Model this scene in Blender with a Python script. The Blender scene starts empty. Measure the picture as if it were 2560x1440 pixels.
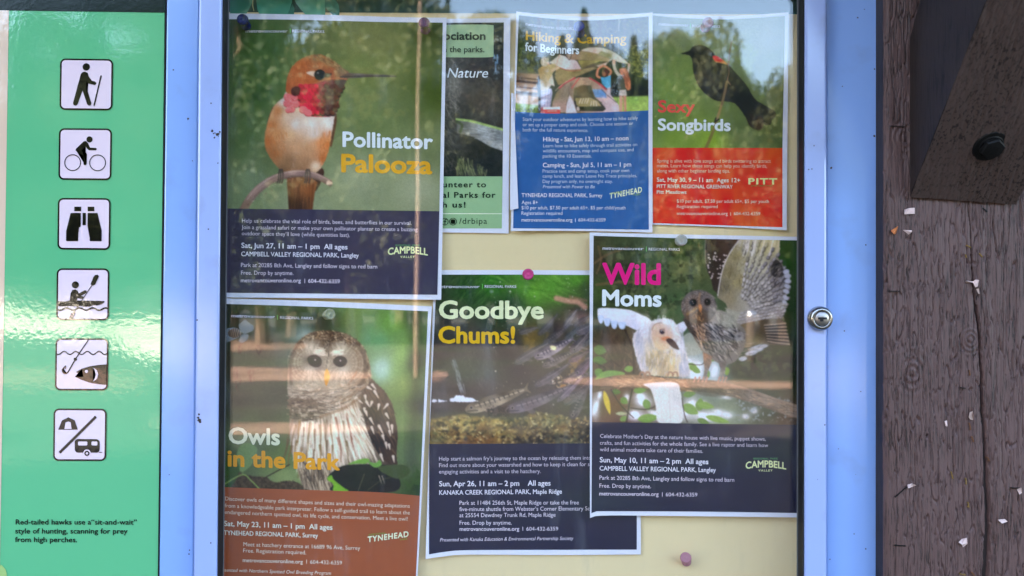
import bpy, bmesh, math, random
import numpy as np
from mathutils import Vector, Matrix

# ---------------------------------------------------------------- camera, sky, sun, exposure
SC = bpy.context.scene
COL = SC.collection
R = math.radians
EYE = 1.55            # camera height above the ground
CAM_Y = -0.8125       # the notice board's back panel stands at y = 0
FPX = 2000.0          # focal length in photo pixels (photo is 2560 wide)
cam = bpy.data.cameras.new('camera')
cam.sensor_width = 36.0
cam.lens = 36.0 * FPX / 2560.0
cam.clip_start = 0.01
cam.clip_end = 600
cam.dof.use_dof = True
cam.dof.focus_distance = 0.80
cam.dof.aperture_fstop = 6.3
cam_o = bpy.data.objects.new('camera', cam)
COL.objects.link(cam_o)
CAM_M = Matrix.Translation((0, CAM_Y, EYE)) @ Matrix.Rotation(R(90 + 0.85), 4, 'X') @ Matrix.Rotation(R(0.4), 4, 'Z')
cam_o.matrix_world = CAM_M
SC.camera = cam_o

SUN_EL, SUN_AZ = 34.0, -62.0        # azimuth from +Y towards +X: the sun stands behind and left of the board
sd = Vector((math.sin(R(SUN_AZ)) * math.cos(R(SUN_EL)), math.cos(R(SUN_AZ)) * math.cos(R(SUN_EL)), math.sin(R(SUN_EL))))
world = bpy.data.worlds.new('World')
SC.world = world
world.use_nodes = True
wn = world.node_tree.nodes
sky = wn.new('ShaderNodeTexSky')
sky.sky_type = 'NISHITA'
sky.sun_disc = False
sky.ozone_density = 0.2
sky.dust_density = 3.0
sky.air_density = 1.0
sky.sun_elevation = R(SUN_EL)
sky.sun_rotation = R(SUN_AZ)
world.node_tree.links.new(sky.outputs[0], wn['Background'].inputs[0])
wn['Background'].inputs[1].default_value = 0.12
sun = bpy.data.lights.new('sun', 'SUN')
sun.energy = 4.0
sun.angle = R(0.5)
sun.color = (1.0, 0.88, 0.74)
sun_o = bpy.data.objects.new('sun', sun)
COL.objects.link(sun_o)
sun_o.rotation_euler = sd.to_track_quat('Z', 'Y').to_euler()
SC.view_settings.view_transform = 'Standard'
SC.view_settings.look = 'None'
SC.view_settings.gamma = 1
SC.view_settings.use_curve_mapping = False
SC.view_settings.exposure = 3.9
SC.cycles.use_denoising = True
SC.cycles.max_bounces = 8
SC.cycles.transparent_max_bounces = 16
SC.cycles.sample_clamp_indirect = 8.0

# ---------------------------------------------------------------- helpers
rnd = random.Random(7)
LIGHT_IN = (0.63, 0.81, 1.00)    # how a perfectly white surface looks behind the glass (linear)
LIGHT_OUT = (0.84, 1.06, 1.28)        # and outside the case


def lin(c):
    c = np.asarray(c, float) / 255.0
    return np.where(c <= 0.04045, c / 12.92, ((c + 0.055) / 1.055) ** 2.4)


def alb(c, light=None):
    """Colour as seen in the open shade (sRGB 0-255) to base colour."""
    # what the glass itself adds over a print is taken off first
    return np.clip((lin(c) - (0.0 if light else 0.016)) / np.array(light or LIGHT_IN), 0.003, 0.86)


def at(px, py, y):
    """World point at depth y for a pixel of the 2560 x 1440 photograph."""
    d = CAM_M.to_3x3() @ Vector(((px - 1280) / FPX, -(py - 720) / FPX, -1))
    t = (y - CAM_Y) / d.y
    return Vector((d.x * t, y, EYE + d.z * t))


_R3 = np.array(CAM_M.to_3x3())


def at_np(px, py, y):
    d = np.stack([(px - 1280) / FPX, -(py - 720) / FPX, -np.ones_like(px)], -1) @ _R3.T
    t = (y - CAM_Y) / d[..., 1]
    return np.stack([d[..., 0] * t, np.broadcast_to(y, px.shape), EYE + d[..., 2] * t], -1)


def vnoise(x, y, seed=0):
    rs = np.random.RandomState(seed)
    tab = rs.rand(256, 256)
    xi, yi = np.floor(x).astype(int), np.floor(y).astype(int)
    fx, fy = x - xi, y - yi
    fx, fy = fx * fx * (3 - 2 * fx), fy * fy * (3 - 2 * fy)
    g = lambda a, b: tab[a & 255, b & 255]
    return (g(xi, yi) * (1 - fx) + g(xi + 1, yi) * fx) * (1 - fy) + (g(xi, yi + 1) * (1 - fx) + g(xi + 1, yi + 1) * fx) * fy


def fbm(x, y, seed=0, octv=4):
    s, a, t = 0, 0.5, 0
    for k in range(octv):
        s = s + a * vnoise(x * 2 ** k, y * 2 ** k, seed + k * 17)
        t += a
        a *= 0.55
    return s / t


def new_mat(name, color=(0.5, 0.5, 0.5), rough=0.5, spec=0.5, metal=0.0, var=0.08, scale=40.0, bump=0.0, bscale=200.0, bdist=0.001):
    m = bpy.data.materials.new(name)
    m.use_nodes = True
    nt = m.node_tree
    b = nt.nodes['Principled BSDF']
    b.inputs['Roughness'].default_value = rough
    b.inputs['Specular IOR Level'].default_value = spec
    b.inputs['Metallic'].default_value = metal
    tc = nt.nodes.new('ShaderNodeTexCoord')
    n = nt.nodes.new('ShaderNodeTexNoise')
    n.inputs['Scale'].default_value = scale
    n.inputs['Detail'].default_value = 4
    nt.links.new(tc.outputs['Object'], n.inputs['Vector'])
    mix = nt.nodes.new('ShaderNodeMix')
    mix.data_type = 'RGBA'
    c = [float(v) for v in color]
    mix.inputs[6].default_value = (*[v * (1 - var) for v in c], 1)
    mix.inputs[7].default_value = (*[min(0.95, v * (1 + var)) for v in c], 1)
    nt.links.new(n.outputs['Fac'], mix.inputs[0])
    nt.links.new(mix.outputs[2], b.inputs['Base Color'])
    if bump > 0:
        n2 = nt.nodes.new('ShaderNodeTexNoise')
        n2.inputs['Scale'].default_value = bscale
        n2.inputs['Detail'].default_value = 2
        nt.links.new(tc.outputs['Object'], n2.inputs['Vector'])
        bp = nt.nodes.new('ShaderNodeBump')
        bp.inputs['Strength'].default_value = bump
        bp.inputs['Distance'].default_value = bdist
        nt.links.new(n2.outputs['Fac'], bp.inputs['Height'])
        nt.links.new(bp.outputs['Normal'], b.inputs['Normal'])
    return m


_ink = {}


def ink(c):
    c = tuple(int(v) for v in c)
    if c not in _ink:
        _ink[c] = new_mat('ink', alb(c), 0.45, 0.18, var=0.03, scale=90)
    return _ink[c]


def link(name, me, mat=None, parent=None):
    o = bpy.data.objects.new(name, me)
    COL.objects.link(o)
    if mat is not None:
        for m in (mat if isinstance(mat, (list, tuple)) else [mat]):
            me.materials.append(m)
    if parent is not None:
        o.parent = parent
        o.matrix_parent_inverse = parent.matrix_basis.inverted()
    return o


def mesh(name, verts, faces, mat=None, parent=None, smooth=False):
    me = bpy.data.meshes.new(name)
    me.from_pydata([tuple(v) for v in verts], [], faces)
    if smooth:
        me.polygons.foreach_set('use_smooth', [True] * len(me.polygons))
    me.update()
    return link(name, me, mat, parent)


def from_bm(name, bm, mat=None, parent=None, smooth=False):
    bmesh.ops.recalc_face_normals(bm, faces=bm.faces)
    me = bpy.data.meshes.new(name)
    bm.to_mesh(me)
    bm.free()
    if smooth:
        me.polygons.foreach_set('use_smooth', [True] * len(me.polygons))
    return link(name, me, mat, parent)


def tag(o, label, cat, group=None, kind=None):
    if label:
        o['label'] = label
    if cat:
        o['category'] = cat
    if group:
        o['group'] = group
    if kind:
        o['kind'] = kind
    return o


def empty(name, loc, label, cat, group=None):
    o = bpy.data.objects.new(name, None)
    o.location = loc
    o.empty_display_size = 0.05
    COL.objects.link(o)
    return tag(o, label, cat, group)


def bm_prism(bm, pts_front, yf, yb, ybs=None):
    """Pixel polygon at depth yf, extruded straight back to depth yb."""
    f = [bm.verts.new(at(x, y, yf)) for x, y in pts_front]
    b = [bm.verts.new((v.co.x, yb, v.co.z)) for v in f]
    bm.faces.new(f)
    bm.faces.new(b[::-1])
    n = len(f)
    for i in range(n):
        bm.faces.new((f[i], b[i], b[(i + 1) % n], f[(i + 1) % n]))
    return f


def bm_box(bm, lo, hi):
    v = [bm.verts.new((x, y, z)) for x in (lo[0], hi[0]) for y in (lo[1], hi[1]) for z in (lo[2], hi[2])]
    for q in ((0, 1, 3, 2), (4, 6, 7, 5), (0, 4, 5, 1), (2, 3, 7, 6), (0, 2, 6, 4), (1, 5, 7, 3)):
        bm.faces.new([v[i] for i in q])


def bevel_all(bm, w, seg=2):
    bmesh.ops.recalc_face_normals(bm, faces=bm.faces)
    bmesh.ops.bevel(bm, geom=list(bm.edges), offset=w, segments=seg, profile=0.5, affect='EDGES')


def lathe(prof, seg=28):
    """Profile (radius, height) about +Z to a bmesh."""
    bm = bmesh.new()
    rings = []
    for r, h in prof:
        rings.append([bm.verts.new((max(r, 1e-5) * math.cos(2 * math.pi * k / seg), max(r, 1e-5) * math.sin(2 * math.pi * k / seg), h)) for k in range(seg)])
    for a, b in zip(rings, rings[1:]):
        for k in range(seg):
            bm.faces.new((a[k], a[(k + 1) % seg], b[(k + 1) % seg], b[k]))
    bm.faces.new(rings[0][::-1])
    bm.faces.new(rings[-1])
    return bm


def catmull(pts, closed=True, n=8):
    P = np.array(pts, float)
    m = len(P)
    out = []
    t = np.linspace(0, 1, n, endpoint=False)[:, None]
    for i in range(m if closed else m - 1):
        if closed:
            p0, p1, p2, p3 = P[(i - 1) % m], P[i], P[(i + 1) % m], P[(i + 2) % m]
        else:
            p0, p1, p2, p3 = P[max(i - 1, 0)], P[i], P[i + 1], P[min(i + 2, m - 1)]
        out.append(0.5 * (2 * p1 + (p2 - p0) * t + (2 * p0 - 5 * p1 + 4 * p2 - p3) * t ** 2 + (3 * p1 - p0 - 3 * p2 + p3) * t ** 3))
    out = np.concatenate(out)
    if not closed:
        out = np.vstack([out, P[-1]])
    return out


# ---------------------------------------------------------------- printed pictures (painted into the print's own colours)
class Art:
    def __init__(s, x0, y0, x1, y1, step=1.3):
        s.x0, s.y0, s.step = x0, y0, step
        s.w, s.h = int((x1 - x0) / step) + 2, int((y1 - y0) / step) + 2
        s.X, s.Y = np.meshgrid(x0 + np.arange(s.w) * step, y0 + np.arange(s.h) * step)
        s.img = np.zeros((s.h, s.w, 3))
        s.rs = np.random.RandomState(5)
        s.view(0, 0, 1)

    def view(s, ox, oy, sc):
        s.o = np.array((ox, oy), float)
        s.sc = sc

    def P(s, pts):
        return np.array(pts, float) / s.sc + s.o

    def win(s, x0, y0, x1, y1, pad=4):
        i0 = max(0, int((x0 - pad - s.x0) / s.step)); i1 = min(s.w, int((x1 + pad - s.x0) / s.step) + 2)
        j0 = max(0, int((y0 - pad - s.y0) / s.step)); j1 = min(s.h, int((y1 + pad - s.y0) / s.step) + 2)
        return (slice(j0, j1), slice(i0, i1)) if i1 > i0 and j1 > j0 else None

    def idw(s, ctrl, sl, p=2.4):
        pts = s.P([c[:2] for c in ctrl])
        cols = np.array([c[2] for c in ctrl], float)
        X, Y = s.X[sl], s.Y[sl]
        acc, ws = 0, 0
        for (x, y), c in zip(pts, cols):
            w = 1.0 / (((X - x) ** 2 + (Y - y) ** 2) + 30.0) ** (p / 2)
            acc = acc + w[..., None] * c
            ws = ws + w
        return acc / ws[..., None]

    def color(s, col, sl):
        if isinstance(col, list):
            return s.idw(col, sl)
        return np.array(col, float)

    def bg(s, ctrl, p=2.4):
        s.img[:] = s.idw(ctrl, (slice(None), slice(None)), p)

    def put(s, sl, m, col):
        s.img[sl] = s.img[sl] * (1 - m[..., None]) + col * m[..., None]

    @staticmethod
    def segdist(X, Y, a, b):
        d = b - a
        L = d @ d + 1e-9
        t = np.clip(((X - a[0]) * d[0] + (Y - a[1]) * d[1]) / L, 0, 1)
        return np.hypot(X - a[0] - t * d[0], Y - a[1] - t * d[1]), t

    def sdf(s, pts, sl):
        X, Y = s.X[sl], s.Y[sl]
        D = np.full(X.shape, 1e9)
        ins = np.zeros(X.shape, bool)
        for a, b in zip(pts, np.roll(pts, -1, 0)):
            d, _ = s.segdist(X, Y, a, b)
            D = np.minimum(D, d)
            c = (a[1] > Y) != (b[1] > Y)
            if c.any():
                ins ^= c & (X < (b[0] - a[0]) * (Y - a[1]) / (b[1] - a[1] + 1e-12) + a[0])
        return np.where(ins, -D, D)

    def shape(s, pts, col, soft=1.6, alpha=1.0, smooth=True, fringe=0.0, noise=0.0, ns=6.0, seed=3):
        p = s.P(pts)
        if smooth:
            p = catmull(p, True, 6)
        sl = s.win(p[:, 0].min(), p[:, 1].min(), p[:, 0].max(), p[:, 1].max(), 4 + soft + fringe)
        if sl is None:
            return None
        D = s.sdf(p, sl)
        if fringe:
            D = D + (fbm(s.X[sl] / 3.0, s.Y[sl] / 3.0, seed, 2) - 0.5) * fringe * 2
        m = np.clip(0.5 - D / soft, 0, 1) * alpha
        c = s.color(col, sl)
        if noise:
            c = np.clip(np.broadcast_to(c, s.img[sl].shape) * (1 + noise * 2 * (fbm(s.X[sl] / ns, s.Y[sl] / ns, seed + 9, 3)[..., None] - 0.5)), 0, 255)
        s.put(sl, m, c)
        return sl, m

    def line(s, pts, w, col, soft=1.2, alpha=1.0, w1=None, smooth=True):
        p = s.P(pts)
        if smooth and len(p) > 2:
            p = catmull(p, False, 5)
        w0 = w / s.sc / 2
        w1 = w0 if w1 is None else w1 / s.sc / 2
        sl = s.win(p[:, 0].min(), p[:, 1].min(), p[:, 0].max(), p[:, 1].max(), max(w0, w1) + 3)
        if sl is None:
            return
        m = np.zeros(s.X[sl].shape)
        n = len(p) - 1
        for i in range(n):
            d, t = s.segdist(s.X[sl], s.Y[sl], p[i], p[i + 1])
            r = w0 + (w1 - w0) * (i + t) / n
            cov = np.clip(0.5 + (r - d) / soft, 0, 1) * np.minimum(1, r / 0.5 + 0.15)
            m = np.maximum(m, cov)
        s.put(sl, m * alpha, s.color(col, sl))

    def blob(s, x, y, rx, ry, col, alpha=1.0, ang=0.0, hard=None):
        (x, y), = s.P([(x, y)])
        rx, ry = rx / s.sc, ry / s.sc
        r = max(rx, ry)
        k = 1.0 if hard else 2.2
        sl = s.win(x - r * k, y - r * k, x + r * k, y + r * k)
        if sl is None:
            return
        a = math.radians(ang)
        u = (s.X[sl] - x) * math.cos(a) + (s.Y[sl] - y) * math.sin(a)
        v = -(s.X[sl] - x) * math.sin(a) + (s.Y[sl] - y) * math.cos(a)
        d = np.hypot(u / rx, v / ry)
        m = np.clip(0.5 + (1 - d) * min(rx, ry) / hard, 0, 1) if hard else np.exp(-d * d * 1.2)
        s.put(sl, m * alpha, s.color(col, sl))

    def strokes(s, n, poly, ang, ln, w, cols, alpha=0.8, jit=12, soft=1.0, seed=1, taper=True):
        """n short strokes inside a polygon; ang: number, or function of zoom coordinates, in degrees."""
        rs = np.random.RandomState(seed)
        P = np.array(poly, float)
        lo, hi = P.min(0), P.max(0)
        k = 0
        tries = 0
        while k < n and tries < n * 6:
            tries += 1
            x, y = lo + rs.rand(2) * (hi - lo)
            ins = False
            for (ax, ay), (bx, by) in zip(P, np.roll(P, -1, 0)):
                if (ay > y) != (by > y) and x < (bx - ax) * (y - ay) / (by - ay) + ax:
                    ins = not ins
            if not ins:
                continue
            k += 1
            a = math.radians((ang(x, y) if callable(ang) else ang) + rs.randn() * jit)
            L = ln * (0.6 + 0.8 * rs.rand())
            dx, dy = math.cos(a) * L / 2, math.sin(a) * L / 2
            c = np.array(cols[rs.randint(len(cols))], float) * (0.9 + 0.2 * rs.rand())
            s.line([(x - dx, y - dy), (x + dx, y + dy)], w, c, soft, alpha * (0.6 + 0.4 * rs.rand()), w1=w * 0.3 if taper else None)

    def mottle(s, sl=None, amp=0.1, sx=20.0, sy=20.0, seed=0, mask=None, octv=4):
        sl = sl or (slice(None), slice(None))
        f = 1 + amp * 2 * (fbm(s.X[sl] / sx, s.Y[sl] / sy, seed, octv) - 0.5)
        new = np.clip(s.img[sl] * f[..., None], 0, 255)
        s.img[sl] = new if mask is None else s.img[sl] * (1 - mask[..., None]) + new * mask[..., None]

    def dapple(s, x0, y0, x1, y1, cols, sx=12.0, sy=12.0, thr=0.55, soft=0.1, alpha=0.8, seed=0):
        (x0, y0), (x1, y1) = s.P([(x0, y0), (x1, y1)])
        sl = s.win(x0, y0, x1, y1, 0)
        if sl is None:
            return
        f = fbm(s.X[sl] / sx, s.Y[sl] / sy, seed, 4)
        e = np.minimum.reduce([s.X[sl] - x0, x1 - s.X[sl], s.Y[sl] - y0, y1 - s.Y[sl]])
        m = np.clip((f - thr) / soft, 0, 1) * alpha * np.clip(e / (0.2 * min(x1 - x0, y1 - y0)) + 0.0, 0, 1)
        s.put(sl, m, s.color(cols, sl))

    def blur(s, x0=None, y0=None, x1=None, y1=None, n=1):
        sl = (slice(None), slice(None))
        if x0 is not None:
            (a, b), (c, d) = s.P([(x0, y0), (x1, y1)])
            sl = s.win(a, b, c, d, 0)
        I = s.img[sl]
        for _ in range(n):
            for ax in (0, 1):
                p = np.concatenate([np.take(I, [0], ax), I, np.take(I, [-1], ax)], ax)
                m = I.shape[ax]
                I = 0.25 * np.take(p, range(0, m), ax) + 0.5 * I + 0.25 * np.take(p, range(2, m + 2), ax)
        s.img[sl] = I

    def sample(s, px, py):
        u = np.clip((px - s.x0) / s.step, 0, s.w - 1.001)
        v = np.clip((py - s.y0) / s.step, 0, s.h - 1.001)
        i, j = u.astype(int), v.astype(int)
        fu, fv = (u - i)[..., None], (v - j)[..., None]
        I = s.img
        return (I[j, i] * (1 - fu) + I[j, i + 1] * fu) * (1 - fv) + (I[j + 1, i] * (1 - fu) + I[j + 1, i + 1] * fu) * fv


def art_hummingbird():
    A = Art(560, 40, 1118, 536)
    A.view(560, 0, 2.667)
    A.bg([(60, 150, (62, 80, 54)), (250, 300, (62, 92, 48)), (200, 600, (58, 88, 46)), (120, 900, (80, 106, 70)), (100, 1250, (108, 130, 102)),
          (600, 200, (84, 98, 62)), (1000, 250, (108, 118, 74)), (1400, 200, (62, 78, 36)), (1420, 600, (68, 86, 36)), (950, 450, (104, 120, 70)),
          (1000, 800, (98, 118, 76)), (900, 1200, (128, 144, 120)), (1300, 1250, (136, 150, 128)), (500, 1350, (122, 138, 114)), (1420, 1000, (100, 116, 82)), (320, 1050, (92, 112, 80))])
    A.dapple(700, 300, 1400, 900, (128, 136, 84), 22, 22, 0.52, 0.2, 0.45, 3)
    A.dapple(100, 200, 500, 900, (84, 112, 64), 28, 28, 0.52, 0.25, 0.4, 8)
    A.mottle(amp=0.05, sx=40, sy=40, seed=2)
    # tail and far wing
    A.shape([(640, 1120), (668, 1150), (640, 1230), (605, 1275), (590, 1200)], (62, 46, 40), 2)
    tail = [(418, 1185), (424, 1280), (432, 1410), (590, 1410), (604, 1290), (622, 1215), (560, 1170), (470, 1165)]
    A.shape(tail, [(450, 1200, (120, 78, 50)), (430, 1380, (60, 42, 34)), (520, 1250, (128, 86, 56)), (510, 1390, (58, 44, 38)), (595, 1260, (120, 74, 46)), (585, 1390, (92, 66, 48))], 1.8, smooth=False)
    A.strokes(60, tail, 92, 120, 5, [(72, 50, 38), (142, 96, 62), (50, 36, 32)], 0.45, 4, seed=2)
    # near wing edge
    A.shape([(322, 715), (305, 760), (288, 825), (300, 828), (330, 770), (345, 725)], (70, 48, 38), 2)
    A.shape([(742, 730), (752, 800), (735, 900), (718, 975), (705, 960), (722, 860)], (88, 62, 48), 2)
    body = [(415, 610), (395, 650), (345, 692), (312, 752), (288, 830), (272, 905), (274, 975), (300, 1040), (345, 1100), (395, 1148), (470, 1172), (560, 1165), (618, 1148), (662, 1095), (690, 1030), (706, 960), (722, 870), (735, 790), (752, 700), (640, 600), (500, 590)]
    A.shape(body, [(400, 680, (192, 190, 192)), (360, 740, (176, 118, 76)), (310, 830, (176, 112, 66)), (290, 940, (168, 104, 60)), (330, 1030, (150, 104, 68)), (420, 780, (196, 176, 160)),
                   (480, 830, (204, 202, 204)), (580, 830, (206, 208, 214)), (690, 820, (208, 210, 218)), (600, 890, (196, 192, 192)), (440, 900, (196, 166, 132)), (350, 900, (190, 142, 98)),
                   (480, 980, (186, 150, 116)), (560, 1010, (172, 136, 104)), (640, 960, (192, 130, 86)), (690, 960, (186, 112, 62)), (660, 1060, (160, 94, 54)), (560, 1090, (140, 108, 82)),
                   (440, 1080, (128, 100, 74)), (400, 1130, (116, 90, 66)), (520, 1150, (118, 92, 72)), (610, 1110, (196, 180, 160))], 2.2, fringe=1.2)
    A.strokes(260, body, lambda x, y: 82 + (x - 500) * 0.06, 34, 4, [(206, 190, 172), (150, 106, 70), (190, 150, 112)], 0.28, 12, seed=4)
    A.strokes(90, [(300, 800), (420, 900), (400, 1060), (320, 1040), (280, 930)], 78, 36, 5, [(190, 122, 70), (158, 92, 48)], 0.4, 10, seed=5)
    A.strokes(70, [(640, 900), (715, 880), (690, 1040), (640, 1110)], 98, 34, 5, [(196, 120, 66), (150, 86, 46)], 0.45, 10, seed=6)
    A.blob(610, 1105, 34, 26, (206, 192, 176), 0.7)
    # head
    head = [(838, 492), (800, 458), (752, 420), (700, 384), (640, 362), (578, 368), (510, 396), (458, 440), (428, 496), (414, 560), (414, 610), (440, 640), (520, 640), (640, 590), (760, 560), (815, 540)]
    A.shape(head, [(620, 385, (112, 92, 64)), (700, 420, (124, 108, 78)), (780, 470, (116, 100, 80)), (520, 420, (160, 94, 54)), (450, 490, (160, 86, 50)), (430, 580, (152, 80, 48)), (520, 520, (168, 94, 56)), (560, 460, (150, 88, 56)),
                   (640, 440, (150, 86, 52)), (720, 480, (150, 82, 54)), (560, 590, (176, 92, 56)), (500, 610, (168, 88, 52))], 2.0, fringe=1.2)
    A.strokes(240, [(440, 480), (560, 380), (660, 372), (780, 450), (720, 470), (600, 440), (520, 520), (430, 600)], lambda x, y: 35 if x > 600 else 120 - (x - 420) * 0.35, 30, 4, [(196, 116, 68), (136, 74, 40), (178, 100, 56)], 0.5, 16, seed=7)
    A.strokes(150, [(560, 372), (660, 366), (760, 425), (830, 490), (770, 480), (680, 420), (590, 400)], 38, 20, 4, [(168, 150, 104), (82, 70, 52), (132, 114, 84)], 0.6, 16, seed=8)
    A.strokes(80, [(450, 540), (600, 540), (560, 610), (440, 630)], 120, 30, 4, [(196, 112, 66), (150, 80, 44)], 0.5, 16, seed=9)
    # eye
    A.shape([(548, 486), (585, 474), (615, 480), (612, 510), (590, 508)], (206, 190, 178), 2)
    A.blob(642, 500, 50, 40, (122, 66, 44), 0.55)
    A.blob(638, 499, 37, 35, (22, 24, 28), 1, hard=1.6)
    A.blob(650, 505, 20, 18, (44, 52, 60), 0.8)
    A.blob(626, 486, 8, 7, (150, 160, 168), 0.9)
    A.shape([(672, 490), (720, 490), (700, 512), (674, 514)], (58, 38, 34), 2)
    # throat patch with scale-like feathers
    gor = [(500, 600), (545, 566), (610, 556), (680, 536), (760, 534), (806, 540), (790, 590), (772, 650), (755, 720), (722, 772), (660, 780), (590, 778), (548, 766), (520, 728), (496, 690), (492, 636)]
    A.shape(gor, [(520, 620, (186, 42, 68)), (580, 680, (190, 40, 70)), (620, 740, (186, 44, 72)), (660, 600, (150, 46, 58)), (700, 680, (128, 50, 52)), (740, 600, (84, 54, 46)), (720, 740, (96, 50, 48)), (780, 560, (76, 66, 60))], 2)
    k = 0
    for yy in range(575, 790, 25):
        k += 1
        for xx in range(496 + (k % 2) * 17, 790, 34):
            u = xx + (yy - 560) * 0.12
            lim = 500 if yy < 700 else 500 + (yy - 700) * 0.5
            if u < lim or u > 800 - (yy - 560) * 0.32 or yy > 762 - max(0, (xx - 650)) * 0.06:
                continue
            t = min(1, max(0, (u - 610) / 70))
            c = np.array((182, 28, 60)) * (1 - t) + np.array((80, 50, 42)) * t
            c = c * (0.9 + 0.25 * A.rs.rand())
            A.blob(u + 2, yy + 8, 21, 17, (56, 10, 20) if t < 0.6 else (30, 20, 18), 0.85, 30, hard=1.5)
            A.blob(u, yy, 20, 15, np.minimum(255, c), 1, 30, hard=1.5)
            A.blob(u - 4, yy - 4, 8, 6, np.minimum(255, c * 1.2 + 6), 0.3)
    A.shape([(740, 540), (815, 532), (800, 572), (778, 592), (756, 570)], (74, 64, 60), 3, alpha=0.8)
    for (x, y, r) in ((428, 648, 30), (458, 668, 30), (420, 690, 26), (476, 692, 28), (446, 724, 28), (426, 735, 18), (470, 650, 22), (530, 730, 30), (560, 750, 28)):
        A.blob(x + 2, y + 5, r, r * .8, (150, 50, 62), 0.9, hard=1.6)
        A.blob(x, y, r, r * .8, (212, 108, 116), 1, 20, hard=1.6)
    A.strokes(60, [(405, 630), (480, 640), (500, 700), (440, 745), (408, 720)], 30, 22, 3, [(236, 168, 168), (190, 70, 84)], 0.7, 50, seed=11)
    A.shape([(452, 590), (485, 575), (508, 592), (500, 630), (470, 640), (448, 622)], (74, 22, 32), 2)
    # bill
    A.shape([(770, 512), (830, 486), (900, 490), (1000, 496), (1100, 501), (1150, 507), (1148, 512), (1060, 513), (960, 514), (860, 522), (790, 522)], [(800, 505, (94, 78, 68)), (900, 495, (128, 122, 118)), (900, 516, (62, 56, 58)), (1100, 505, (82, 78, 86))], 1.4, smooth=False)
    A.line([(775, 514), (900, 508), (1145, 509)], 4, (48, 42, 46), 1.4)
    A.line([(690, 528), (760, 520), (815, 528)], 6, (186, 104, 70), 1.6, 0.8)
    # branch and feet
    br = [(120, 1420), (160, 1345), (215, 1275), (290, 1215), (370, 1178), (470, 1158), (560, 1160), (630, 1180), (705, 1218)]
    A.line(br, 56, [(200, 1250, (150, 126, 122)), (160, 1400, (120, 98, 92)), (450, 1150, (156, 134, 132)), (450, 1195, (96, 78, 76)), (640, 1180, (140, 120, 118)), (640, 1220, (98, 84, 80))], 1.6, w1=38)
    A.line([(p[0] + 6, p[1] + 20) for p in br[1:]], 14, (92, 74, 70), 2, 0.45)
    A.line([(p[0] - 4, p[1] - 16) for p in br[1:]], 9, (182, 160, 156), 2, 0.5)
    A.shape([(690, 1204), (722, 1216), (718, 1228), (684, 1232)], (196, 178, 160), 1.6)
    A.strokes(50, [(150, 1340), (380, 1180), (620, 1170), (640, 1210), (400, 1220), (190, 1360)], 150, 12, 5, [(190, 170, 164), (96, 76, 70)], 0.6, 40, seed=12)
    for x in (380, 560):
        for d in (-16, -2, 14):
            A.line([(x + d * .6, 1130), (x + d, 1165), (x + d - 2, 1200), (x + d - 8, 1218)], 9, (70, 60, 60), 1.4)
            A.line([(x + d + 2, 1160), (x + d + 1, 1190)], 3, (130, 116, 112), 1.2, 0.7)
    A.blur(n=1)
    A.mottle(amp=0.05, sx=1.7, sy=1.7, seed=90, octv=1)
    return A


def art_nature():
    A = Art(1085, 50, 1266, 450)
    A.view(1080, 0, 2.4)
    A.bg([(100, 200, (70, 78, 80)), (350, 180, (40, 48, 52)), (400, 380, (44, 48, 52)), (120, 500, (104, 108, 106)), (250, 450, (62, 62, 62)), (300, 600, (74, 70, 62)), (120, 800, (62, 66, 66)), (200, 720, (56, 58, 56)), (120, 1000, (42, 46, 46)), (350, 980, (38, 42, 44)), (300, 880, (44, 46, 42))])
    A.dapple(170, 350, 420, 700, (98, 90, 78), 16, 14, 0.52, 0.2, 0.6, 4)
    A.strokes(170, [(70, 360), (160, 360), (175, 640), (80, 740)], 60, 60, 3, [(190, 192, 188), (60, 64, 64), (140, 144, 142)], 0.55, 40, seed=2)
    A.strokes(80, [(75, 740), (150, 700), (150, 1050), (70, 1050)], 55, 90, 3, [(126, 128, 124), (32, 34, 36)], 0.45, 25, seed=3)
    A.shape([(148, 716), (220, 722), (320, 746), (425, 772), (425, 905), (350, 880), (300, 850), (250, 822), (190, 806), (150, 800)], [(180, 770, (92, 98, 96)), (300, 790, (150, 164, 176)), (400, 830, (120, 132, 142)), (250, 815, (120, 126, 128)), (400, 890, (160, 170, 178))], 2, smooth=False)
    A.strokes(60, [(180, 760), (420, 790), (420, 900), (230, 810)], 8, 50, 4, [(190, 204, 216), (90, 98, 102), (70, 78, 80)], 0.5, 5, seed=4)
    A.line([(148, 716), (230, 726), (330, 752), (425, 778)], 13, (142, 178, 108), 2)
    A.line([(148, 730), (180, 750), (170, 790)], 16, (70, 82, 60), 3)
    A.strokes(120, [(150, 960), (230, 985), (330, 1040), (330, 1056), (150, 1056)], 78, 60, 4, [(146, 160, 112), (96, 112, 76), (60, 70, 52)], 0.8, 14, seed=5)
    for (x, y0, y1) in ((374, 330, 350), (382, 372, 428), (392, 330, 380)):
        A.line([(x, y0), (x, y1)], 8, (120, 168, 216), 1.6, 0.8)
    A.dapple(360, 150, 425, 480, (110, 136, 160), 7, 9, 0.62, 0.06, 0.7, 6)
    A.mottle(amp=0.2, sx=7, sy=7, seed=6)
    A.blur(n=1)
    A.mottle(amp=0.05, sx=1.7, sy=1.7, seed=90, octv=1)
    return A


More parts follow.
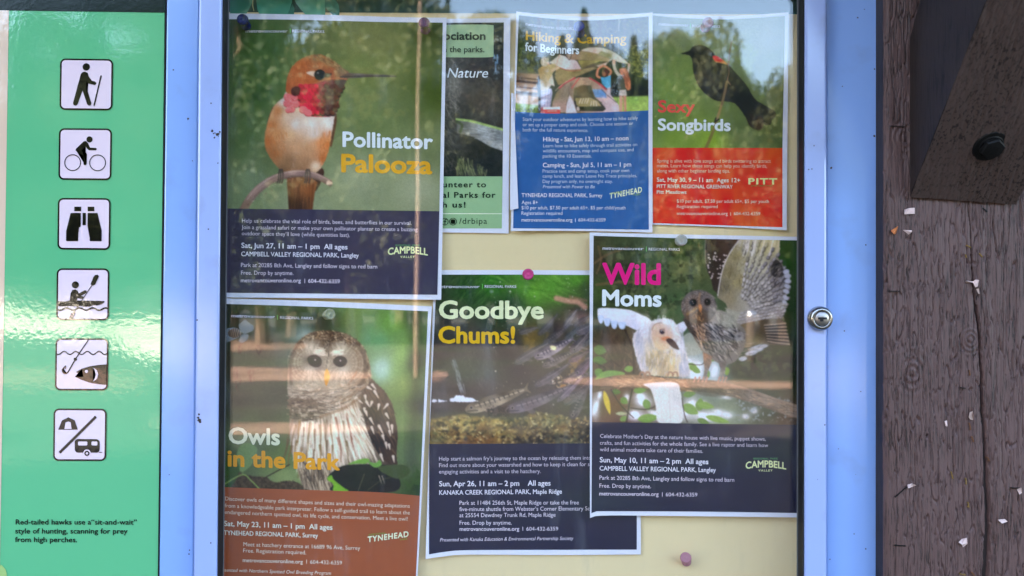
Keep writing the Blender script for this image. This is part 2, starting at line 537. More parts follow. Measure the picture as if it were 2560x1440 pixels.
def art_camping():
    A = Art(1282, 34, 1630, 290)
    A.view(1280, 30, 5.537)
    A.bg([(150, 150, (66, 72, 56)), (450, 200, (92, 104, 104)), (700, 150, (100, 112, 118)), (1000, 250, (84, 88, 72)), (1250, 250, (74, 72, 66)), (1400, 400, (62, 60, 58)), (1700, 250, (72, 74, 58)), (1850, 200, (80, 84, 60)), (150, 500, (52, 66, 34)), (330, 480, (66, 66, 60)), (300, 700, (50, 56, 38)), (800, 600, (76, 74, 66)),
          (1700, 700, (92, 104, 54)), (1500, 800, (48, 58, 32)), (1750, 900, (50, 60, 36)), (1750, 1080, (30, 34, 26)), (1150, 850, (50, 52, 40)), (1450, 1050, (36, 40, 36)), (250, 850, (110, 116, 84))])
    for (x, w, c) in ((380, 60, (90, 70, 62)), (820, 66, (74, 64, 66)), (1215, 60, (74, 62, 54)), (1380, 120, (58, 56, 60)), (640, 40, (96, 92, 90)), (1560, 40, (80, 76, 74)), (1060, 36, (110, 112, 92))):
        A.line([(x, 40), (x - 4, 560)], w, c, 3, 0.8)
    A.strokes(420, [(80, 60), (1890, 60), (1890, 700), (1600, 720), (1500, 560), (900, 460), (300, 640), (90, 640)], 70, 34, 14, [(118, 128, 78), (46, 52, 34), (90, 98, 66), (38, 44, 36), (136, 140, 100)], 0.5, 50, seed=3, taper=False)
    A.strokes(170, [(1520, 480), (1890, 440), (1890, 900), (1640, 900), (1600, 700)], 60, 40, 16, [(138, 146, 72), (58, 70, 32), (166, 170, 104), (40, 48, 26)], 0.65, 50, seed=4, taper=False)
    A.strokes(120, [(80, 500), (320, 480), (380, 700), (350, 820), (80, 800)], 60, 40, 14, [(100, 118, 56), (40, 48, 26), (126, 136, 80)], 0.6, 50, seed=5, taper=False)
    A.line([(1478, 60), (1478, 260)], 10, (220, 226, 240), 2, 0.8)
    A.line([(1474, 440), (1474, 600)], 8, (206, 214, 226), 2, 0.7)
    # dirt, lawn
    A.shape([(40, 840), (380, 860), (380, 1290), (40, 1290)], [(100, 880, (120, 104, 76)), (250, 900, (176, 156, 126)), (100, 950, (96, 74, 58)), (250, 1060, (190, 164, 140)), (100, 1080, (196, 172, 152)), (200, 1200, (200, 178, 160))], 2, smooth=False)
    for y, w, c in ((905, 20, (86, 68, 50)), (955, 30, (62, 48, 40)), (985, 16, (176, 150, 124)), (1035, 20, (84, 64, 52)), (1110, 34, (60, 50, 46)), (1135, 14, (110, 92, 78))):
        A.line([(50, y), (200, y + 14), (390, y + 34)], w, c, 2.4, 0.9)
    A.shape([(40, 1260), (380, 1290), (380, 1400), (40, 1400)], (124, 158, 76), 2.5, smooth=False)
    A.strokes(60, [(40, 1340), (380, 1340), (380, 1400), (40, 1400)], 80, 30, 9, [(40, 54, 30), (60, 80, 36)], 0.8, 20, seed=6)
    A.shape([(1380, 1165), (1600, 1160), (1910, 1150), (1910, 1400), (1380, 1400)], [(1700, 1200, (124, 168, 84)), (1800, 1300, (158, 192, 100)), (1600, 1360, (150, 184, 96))], 2.5, smooth=False, noise=0.12)
    A.shape([(1380, 1080), (1640, 1060), (1900, 1080), (1900, 1160), (1380, 1180)], (34, 36, 28), 4, 0.85, smooth=False)
    # rain fly held overhead
    A.shape([(620, 760), (1190, 775), (880, 900), (760, 990), (640, 1010), (590, 900)], (150, 136, 96), 2, smooth=False)
    A.shape([(520, 700), (660, 590), (820, 640), (900, 680), (968, 800), (830, 820), (700, 780), (600, 742)], [(600, 680, (206, 200, 190)), (760, 720, (220, 216, 224)), (900, 780, (196, 178, 184))], 2, smooth=False)
    A.shape([(740, 590), (960, 540), (1120, 560), (1400, 660), (1330, 690), (1000, 665), (800, 660)], [(800, 620, (150, 128, 110)), (1100, 600, (140, 128, 88)), (1350, 670, (164, 152, 116))], 2, smooth=False)
    A.shape([(960, 535), (1030, 500), (1150, 488), (1290, 505), (1420, 560), (1520, 630), (1608, 712), (1500, 700), (1400, 665), (1240, 600), (1080, 555)], [(1050, 520, (206, 196, 186)), (1160, 560, (214, 186, 176)), (1280, 560, (206, 212, 210)), (1350, 600, (150, 150, 110)), (1420, 620, (206, 214, 214)), (1560, 690, (216, 210, 196))], 1.8)
    A.shape([(1190, 580), (1240, 540), (1370, 590), (1390, 655), (1290, 625)], (136, 136, 88), 2, 0.8, smooth=False)
    A.shape([(910, 670), (1250, 668), (980, 780), (945, 740)], [(950, 690, (156, 148, 84)), (1150, 680, (150, 142, 84)), (980, 760, (112, 102, 66))], 1.8, smooth=False)
    A.shape([(1000, 765), (1120, 715), (1330, 690), (1200, 730), (1080, 790), (900, 830), (700, 820), (870, 820)], (98, 88, 66), 2, smooth=False)
    A.shape([(700, 800), (980, 790), (1190, 752), (1060, 800), (870, 872), (640, 940), (590, 850)], [(650, 850, (158, 146, 104)), (900, 830, (136, 124, 84)), (1100, 780, (160, 148, 104))], 2, smooth=False)
    A.shape([(1165, 745), (1335, 690), (1290, 750), (1210, 765)], (206, 186, 182), 1.8, smooth=False)
    A.line([(600, 740), (700, 785), (820, 815), (960, 800)], 9, (176, 96, 92), 1.6, 0.85)
    A.line([(660, 590), (625, 690), (600, 742)], 8, (190, 130, 120), 1.6, 0.8)
    A.line([(740, 600), (770, 640), (800, 660), (825, 590)], 8, (60, 56, 56), 1.4)
    A.line([(968, 800), (945, 740), (905, 680)], 7, (92, 84, 66), 1.4)
    A.line([(1400, 664), (1608, 714)], 8, (214, 200, 170), 1.5)
    # dome tent
    tent = [(540, 1390), (560, 1250), (610, 1120), (700, 1010), (800, 940), (920, 905), (1040, 905), (1140, 940), (1240, 1000), (1320, 1080), (1400, 1190), (1480, 1290), (1490, 1400)]
    A.shape(tent, [(600, 1150, (136, 126, 92)), (700, 1150, (134, 122, 104)), (780, 1060, (134, 118, 104)), (950, 960, (178, 152, 128)), (1100, 980, (160, 138, 118)), (640, 1300, (176, 150, 140)), (720, 1340, (170, 140, 130)), (1250, 1080, (170, 142, 140)), (1350, 1250, (196, 180, 192)), (1450, 1340, (204, 192, 214)), (1300, 1180, (196, 178, 190))], 1.8, smooth=False)
    A.line([(655, 1050), (740, 980), (870, 915)], 24, (186, 72, 82), 1.6)
    A.line([(1075, 915), (1180, 975), (1300, 1070)], 20, (180, 66, 78), 1.6)
    A.line([(830, 1050), (880, 980), (930, 915)], 22, (190, 92, 90), 1.6, 0.9)
    A.line([(600, 1090), (700, 1000), (850, 905)], 10, (206, 190, 170), 1.6, 0.8)
    A.shape([(745, 1400), (760, 1260), (800, 1150), (850, 1240), (900, 1400)], (206, 204, 220), 1.8, smooth=False)
    A.line([(750, 1290), (795, 1100)], 6, (90, 84, 80), 1.3)
    A.shape([(860, 1060), (960, 1010), (1090, 1015), (1140, 1180), (1230, 1250), (1300, 1340), (1260, 1375), (900, 1375), (880, 1300), (850, 1180)], [(950, 1060, (116, 102, 72)), (900, 1250, (52, 48, 40)), (1000, 1150, (120, 112, 84)), (1100, 1080, (66, 62, 50)), (1230, 1320, (52, 50, 46))], 2, smooth=False)
    A.shape([(880, 1190), (1080, 1185), (1190, 1235), (1240, 1305), (920, 1310), (870, 1260)], [(950, 1230, (146, 136, 92)), (1120, 1270, (150, 140, 98)), (1180, 1220, (176, 160, 126))], 1.8, smooth=False)
    A.shape([(925, 1310), (1250, 1305), (1285, 1345), (960, 1360)], (58, 62, 46), 1.8, smooth=False)
    for x in (930, 965, 1000, 1035):
        A.line([(x, 1265), (x + 26, 1198)], 11, (214, 210, 206), 1.4, 0.9)
    for x in (1090, 1130, 1170):
        A.line([(x, 1300), (x + 14 - (x - 1090) * .3, 1235)], 11, (216, 210, 206), 1.4, 0.9)
    A.shape([(1108, 1068), (1250, 1072), (1300, 1130), (1310, 1190), (1150, 1180)], [(1130, 1080, (120, 158, 206)), (1280, 1170, (96, 144, 206))], 1.6, smooth=False)
    A.line([(1090, 1020), (1120, 1120), (1150, 1190), (1240, 1260)], 14, (92, 84, 64), 1.5)
    A.shape([(850, 1230), (885, 1230), (900, 1330), (935, 1345), (935, 1375), (890, 1365)], (64, 60, 58), 1.5, smooth=False)
    A.shape([(900, 1310), (930, 1320), (930, 1365), (895, 1360)], (214, 206, 200), 1.6, 0.8)
    A.line([(1240, 1075), (1330, 1160), (1450, 1255)], 6, (62, 58, 64), 1.2)
    A.line([(1360, 1075), (1460, 1200), (1455, 1250)], 5, (80, 80, 76), 1.2)
    # adult in a tan shirt
    A.shape([(345, 1030), (370, 880), (400, 900), (420, 1080), (400, 1390), (360, 1390), (368, 1180)], (46, 40, 38), 2, smooth=False)
    A.shape([(405, 1060), (550, 1060), (560, 1120), (530, 1320), (395, 1330)], (176, 172, 200), 1.8, smooth=False)
    for x in (425, 465, 505, 540):
        A.line([(x, 1070), (x - 16, 1320)], 9, (106, 112, 160), 1.5, 0.6)
    for y in (1100, 1150, 1200, 1250, 1300):
        A.line([(402, y), (548, y)], 11, (130, 132, 172), 1.5, 0.55)
    A.shape([(360, 800), (420, 742), (500, 720), (590, 725), (560, 860), (590, 1030), (545, 1010), (500, 1075), (395, 1085), (385, 930)], [(400, 800, (150, 128, 72)), (500, 780, (176, 158, 104)), (440, 1000, (160, 142, 92)), (540, 960, (214, 210, 204)), (560, 1010, (220, 216, 214))], 2, smooth=False)
    A.shape([(500, 730), (590, 715), (640, 770), (600, 800), (560, 850), (500, 960), (470, 900)], (184, 170, 124), 2, 0.9, smooth=False)
    A.line([(560, 810), (640, 770)], 34, (214, 180, 150), 2)
    A.blob(450, 690, 54, 66, (186, 178, 152), 1, hard=2)
    A.strokes(60, [(400, 640), (450, 618), (510, 650), (500, 740), (410, 740)], 90, 40, 8, [(224, 220, 200), (140, 132, 106), (206, 198, 170)], 0.7, 30, seed=8)
    A.blob(505, 715, 14, 22, (206, 166, 140), 0.9, hard=2)
    # red cooler
    A.shape([(430, 1318), (665, 1312), (670, 1352), (430, 1355)], (226, 226, 236), 1.5, smooth=False)
    A.shape([(430, 1350), (668, 1350), (668, 1420), (430, 1420)], (206, 84, 80), 1.5, smooth=False)
    A.shape([(398, 1318), (432, 1318), (432, 1420), (398, 1420)], (150, 60, 60), 1.6, smooth=False)
    A.line([(490, 1370), (620, 1368)], 9, (232, 190, 186), 1.4)
    # child in blue
    A.line([(1215, 905), (1175, 880), (1195, 790), (1240, 755)], 32, (196, 132, 104), 1.8)
    A.line([(1345, 880), (1370, 820), (1320, 770), (1262, 745)], 32, (190, 130, 104), 1.8)
    A.blob(1290, 838, 46, 52, (86, 52, 46), 1, hard=2)
    A.blob(1275, 862, 26, 28, (150, 92, 76), 0.9, hard=2)
    A.shape([(1225, 900), (1290, 905), (1368, 872), (1368, 1050), (1310, 1060), (1245, 990)], [(1260, 930, (76, 158, 206)), (1340, 1000, (96, 176, 220))], 1.8, smooth=False, noise=0.2)
    A.shape([(1320, 1050), (1365, 1045), (1365, 1160), (1310, 1140)], (196, 190, 206), 1.8, smooth=False)
    # woman with long red hair
    A.line([(1410, 690), (1420, 770), (1460, 850), (1530, 900)], 44, (186, 188, 176), 1.8)
    A.blob(1410, 695, 20, 36, (214, 172, 150), 1, hard=2)
    A.line([(1620, 740), (1612, 800), (1590, 860)], 30, (196, 190, 182), 1.8)
    A.blob(1620, 735, 15, 26, (222, 180, 160), 1, hard=2)
    A.shape([(1480, 880), (1560, 880), (1580, 960), (1570, 1080), (1465, 1080), (1460, 950)], (74, 74, 62), 1.8, smooth=False)
    A.shape([(1490, 1080), (1580, 1075), (1590, 1160), (1475, 1160)], (186, 182, 184), 1.6, smooth=False, noise=0.25)
    A.shape([(1485, 1160), (1530, 1160), (1530, 1400), (1490, 1400)], (206, 152, 132), 1.8, smooth=False)
    A.shape([(1540, 1160), (1582, 1160), (1585, 1400), (1552, 1400)], (190, 138, 118), 1.8, smooth=False)
    A.shape([(1480, 800), (1530, 775), (1590, 795), (1620, 880), (1640, 960), (1640, 1060), (1605, 1085), (1570, 1040), (1550, 930), (1500, 850)], [(1510, 810, (196, 128, 96)), (1600, 900, (150, 84, 60)), (1620, 1040, (190, 118, 86))], 2, fringe=0.8)
    A.strokes(50, [(1490, 800), (1590, 800), (1640, 1000), (1600, 1070), (1560, 930)], 75, 60, 9, [(206, 144, 108), (118, 62, 46)], 0.6, 18, seed=9)
    A.mottle(amp=0.12, sx=5, sy=5, seed=11)
    A.blur(n=1)
    A.mottle(amp=0.05, sx=1.7, sy=1.7, seed=90, octv=1)
    return A


def art_songbird():
    A = Art(1624, 32, 1972, 378)
    A.view(1590, 20, 4)
    A.bg([(250, 150, (112, 124, 112)), (250, 500, (84, 112, 66)), (300, 800, (98, 132, 66)), (300, 1100, (88, 118, 62)), (400, 1300, (110, 142, 62)), (750, 1330, (122, 158, 58)), (900, 1000, (96, 118, 68)), (1050, 1250, (84, 104, 66)), (1300, 1200, (76, 92, 58)), (1400, 800, (80, 96, 66)),
          (700, 200, (112, 132, 92)), (1100, 300, (120, 138, 120)), (1350, 300, (128, 144, 134)), (1400, 550, (104, 124, 96)), (1200, 700, (86, 104, 70))])
    A.dapple(170, 200, 1450, 1390, (116, 144, 72), 34, 34, 0.5, 0.25, 0.5, 5)
    # stem
    A.line([(700, 1400), (760, 1260), (815, 1100), (860, 950), (890, 820), (915, 700), (925, 580), (935, 440), (960, 330)], 34, [(720, 1350, (110, 108, 62)), (850, 980, (140, 124, 84)), (900, 700, (120, 98, 76))], 1.6, w1=6)
    # bird
    bird = [(455, 455), (500, 440), (535, 425), (575, 385), (635, 370), (700, 386), (755, 430), (800, 480), (860, 520), (920, 565), (980, 630), (1050, 705), (1110, 780), (1160, 870), (1200, 920), (1270, 965), (1340, 1005), (1392, 1040), (1390, 1090), (1360, 1115), (1345, 1160), (1300, 1172), (1280, 1160), (1270, 1200), (1235, 1222), (1180, 1210), (1130, 1170), (1095, 1090), (1040, 1010), (980, 950), (900, 935), (800, 925), (710, 870), (640, 800), (595, 710), (570, 620), (565, 530), (540, 480), (500, 465)]
    A.shape(bird, [(600, 420, (30, 30, 34)), (700, 600, (30, 26, 26)), (700, 750, (34, 28, 26)), (900, 700, (30, 26, 26)), (1100, 950, (20, 18, 18)), (1200, 1150, (44, 34, 24)), (1330, 1080, (16, 14, 14)), (1000, 800, (36, 30, 28))], 2, fringe=1.0)
    A.strokes(120, [(600, 500), (760, 480), (940, 640), (960, 860), (800, 880), (640, 760)], 50, 60, 14, [(56, 48, 44), (18, 16, 16), (44, 38, 36)], 0.4, 25, seed=2)
    A.strokes(60, [(980, 800), (1150, 900), (1350, 1040), (1200, 1150), (1060, 980)], 42, 110, 12, [(46, 38, 32), (10, 10, 10)], 0.5, 8, seed=3)
    A.shape([(1180, 1180), (1230, 1080), (1275, 1110), (1268, 1195), (1230, 1218)], (62, 48, 30), 3, 0.7)
    A.blob(620, 425, 9, 8, (10, 10, 10), 1, hard=1.4)
    A.line([(455, 455), (540, 450)], 5, (16, 16, 18), 1.2)
    A.shape([(765, 485), (800, 478), (850, 505), (915, 560), (860, 552), (800, 540), (780, 520)], [(790, 495, (206, 40, 56)), (830, 510, (206, 46, 50)), (890, 550, (206, 156, 84))], 1.4)
    A.line([(800, 540), (860, 548), (912, 562)], 10, (200, 160, 96), 1.6, 0.9)
    A.line([(915, 560), (930, 640), (915, 720), (945, 768)], 9, (128, 104, 94), 1.4, 0.9)
    A.line([(860, 960), (890, 830), (908, 740)], 26, (112, 96, 70), 1.6)
    A.line([(800, 1100), (790, 1140), (830, 1110)], 12, (30, 28, 26), 1.4)
    A.blob(1340, 1330, 30, 34, (140, 138, 80), 0.6)
    A.blur(n=1)
    A.mottle(amp=0.05, sx=1.7, sy=1.7, seed=90, octv=1)
    return A


def art_owl():
    A = Art(556, 752, 1082, 1250)
    A.view(540, 720, 2.7175)
    A.bg([(100, 180, (46, 52, 44)), (350, 140, (66, 84, 54)), (600, 150, (58, 72, 48)), (700, 250, (44, 56, 42)), (950, 160, (102, 132, 70)), (1200, 240, (104, 150, 74)), (1330, 200, (78, 96, 62)), (1100, 350, (100, 150, 106)), (1250, 450, (120, 160, 104)), (150, 320, (52, 62, 52)), (150, 500, (62, 62, 54)), (300, 420, (70, 68, 58)),
          (150, 800, (54, 58, 50)), (350, 850, (62, 66, 56)), (450, 700, (60, 66, 56)), (1300, 650, (122, 152, 84)), (1370, 500, (66, 78, 56)), (1420, 800, (48, 56, 44)), (1300, 900, (106, 134, 84)), (1330, 1150, (84, 108, 76)), (200, 1050, (92, 114, 84)), (480, 1150, (90, 112, 72)), (100, 1150, (64, 82, 56)), (1400, 1350, (40, 60, 34)), (470, 1290, (116, 138, 92)), (600, 320, (110, 130, 126))])
    A.blob(1130, 550, 92, 100, (156, 196, 190), 0.9)
    A.blob(1130, 560, 60, 64, (164, 202, 198), 0.7)
    A.blob(610, 330, 60, 44, (150, 172, 176), 0.5)
    A.blob(1250, 480, 60, 200, (128, 168, 84), 0.5, 20)
    A.line([(1370, 160), (1360, 500), (1350, 800), (1330, 1200)], 90, (48, 56, 46), 30, 0.5)
    A.strokes(16, [(80, 120), (700, 120), (700, 300), (80, 500)], 92, 200, 4, [(100, 104, 92), (36, 40, 36)], 0.35, 3, seed=31)
    # bark at the lower left
    A.shape([(60, 1300), (120, 1250), (230, 1275), (340, 1285), (400, 1320), (520, 1310), (640, 1380), (640, 1460), (60, 1460)], (66, 60, 48), 2.5, fringe=2, noise=0.35, ns=5)
    A.view(700, 800, 3.272)
    # body
    body = [(72, 640), (80, 780), (76, 900), (92, 1060), (140, 1220), (180, 1330), (230, 1390), (420, 1400), (560, 1400), (950, 1400), (955, 1200), (955, 1040), (962, 940), (945, 820), (915, 690), (860, 590), (790, 520), (700, 470), (400, 520), (150, 520)]
    A.shape(body, [(150, 700, (92, 80, 68)), (300, 600, (150, 138, 124)), (250, 760, (96, 80, 68)), (450, 640, (170, 150, 132)), (560, 680, (140, 112, 88)), (250, 950, (190, 184, 174)), (450, 950, (206, 200, 190)), (600, 850, (212, 206, 194)), (650, 1020, (204, 200, 188)), (780, 900, (46, 40, 38)), (880, 700, (70, 58, 50)), (900, 1000, (52, 44, 38)),
                   (800, 650, (66, 56, 50)), (930, 1200, (56, 46, 38)), (700, 1250, (70, 66, 60)), (300, 1250, (150, 140, 122)), (150, 1100, (132, 120, 104)), (740, 580, (86, 72, 60))], 2, fringe=1.6)
    # streaked breast
    br = [(95, 810), (300, 800), (480, 750), (600, 690), (680, 800), (740, 1000), (780, 1140), (560, 1190), (400, 1220), (250, 1240), (140, 1180), (80, 1000)]
    A.strokes(190, br, lambda x, y: 86 - (x - 330) * 0.045, 170, 13, [(236, 232, 226), (222, 216, 208), (206, 198, 186)], 0.7, 5, soft=2, seed=4)
    for i, x in enumerate((100, 132, 168, 205, 246, 290, 330, 372, 415, 462, 510, 556)):
        sh = (x - 330) * 0.30
        for j in range(2):
            y = 815 + j * 165 + (i * 53) % 90 - max(0, x - 380) * 0.5
            if y > 1080:
                continue
            L = 160 + (i * 37 + j * 61) % 90
            pts = [(x + sh * (y + L * t - 815) / 330 + 5 * math.sin(i * 2 + t * 5), y + L * t) for t in (0, .3, .6, 1)]
            A.line(pts, 17 + (i * 7 + j * 5) % 10, (96 + (i * 13) % 30, 76 + (i * 11) % 24, 60), 3, 0.8, w1=5)
    A.strokes(110, br, lambda x, y: 86 - (x - 330) * 0.05, 150, 9, [(236, 230, 222), (222, 214, 202)], 0.6, 5, soft=2, seed=41)
    A.strokes(70, [(560, 720), (640, 690), (720, 900), (790, 1150), (690, 1100), (600, 950)], 62, 150, 10, [(216, 210, 198), (230, 226, 216), (150, 128, 102)], 0.6, 6, seed=5)
    A.strokes(80, [(140, 1190), (400, 1200), (440, 1390), (190, 1390)], 75, 120, 13, [(176, 168, 150), (70, 62, 54), (120, 108, 92), (52, 48, 44)], 0.75, 9, seed=6)
    # wing
    wing = [(690, 560), (760, 520), (850, 580), (915, 690), (945, 820), (962, 950), (950, 1080), (955, 1200), (860, 1150), (780, 1060), (720, 920), (690, 800), (660, 680)]
    A.shape(wing, [(750, 600, (92, 76, 64)), (850, 700, (78, 62, 52)), (740, 850, (34, 30, 32)), (800, 1000, (30, 26, 28)), (900, 900, (66, 54, 46)), (930, 1100, (56, 44, 36))], 2, fringe=1)
    A.strokes(130, wing, 62, 90, 10, [(44, 36, 32), (92, 76, 62), (60, 48, 42), (110, 92, 74)], 0.55, 10, seed=7)
    for (x, y, a, l) in ((735, 560, 30, 40), (770, 548, 50, 50), (790, 610, 60, 64), (700, 640, 80, 40), (745, 690, 110, 40), (805, 715, 100, 44), (862, 710, 130, 52), (690, 738, 90, 26), (708, 768, 70, 40), (752, 830, 60, 56), (880, 788, 60, 46), (830, 905, 62, 90), (888, 870, 75, 60), (918, 895, 85, 64), (900, 930, 80, 40), (848, 970, 70, 50), (760, 905, 70, 60), (720, 690, 60, 50), (650, 660, 40, 70), (835, 1130, 70, 60), (930, 1140, 80, 50), (870, 1030, 80, 50), (895, 1040, 80, 40)):
        t = math.radians(a)
        A.line([(x - math.cos(t) * l / 2, y - math.sin(t) * l / 2), (x + math.cos(t) * l / 2, y + math.sin(t) * l / 2)], 24, (206, 200, 192), 1.8, 0.9, w1=6)
    # head
    head = [(74, 620), (62, 500), (70, 380), (100, 270), (146, 180), (230, 112), (330, 88), (440, 90), (540, 112), (630, 165), (690, 240), (728, 330), (742, 420), (740, 490), (690, 560), (580, 610), (400, 640), (200, 620)]
    A.shape(head, [(150, 220, (112, 96, 76)), (300, 110, (84, 68, 54)), (450, 120, (78, 62, 50)), (600, 180, (96, 80, 62)), (700, 320, (120, 104, 84)), (720, 450, (112, 96, 82)), (380, 200, (96, 80, 66)), (250, 230, (186, 180, 166)), (500, 230, (180, 174, 160)), (130, 400, (122, 112, 98)), (250, 420, (182, 176, 164)), (520, 420, (184, 178, 166)), (640, 420, (150, 134, 114)),
                   (380, 480, (170, 156, 138)), (250, 560, (170, 156, 140)), (480, 560, (176, 162, 144)), (640, 560, (150, 126, 104))], 2, fringe=1.6)
    A.strokes(210, [(130, 200), (230, 110), (340, 85), (450, 88), (560, 120), (650, 180), (600, 220), (470, 170), (390, 190), (300, 150), (200, 180)], lambda x, y: -40 + (x - 130) * 0.16, 26, 8, [(214, 200, 172), (62, 48, 38), (48, 36, 30), (150, 130, 104)], 0.75, 30, seed=8)
    A.strokes(150, [(640, 190), (700, 250), (745, 430), (735, 500), (690, 520), (690, 350)], 75, 40, 9, [(196, 180, 152), (70, 56, 44), (90, 76, 60)], 0.7, 15, seed=9)
    for cx, cy in ((250, 345), (520, 350)):
        for r in (85, 112, 138, 160):
            for k in range(36):
                t = 2 * math.pi * k / 36 + A.rs.rand() * 0.15
                c = ((196, 188, 172) if (k + r) % 2 else (128, 114, 98))
                rr = r + A.rs.rand() * 14
                p0 = (cx + math.cos(t) * (rr - 16), cy + math.sin(t) * (rr - 16))
                p1 = (cx + math.cos(t) * (rr + 16), cy + math.sin(t) * (rr + 16))
                if p0[1] < 175 or (cx < 380) == (p0[0] > 385):
                    continue
                A.line([p0, p1], 7, c, 1.6, 0.42)
    A.strokes(60, [(360, 170), (410, 170), (400, 390), (375, 400)], 90, 30, 10, [(60, 50, 42), (200, 190, 172)], 0.7, 20, seed=10)
    A.strokes(60, [(280, 250), (350, 220), (370, 290), (300, 285)], 10, 40, 9, [(226, 218, 204)], 0.6, 15, seed=11)
    A.strokes(60, [(440, 250), (510, 240), (520, 285), (440, 285)], -5, 40, 9, [(226, 218, 204)], 0.6, 15, seed=12)
    A.line([(600, 470), (640, 400), (645, 320), (610, 240)], 12, (110, 88, 68), 3, 0.6)
    A.line([(560, 530), (600, 470), (625, 420)], 12, (150, 108, 80), 3, 0.7)
    A.strokes(120, [(150, 500), (400, 540), (620, 500), (640, 570), (400, 620), (140, 600)], 5, 40, 9, [(230, 220, 204), (160, 132, 106), (214, 198, 178)], 0.55, 22, seed=13)
    for cx, cy, sx in ((250, 350, -1), (520, 352, 1)):
        for r in (92, 118, 144, 172):
            arc = [(cx + sx * math.cos(t) * r * 1.02, cy + math.sin(t) * r) for t in np.linspace(-1.2, 1.35, 14)]
            A.line(arc, 6, (112, 98, 84), 2, 0.38)
            A.line([(x + sx * 11, y) for x, y in arc], 5, (200, 192, 178), 2, 0.3)
    A.line([(630, 190), (680, 270), (700, 370), (692, 470), (650, 540)], 30, (72, 58, 48), 6, 0.65)
    A.line([(150, 190), (100, 290), (84, 400), (92, 520)], 26, (72, 60, 50), 6, 0.65)
    # collar of barred feathers, running up into the chin
    A.strokes(330, [(90, 560), (300, 575), (480, 570), (640, 540), (690, 500), (700, 560), (600, 660), (480, 740), (300, 800), (90, 780)], lambda x, y: 4 - max(0, x - 380) * .13, 52, 10, [(206, 198, 188), (92, 80, 70), (140, 130, 118), (76, 66, 58), (220, 212, 202)], 0.65, 14, soft=1.4, seed=2)
    A.strokes(260, [(78, 640), (300, 650), (400, 730), (340, 790), (220, 835), (80, 800)], 14, 46, 11, [(70, 58, 50), (88, 74, 64), (60, 50, 44), (120, 106, 92)], 0.7, 22, soft=1.6, seed=3)
    for (x, y, a, l) in ((265, 735, 10, 60), (320, 780, -20, 70), (200, 780, 5, 40), (350, 720, -12, 60), (150, 690, 5, 40)):
        A.line([(x - l / 2, y + a * .3), (x + l / 2, y - a * .3)], 20, (186, 176, 164), 3, 0.75, w1=6)
    for k in range(5):
        y = 560 + k * 34
        A.line([(120, y + 20), (300, y + 26), (470, y + 6), (610, y - 46 - k * 4)], 11, (96, 80, 66), 3, 0.4)
    A.line([(330, 790), (450, 750), (560, 700), (650, 640)], 22, (118, 90, 68), 4, 0.6)
    A.blob(290, 340, 66, 54, (110, 98, 92), 0.7)
    A.blob(320, 395, 30, 46, (120, 110, 104), 0.6, 30)
    A.blob(225, 330, 50, 40, (84, 74, 72), .7)
    A.shape([(222, 318), (245, 292), (290, 286), (330, 308), (342, 348), (322, 380), (280, 384), (240, 362)], (34, 26, 30), 2.6)
    A.blob(490, 338, 58, 46, (96, 84, 76), 0.6)
    A.shape([(434, 340), (452, 308), (490, 294), (530, 305), (548, 335), (535, 368), (500, 384), (460, 374)], (32, 26, 30), 2.4)
    for x, y in ((288, 326), (494, 332)):
        A.blob(x, y, 7, 7, (206, 206, 216), 0.95, hard=1.6)
    A.shape([(372, 412), (388, 402), (404, 440), (408, 470), (394, 510), (378, 540), (364, 500), (362, 450)], [(380, 430, (206, 150, 60)), (398, 460, (226, 176, 86)), (375, 520, (190, 132, 50))], 1.8)
    # leaves in front
    A.shape([(385, 1300), (430, 1240), (520, 1190), (640, 1180), (760, 1180), (880, 1190), (950, 1240), (945, 1400), (440, 1400), (440, 1340)], [(500, 1300, (34, 40, 36)), (700, 1250, (40, 46, 40)), (850, 1300, (36, 40, 36)), (900, 1380, (28, 32, 26))], 2.4)
    A.shape([(385, 1300), (420, 1270), (445, 1310), (520, 1370), (560, 1400), (440, 1400), (435, 1345)], (104, 160, 52), 2.4)
    A.shape([(560, 1180), (620, 1150), (700, 1132), (735, 1150), (700, 1175), (630, 1175)], (100, 152, 66), 2)
    A.shape([(720, 1160), (780, 1170), (815, 1145), (832, 1180), (800, 1205), (760, 1200)], (94, 146, 70), 2)
    A.shape([(800, 1210), (900, 1185), (1030, 1190), (1060, 1250), (980, 1300), (880, 1270)], (58, 74, 46), 2.4)
    A.line([(690, 1260), (660, 1340), (640, 1400)], 5, (96, 104, 76), 1.4, 0.8)
    A.line([(720, 1390), (830, 1310), (900, 1290)], 5, (80, 86, 62), 1.4, 0.7)
    for x in (810, 835):
        A.line([(x, 1275), (x + 22, 1340)], 8, (170, 164, 150), 1.4, 0.8, w1=2)
    A.view(540, 720, 2.7175)
    A.shape([(145, 1110), (180, 1060), (240, 1058), (280, 1100), (250, 1190), (180, 1250), (140, 1200)], (106, 138, 92), 3, 0.9)
    A.shape([(62, 1180), (130, 1160), (160, 1230), (120, 1330), (62, 1360)], (54, 84, 48), 3, 0.9)
    A.line([(62, 1330), (180, 1268), (240, 1310), (300, 1370)], 9, (116, 150, 84), 1.8)
    A.line([(180, 1268), (200, 1180), (260, 1110)], 6, (112, 140, 92), 1.6, 0.8)
    A.line([(330, 1290), (440, 1230), (500, 1200)], 7, (52, 46, 36), 1.6)
    A.dapple(1260, 1180, 1460, 1400, (52, 78, 42), 14, 14, 0.48, 0.1, 0.9, 4)
    # scuffed ink
    for (x, y) in ((135, 570), (140, 600), (148, 660), (240, 590), (165, 420), (290, 430), (235, 600)):
        A.strokes(7, [(x - 18, y - 34), (x + 18, y - 34), (x + 18, y + 34), (x - 18, y + 34)], 95, 30, 9, [(52, 42, 38), (64, 52, 46)], 0.8, 20, seed=x + y)
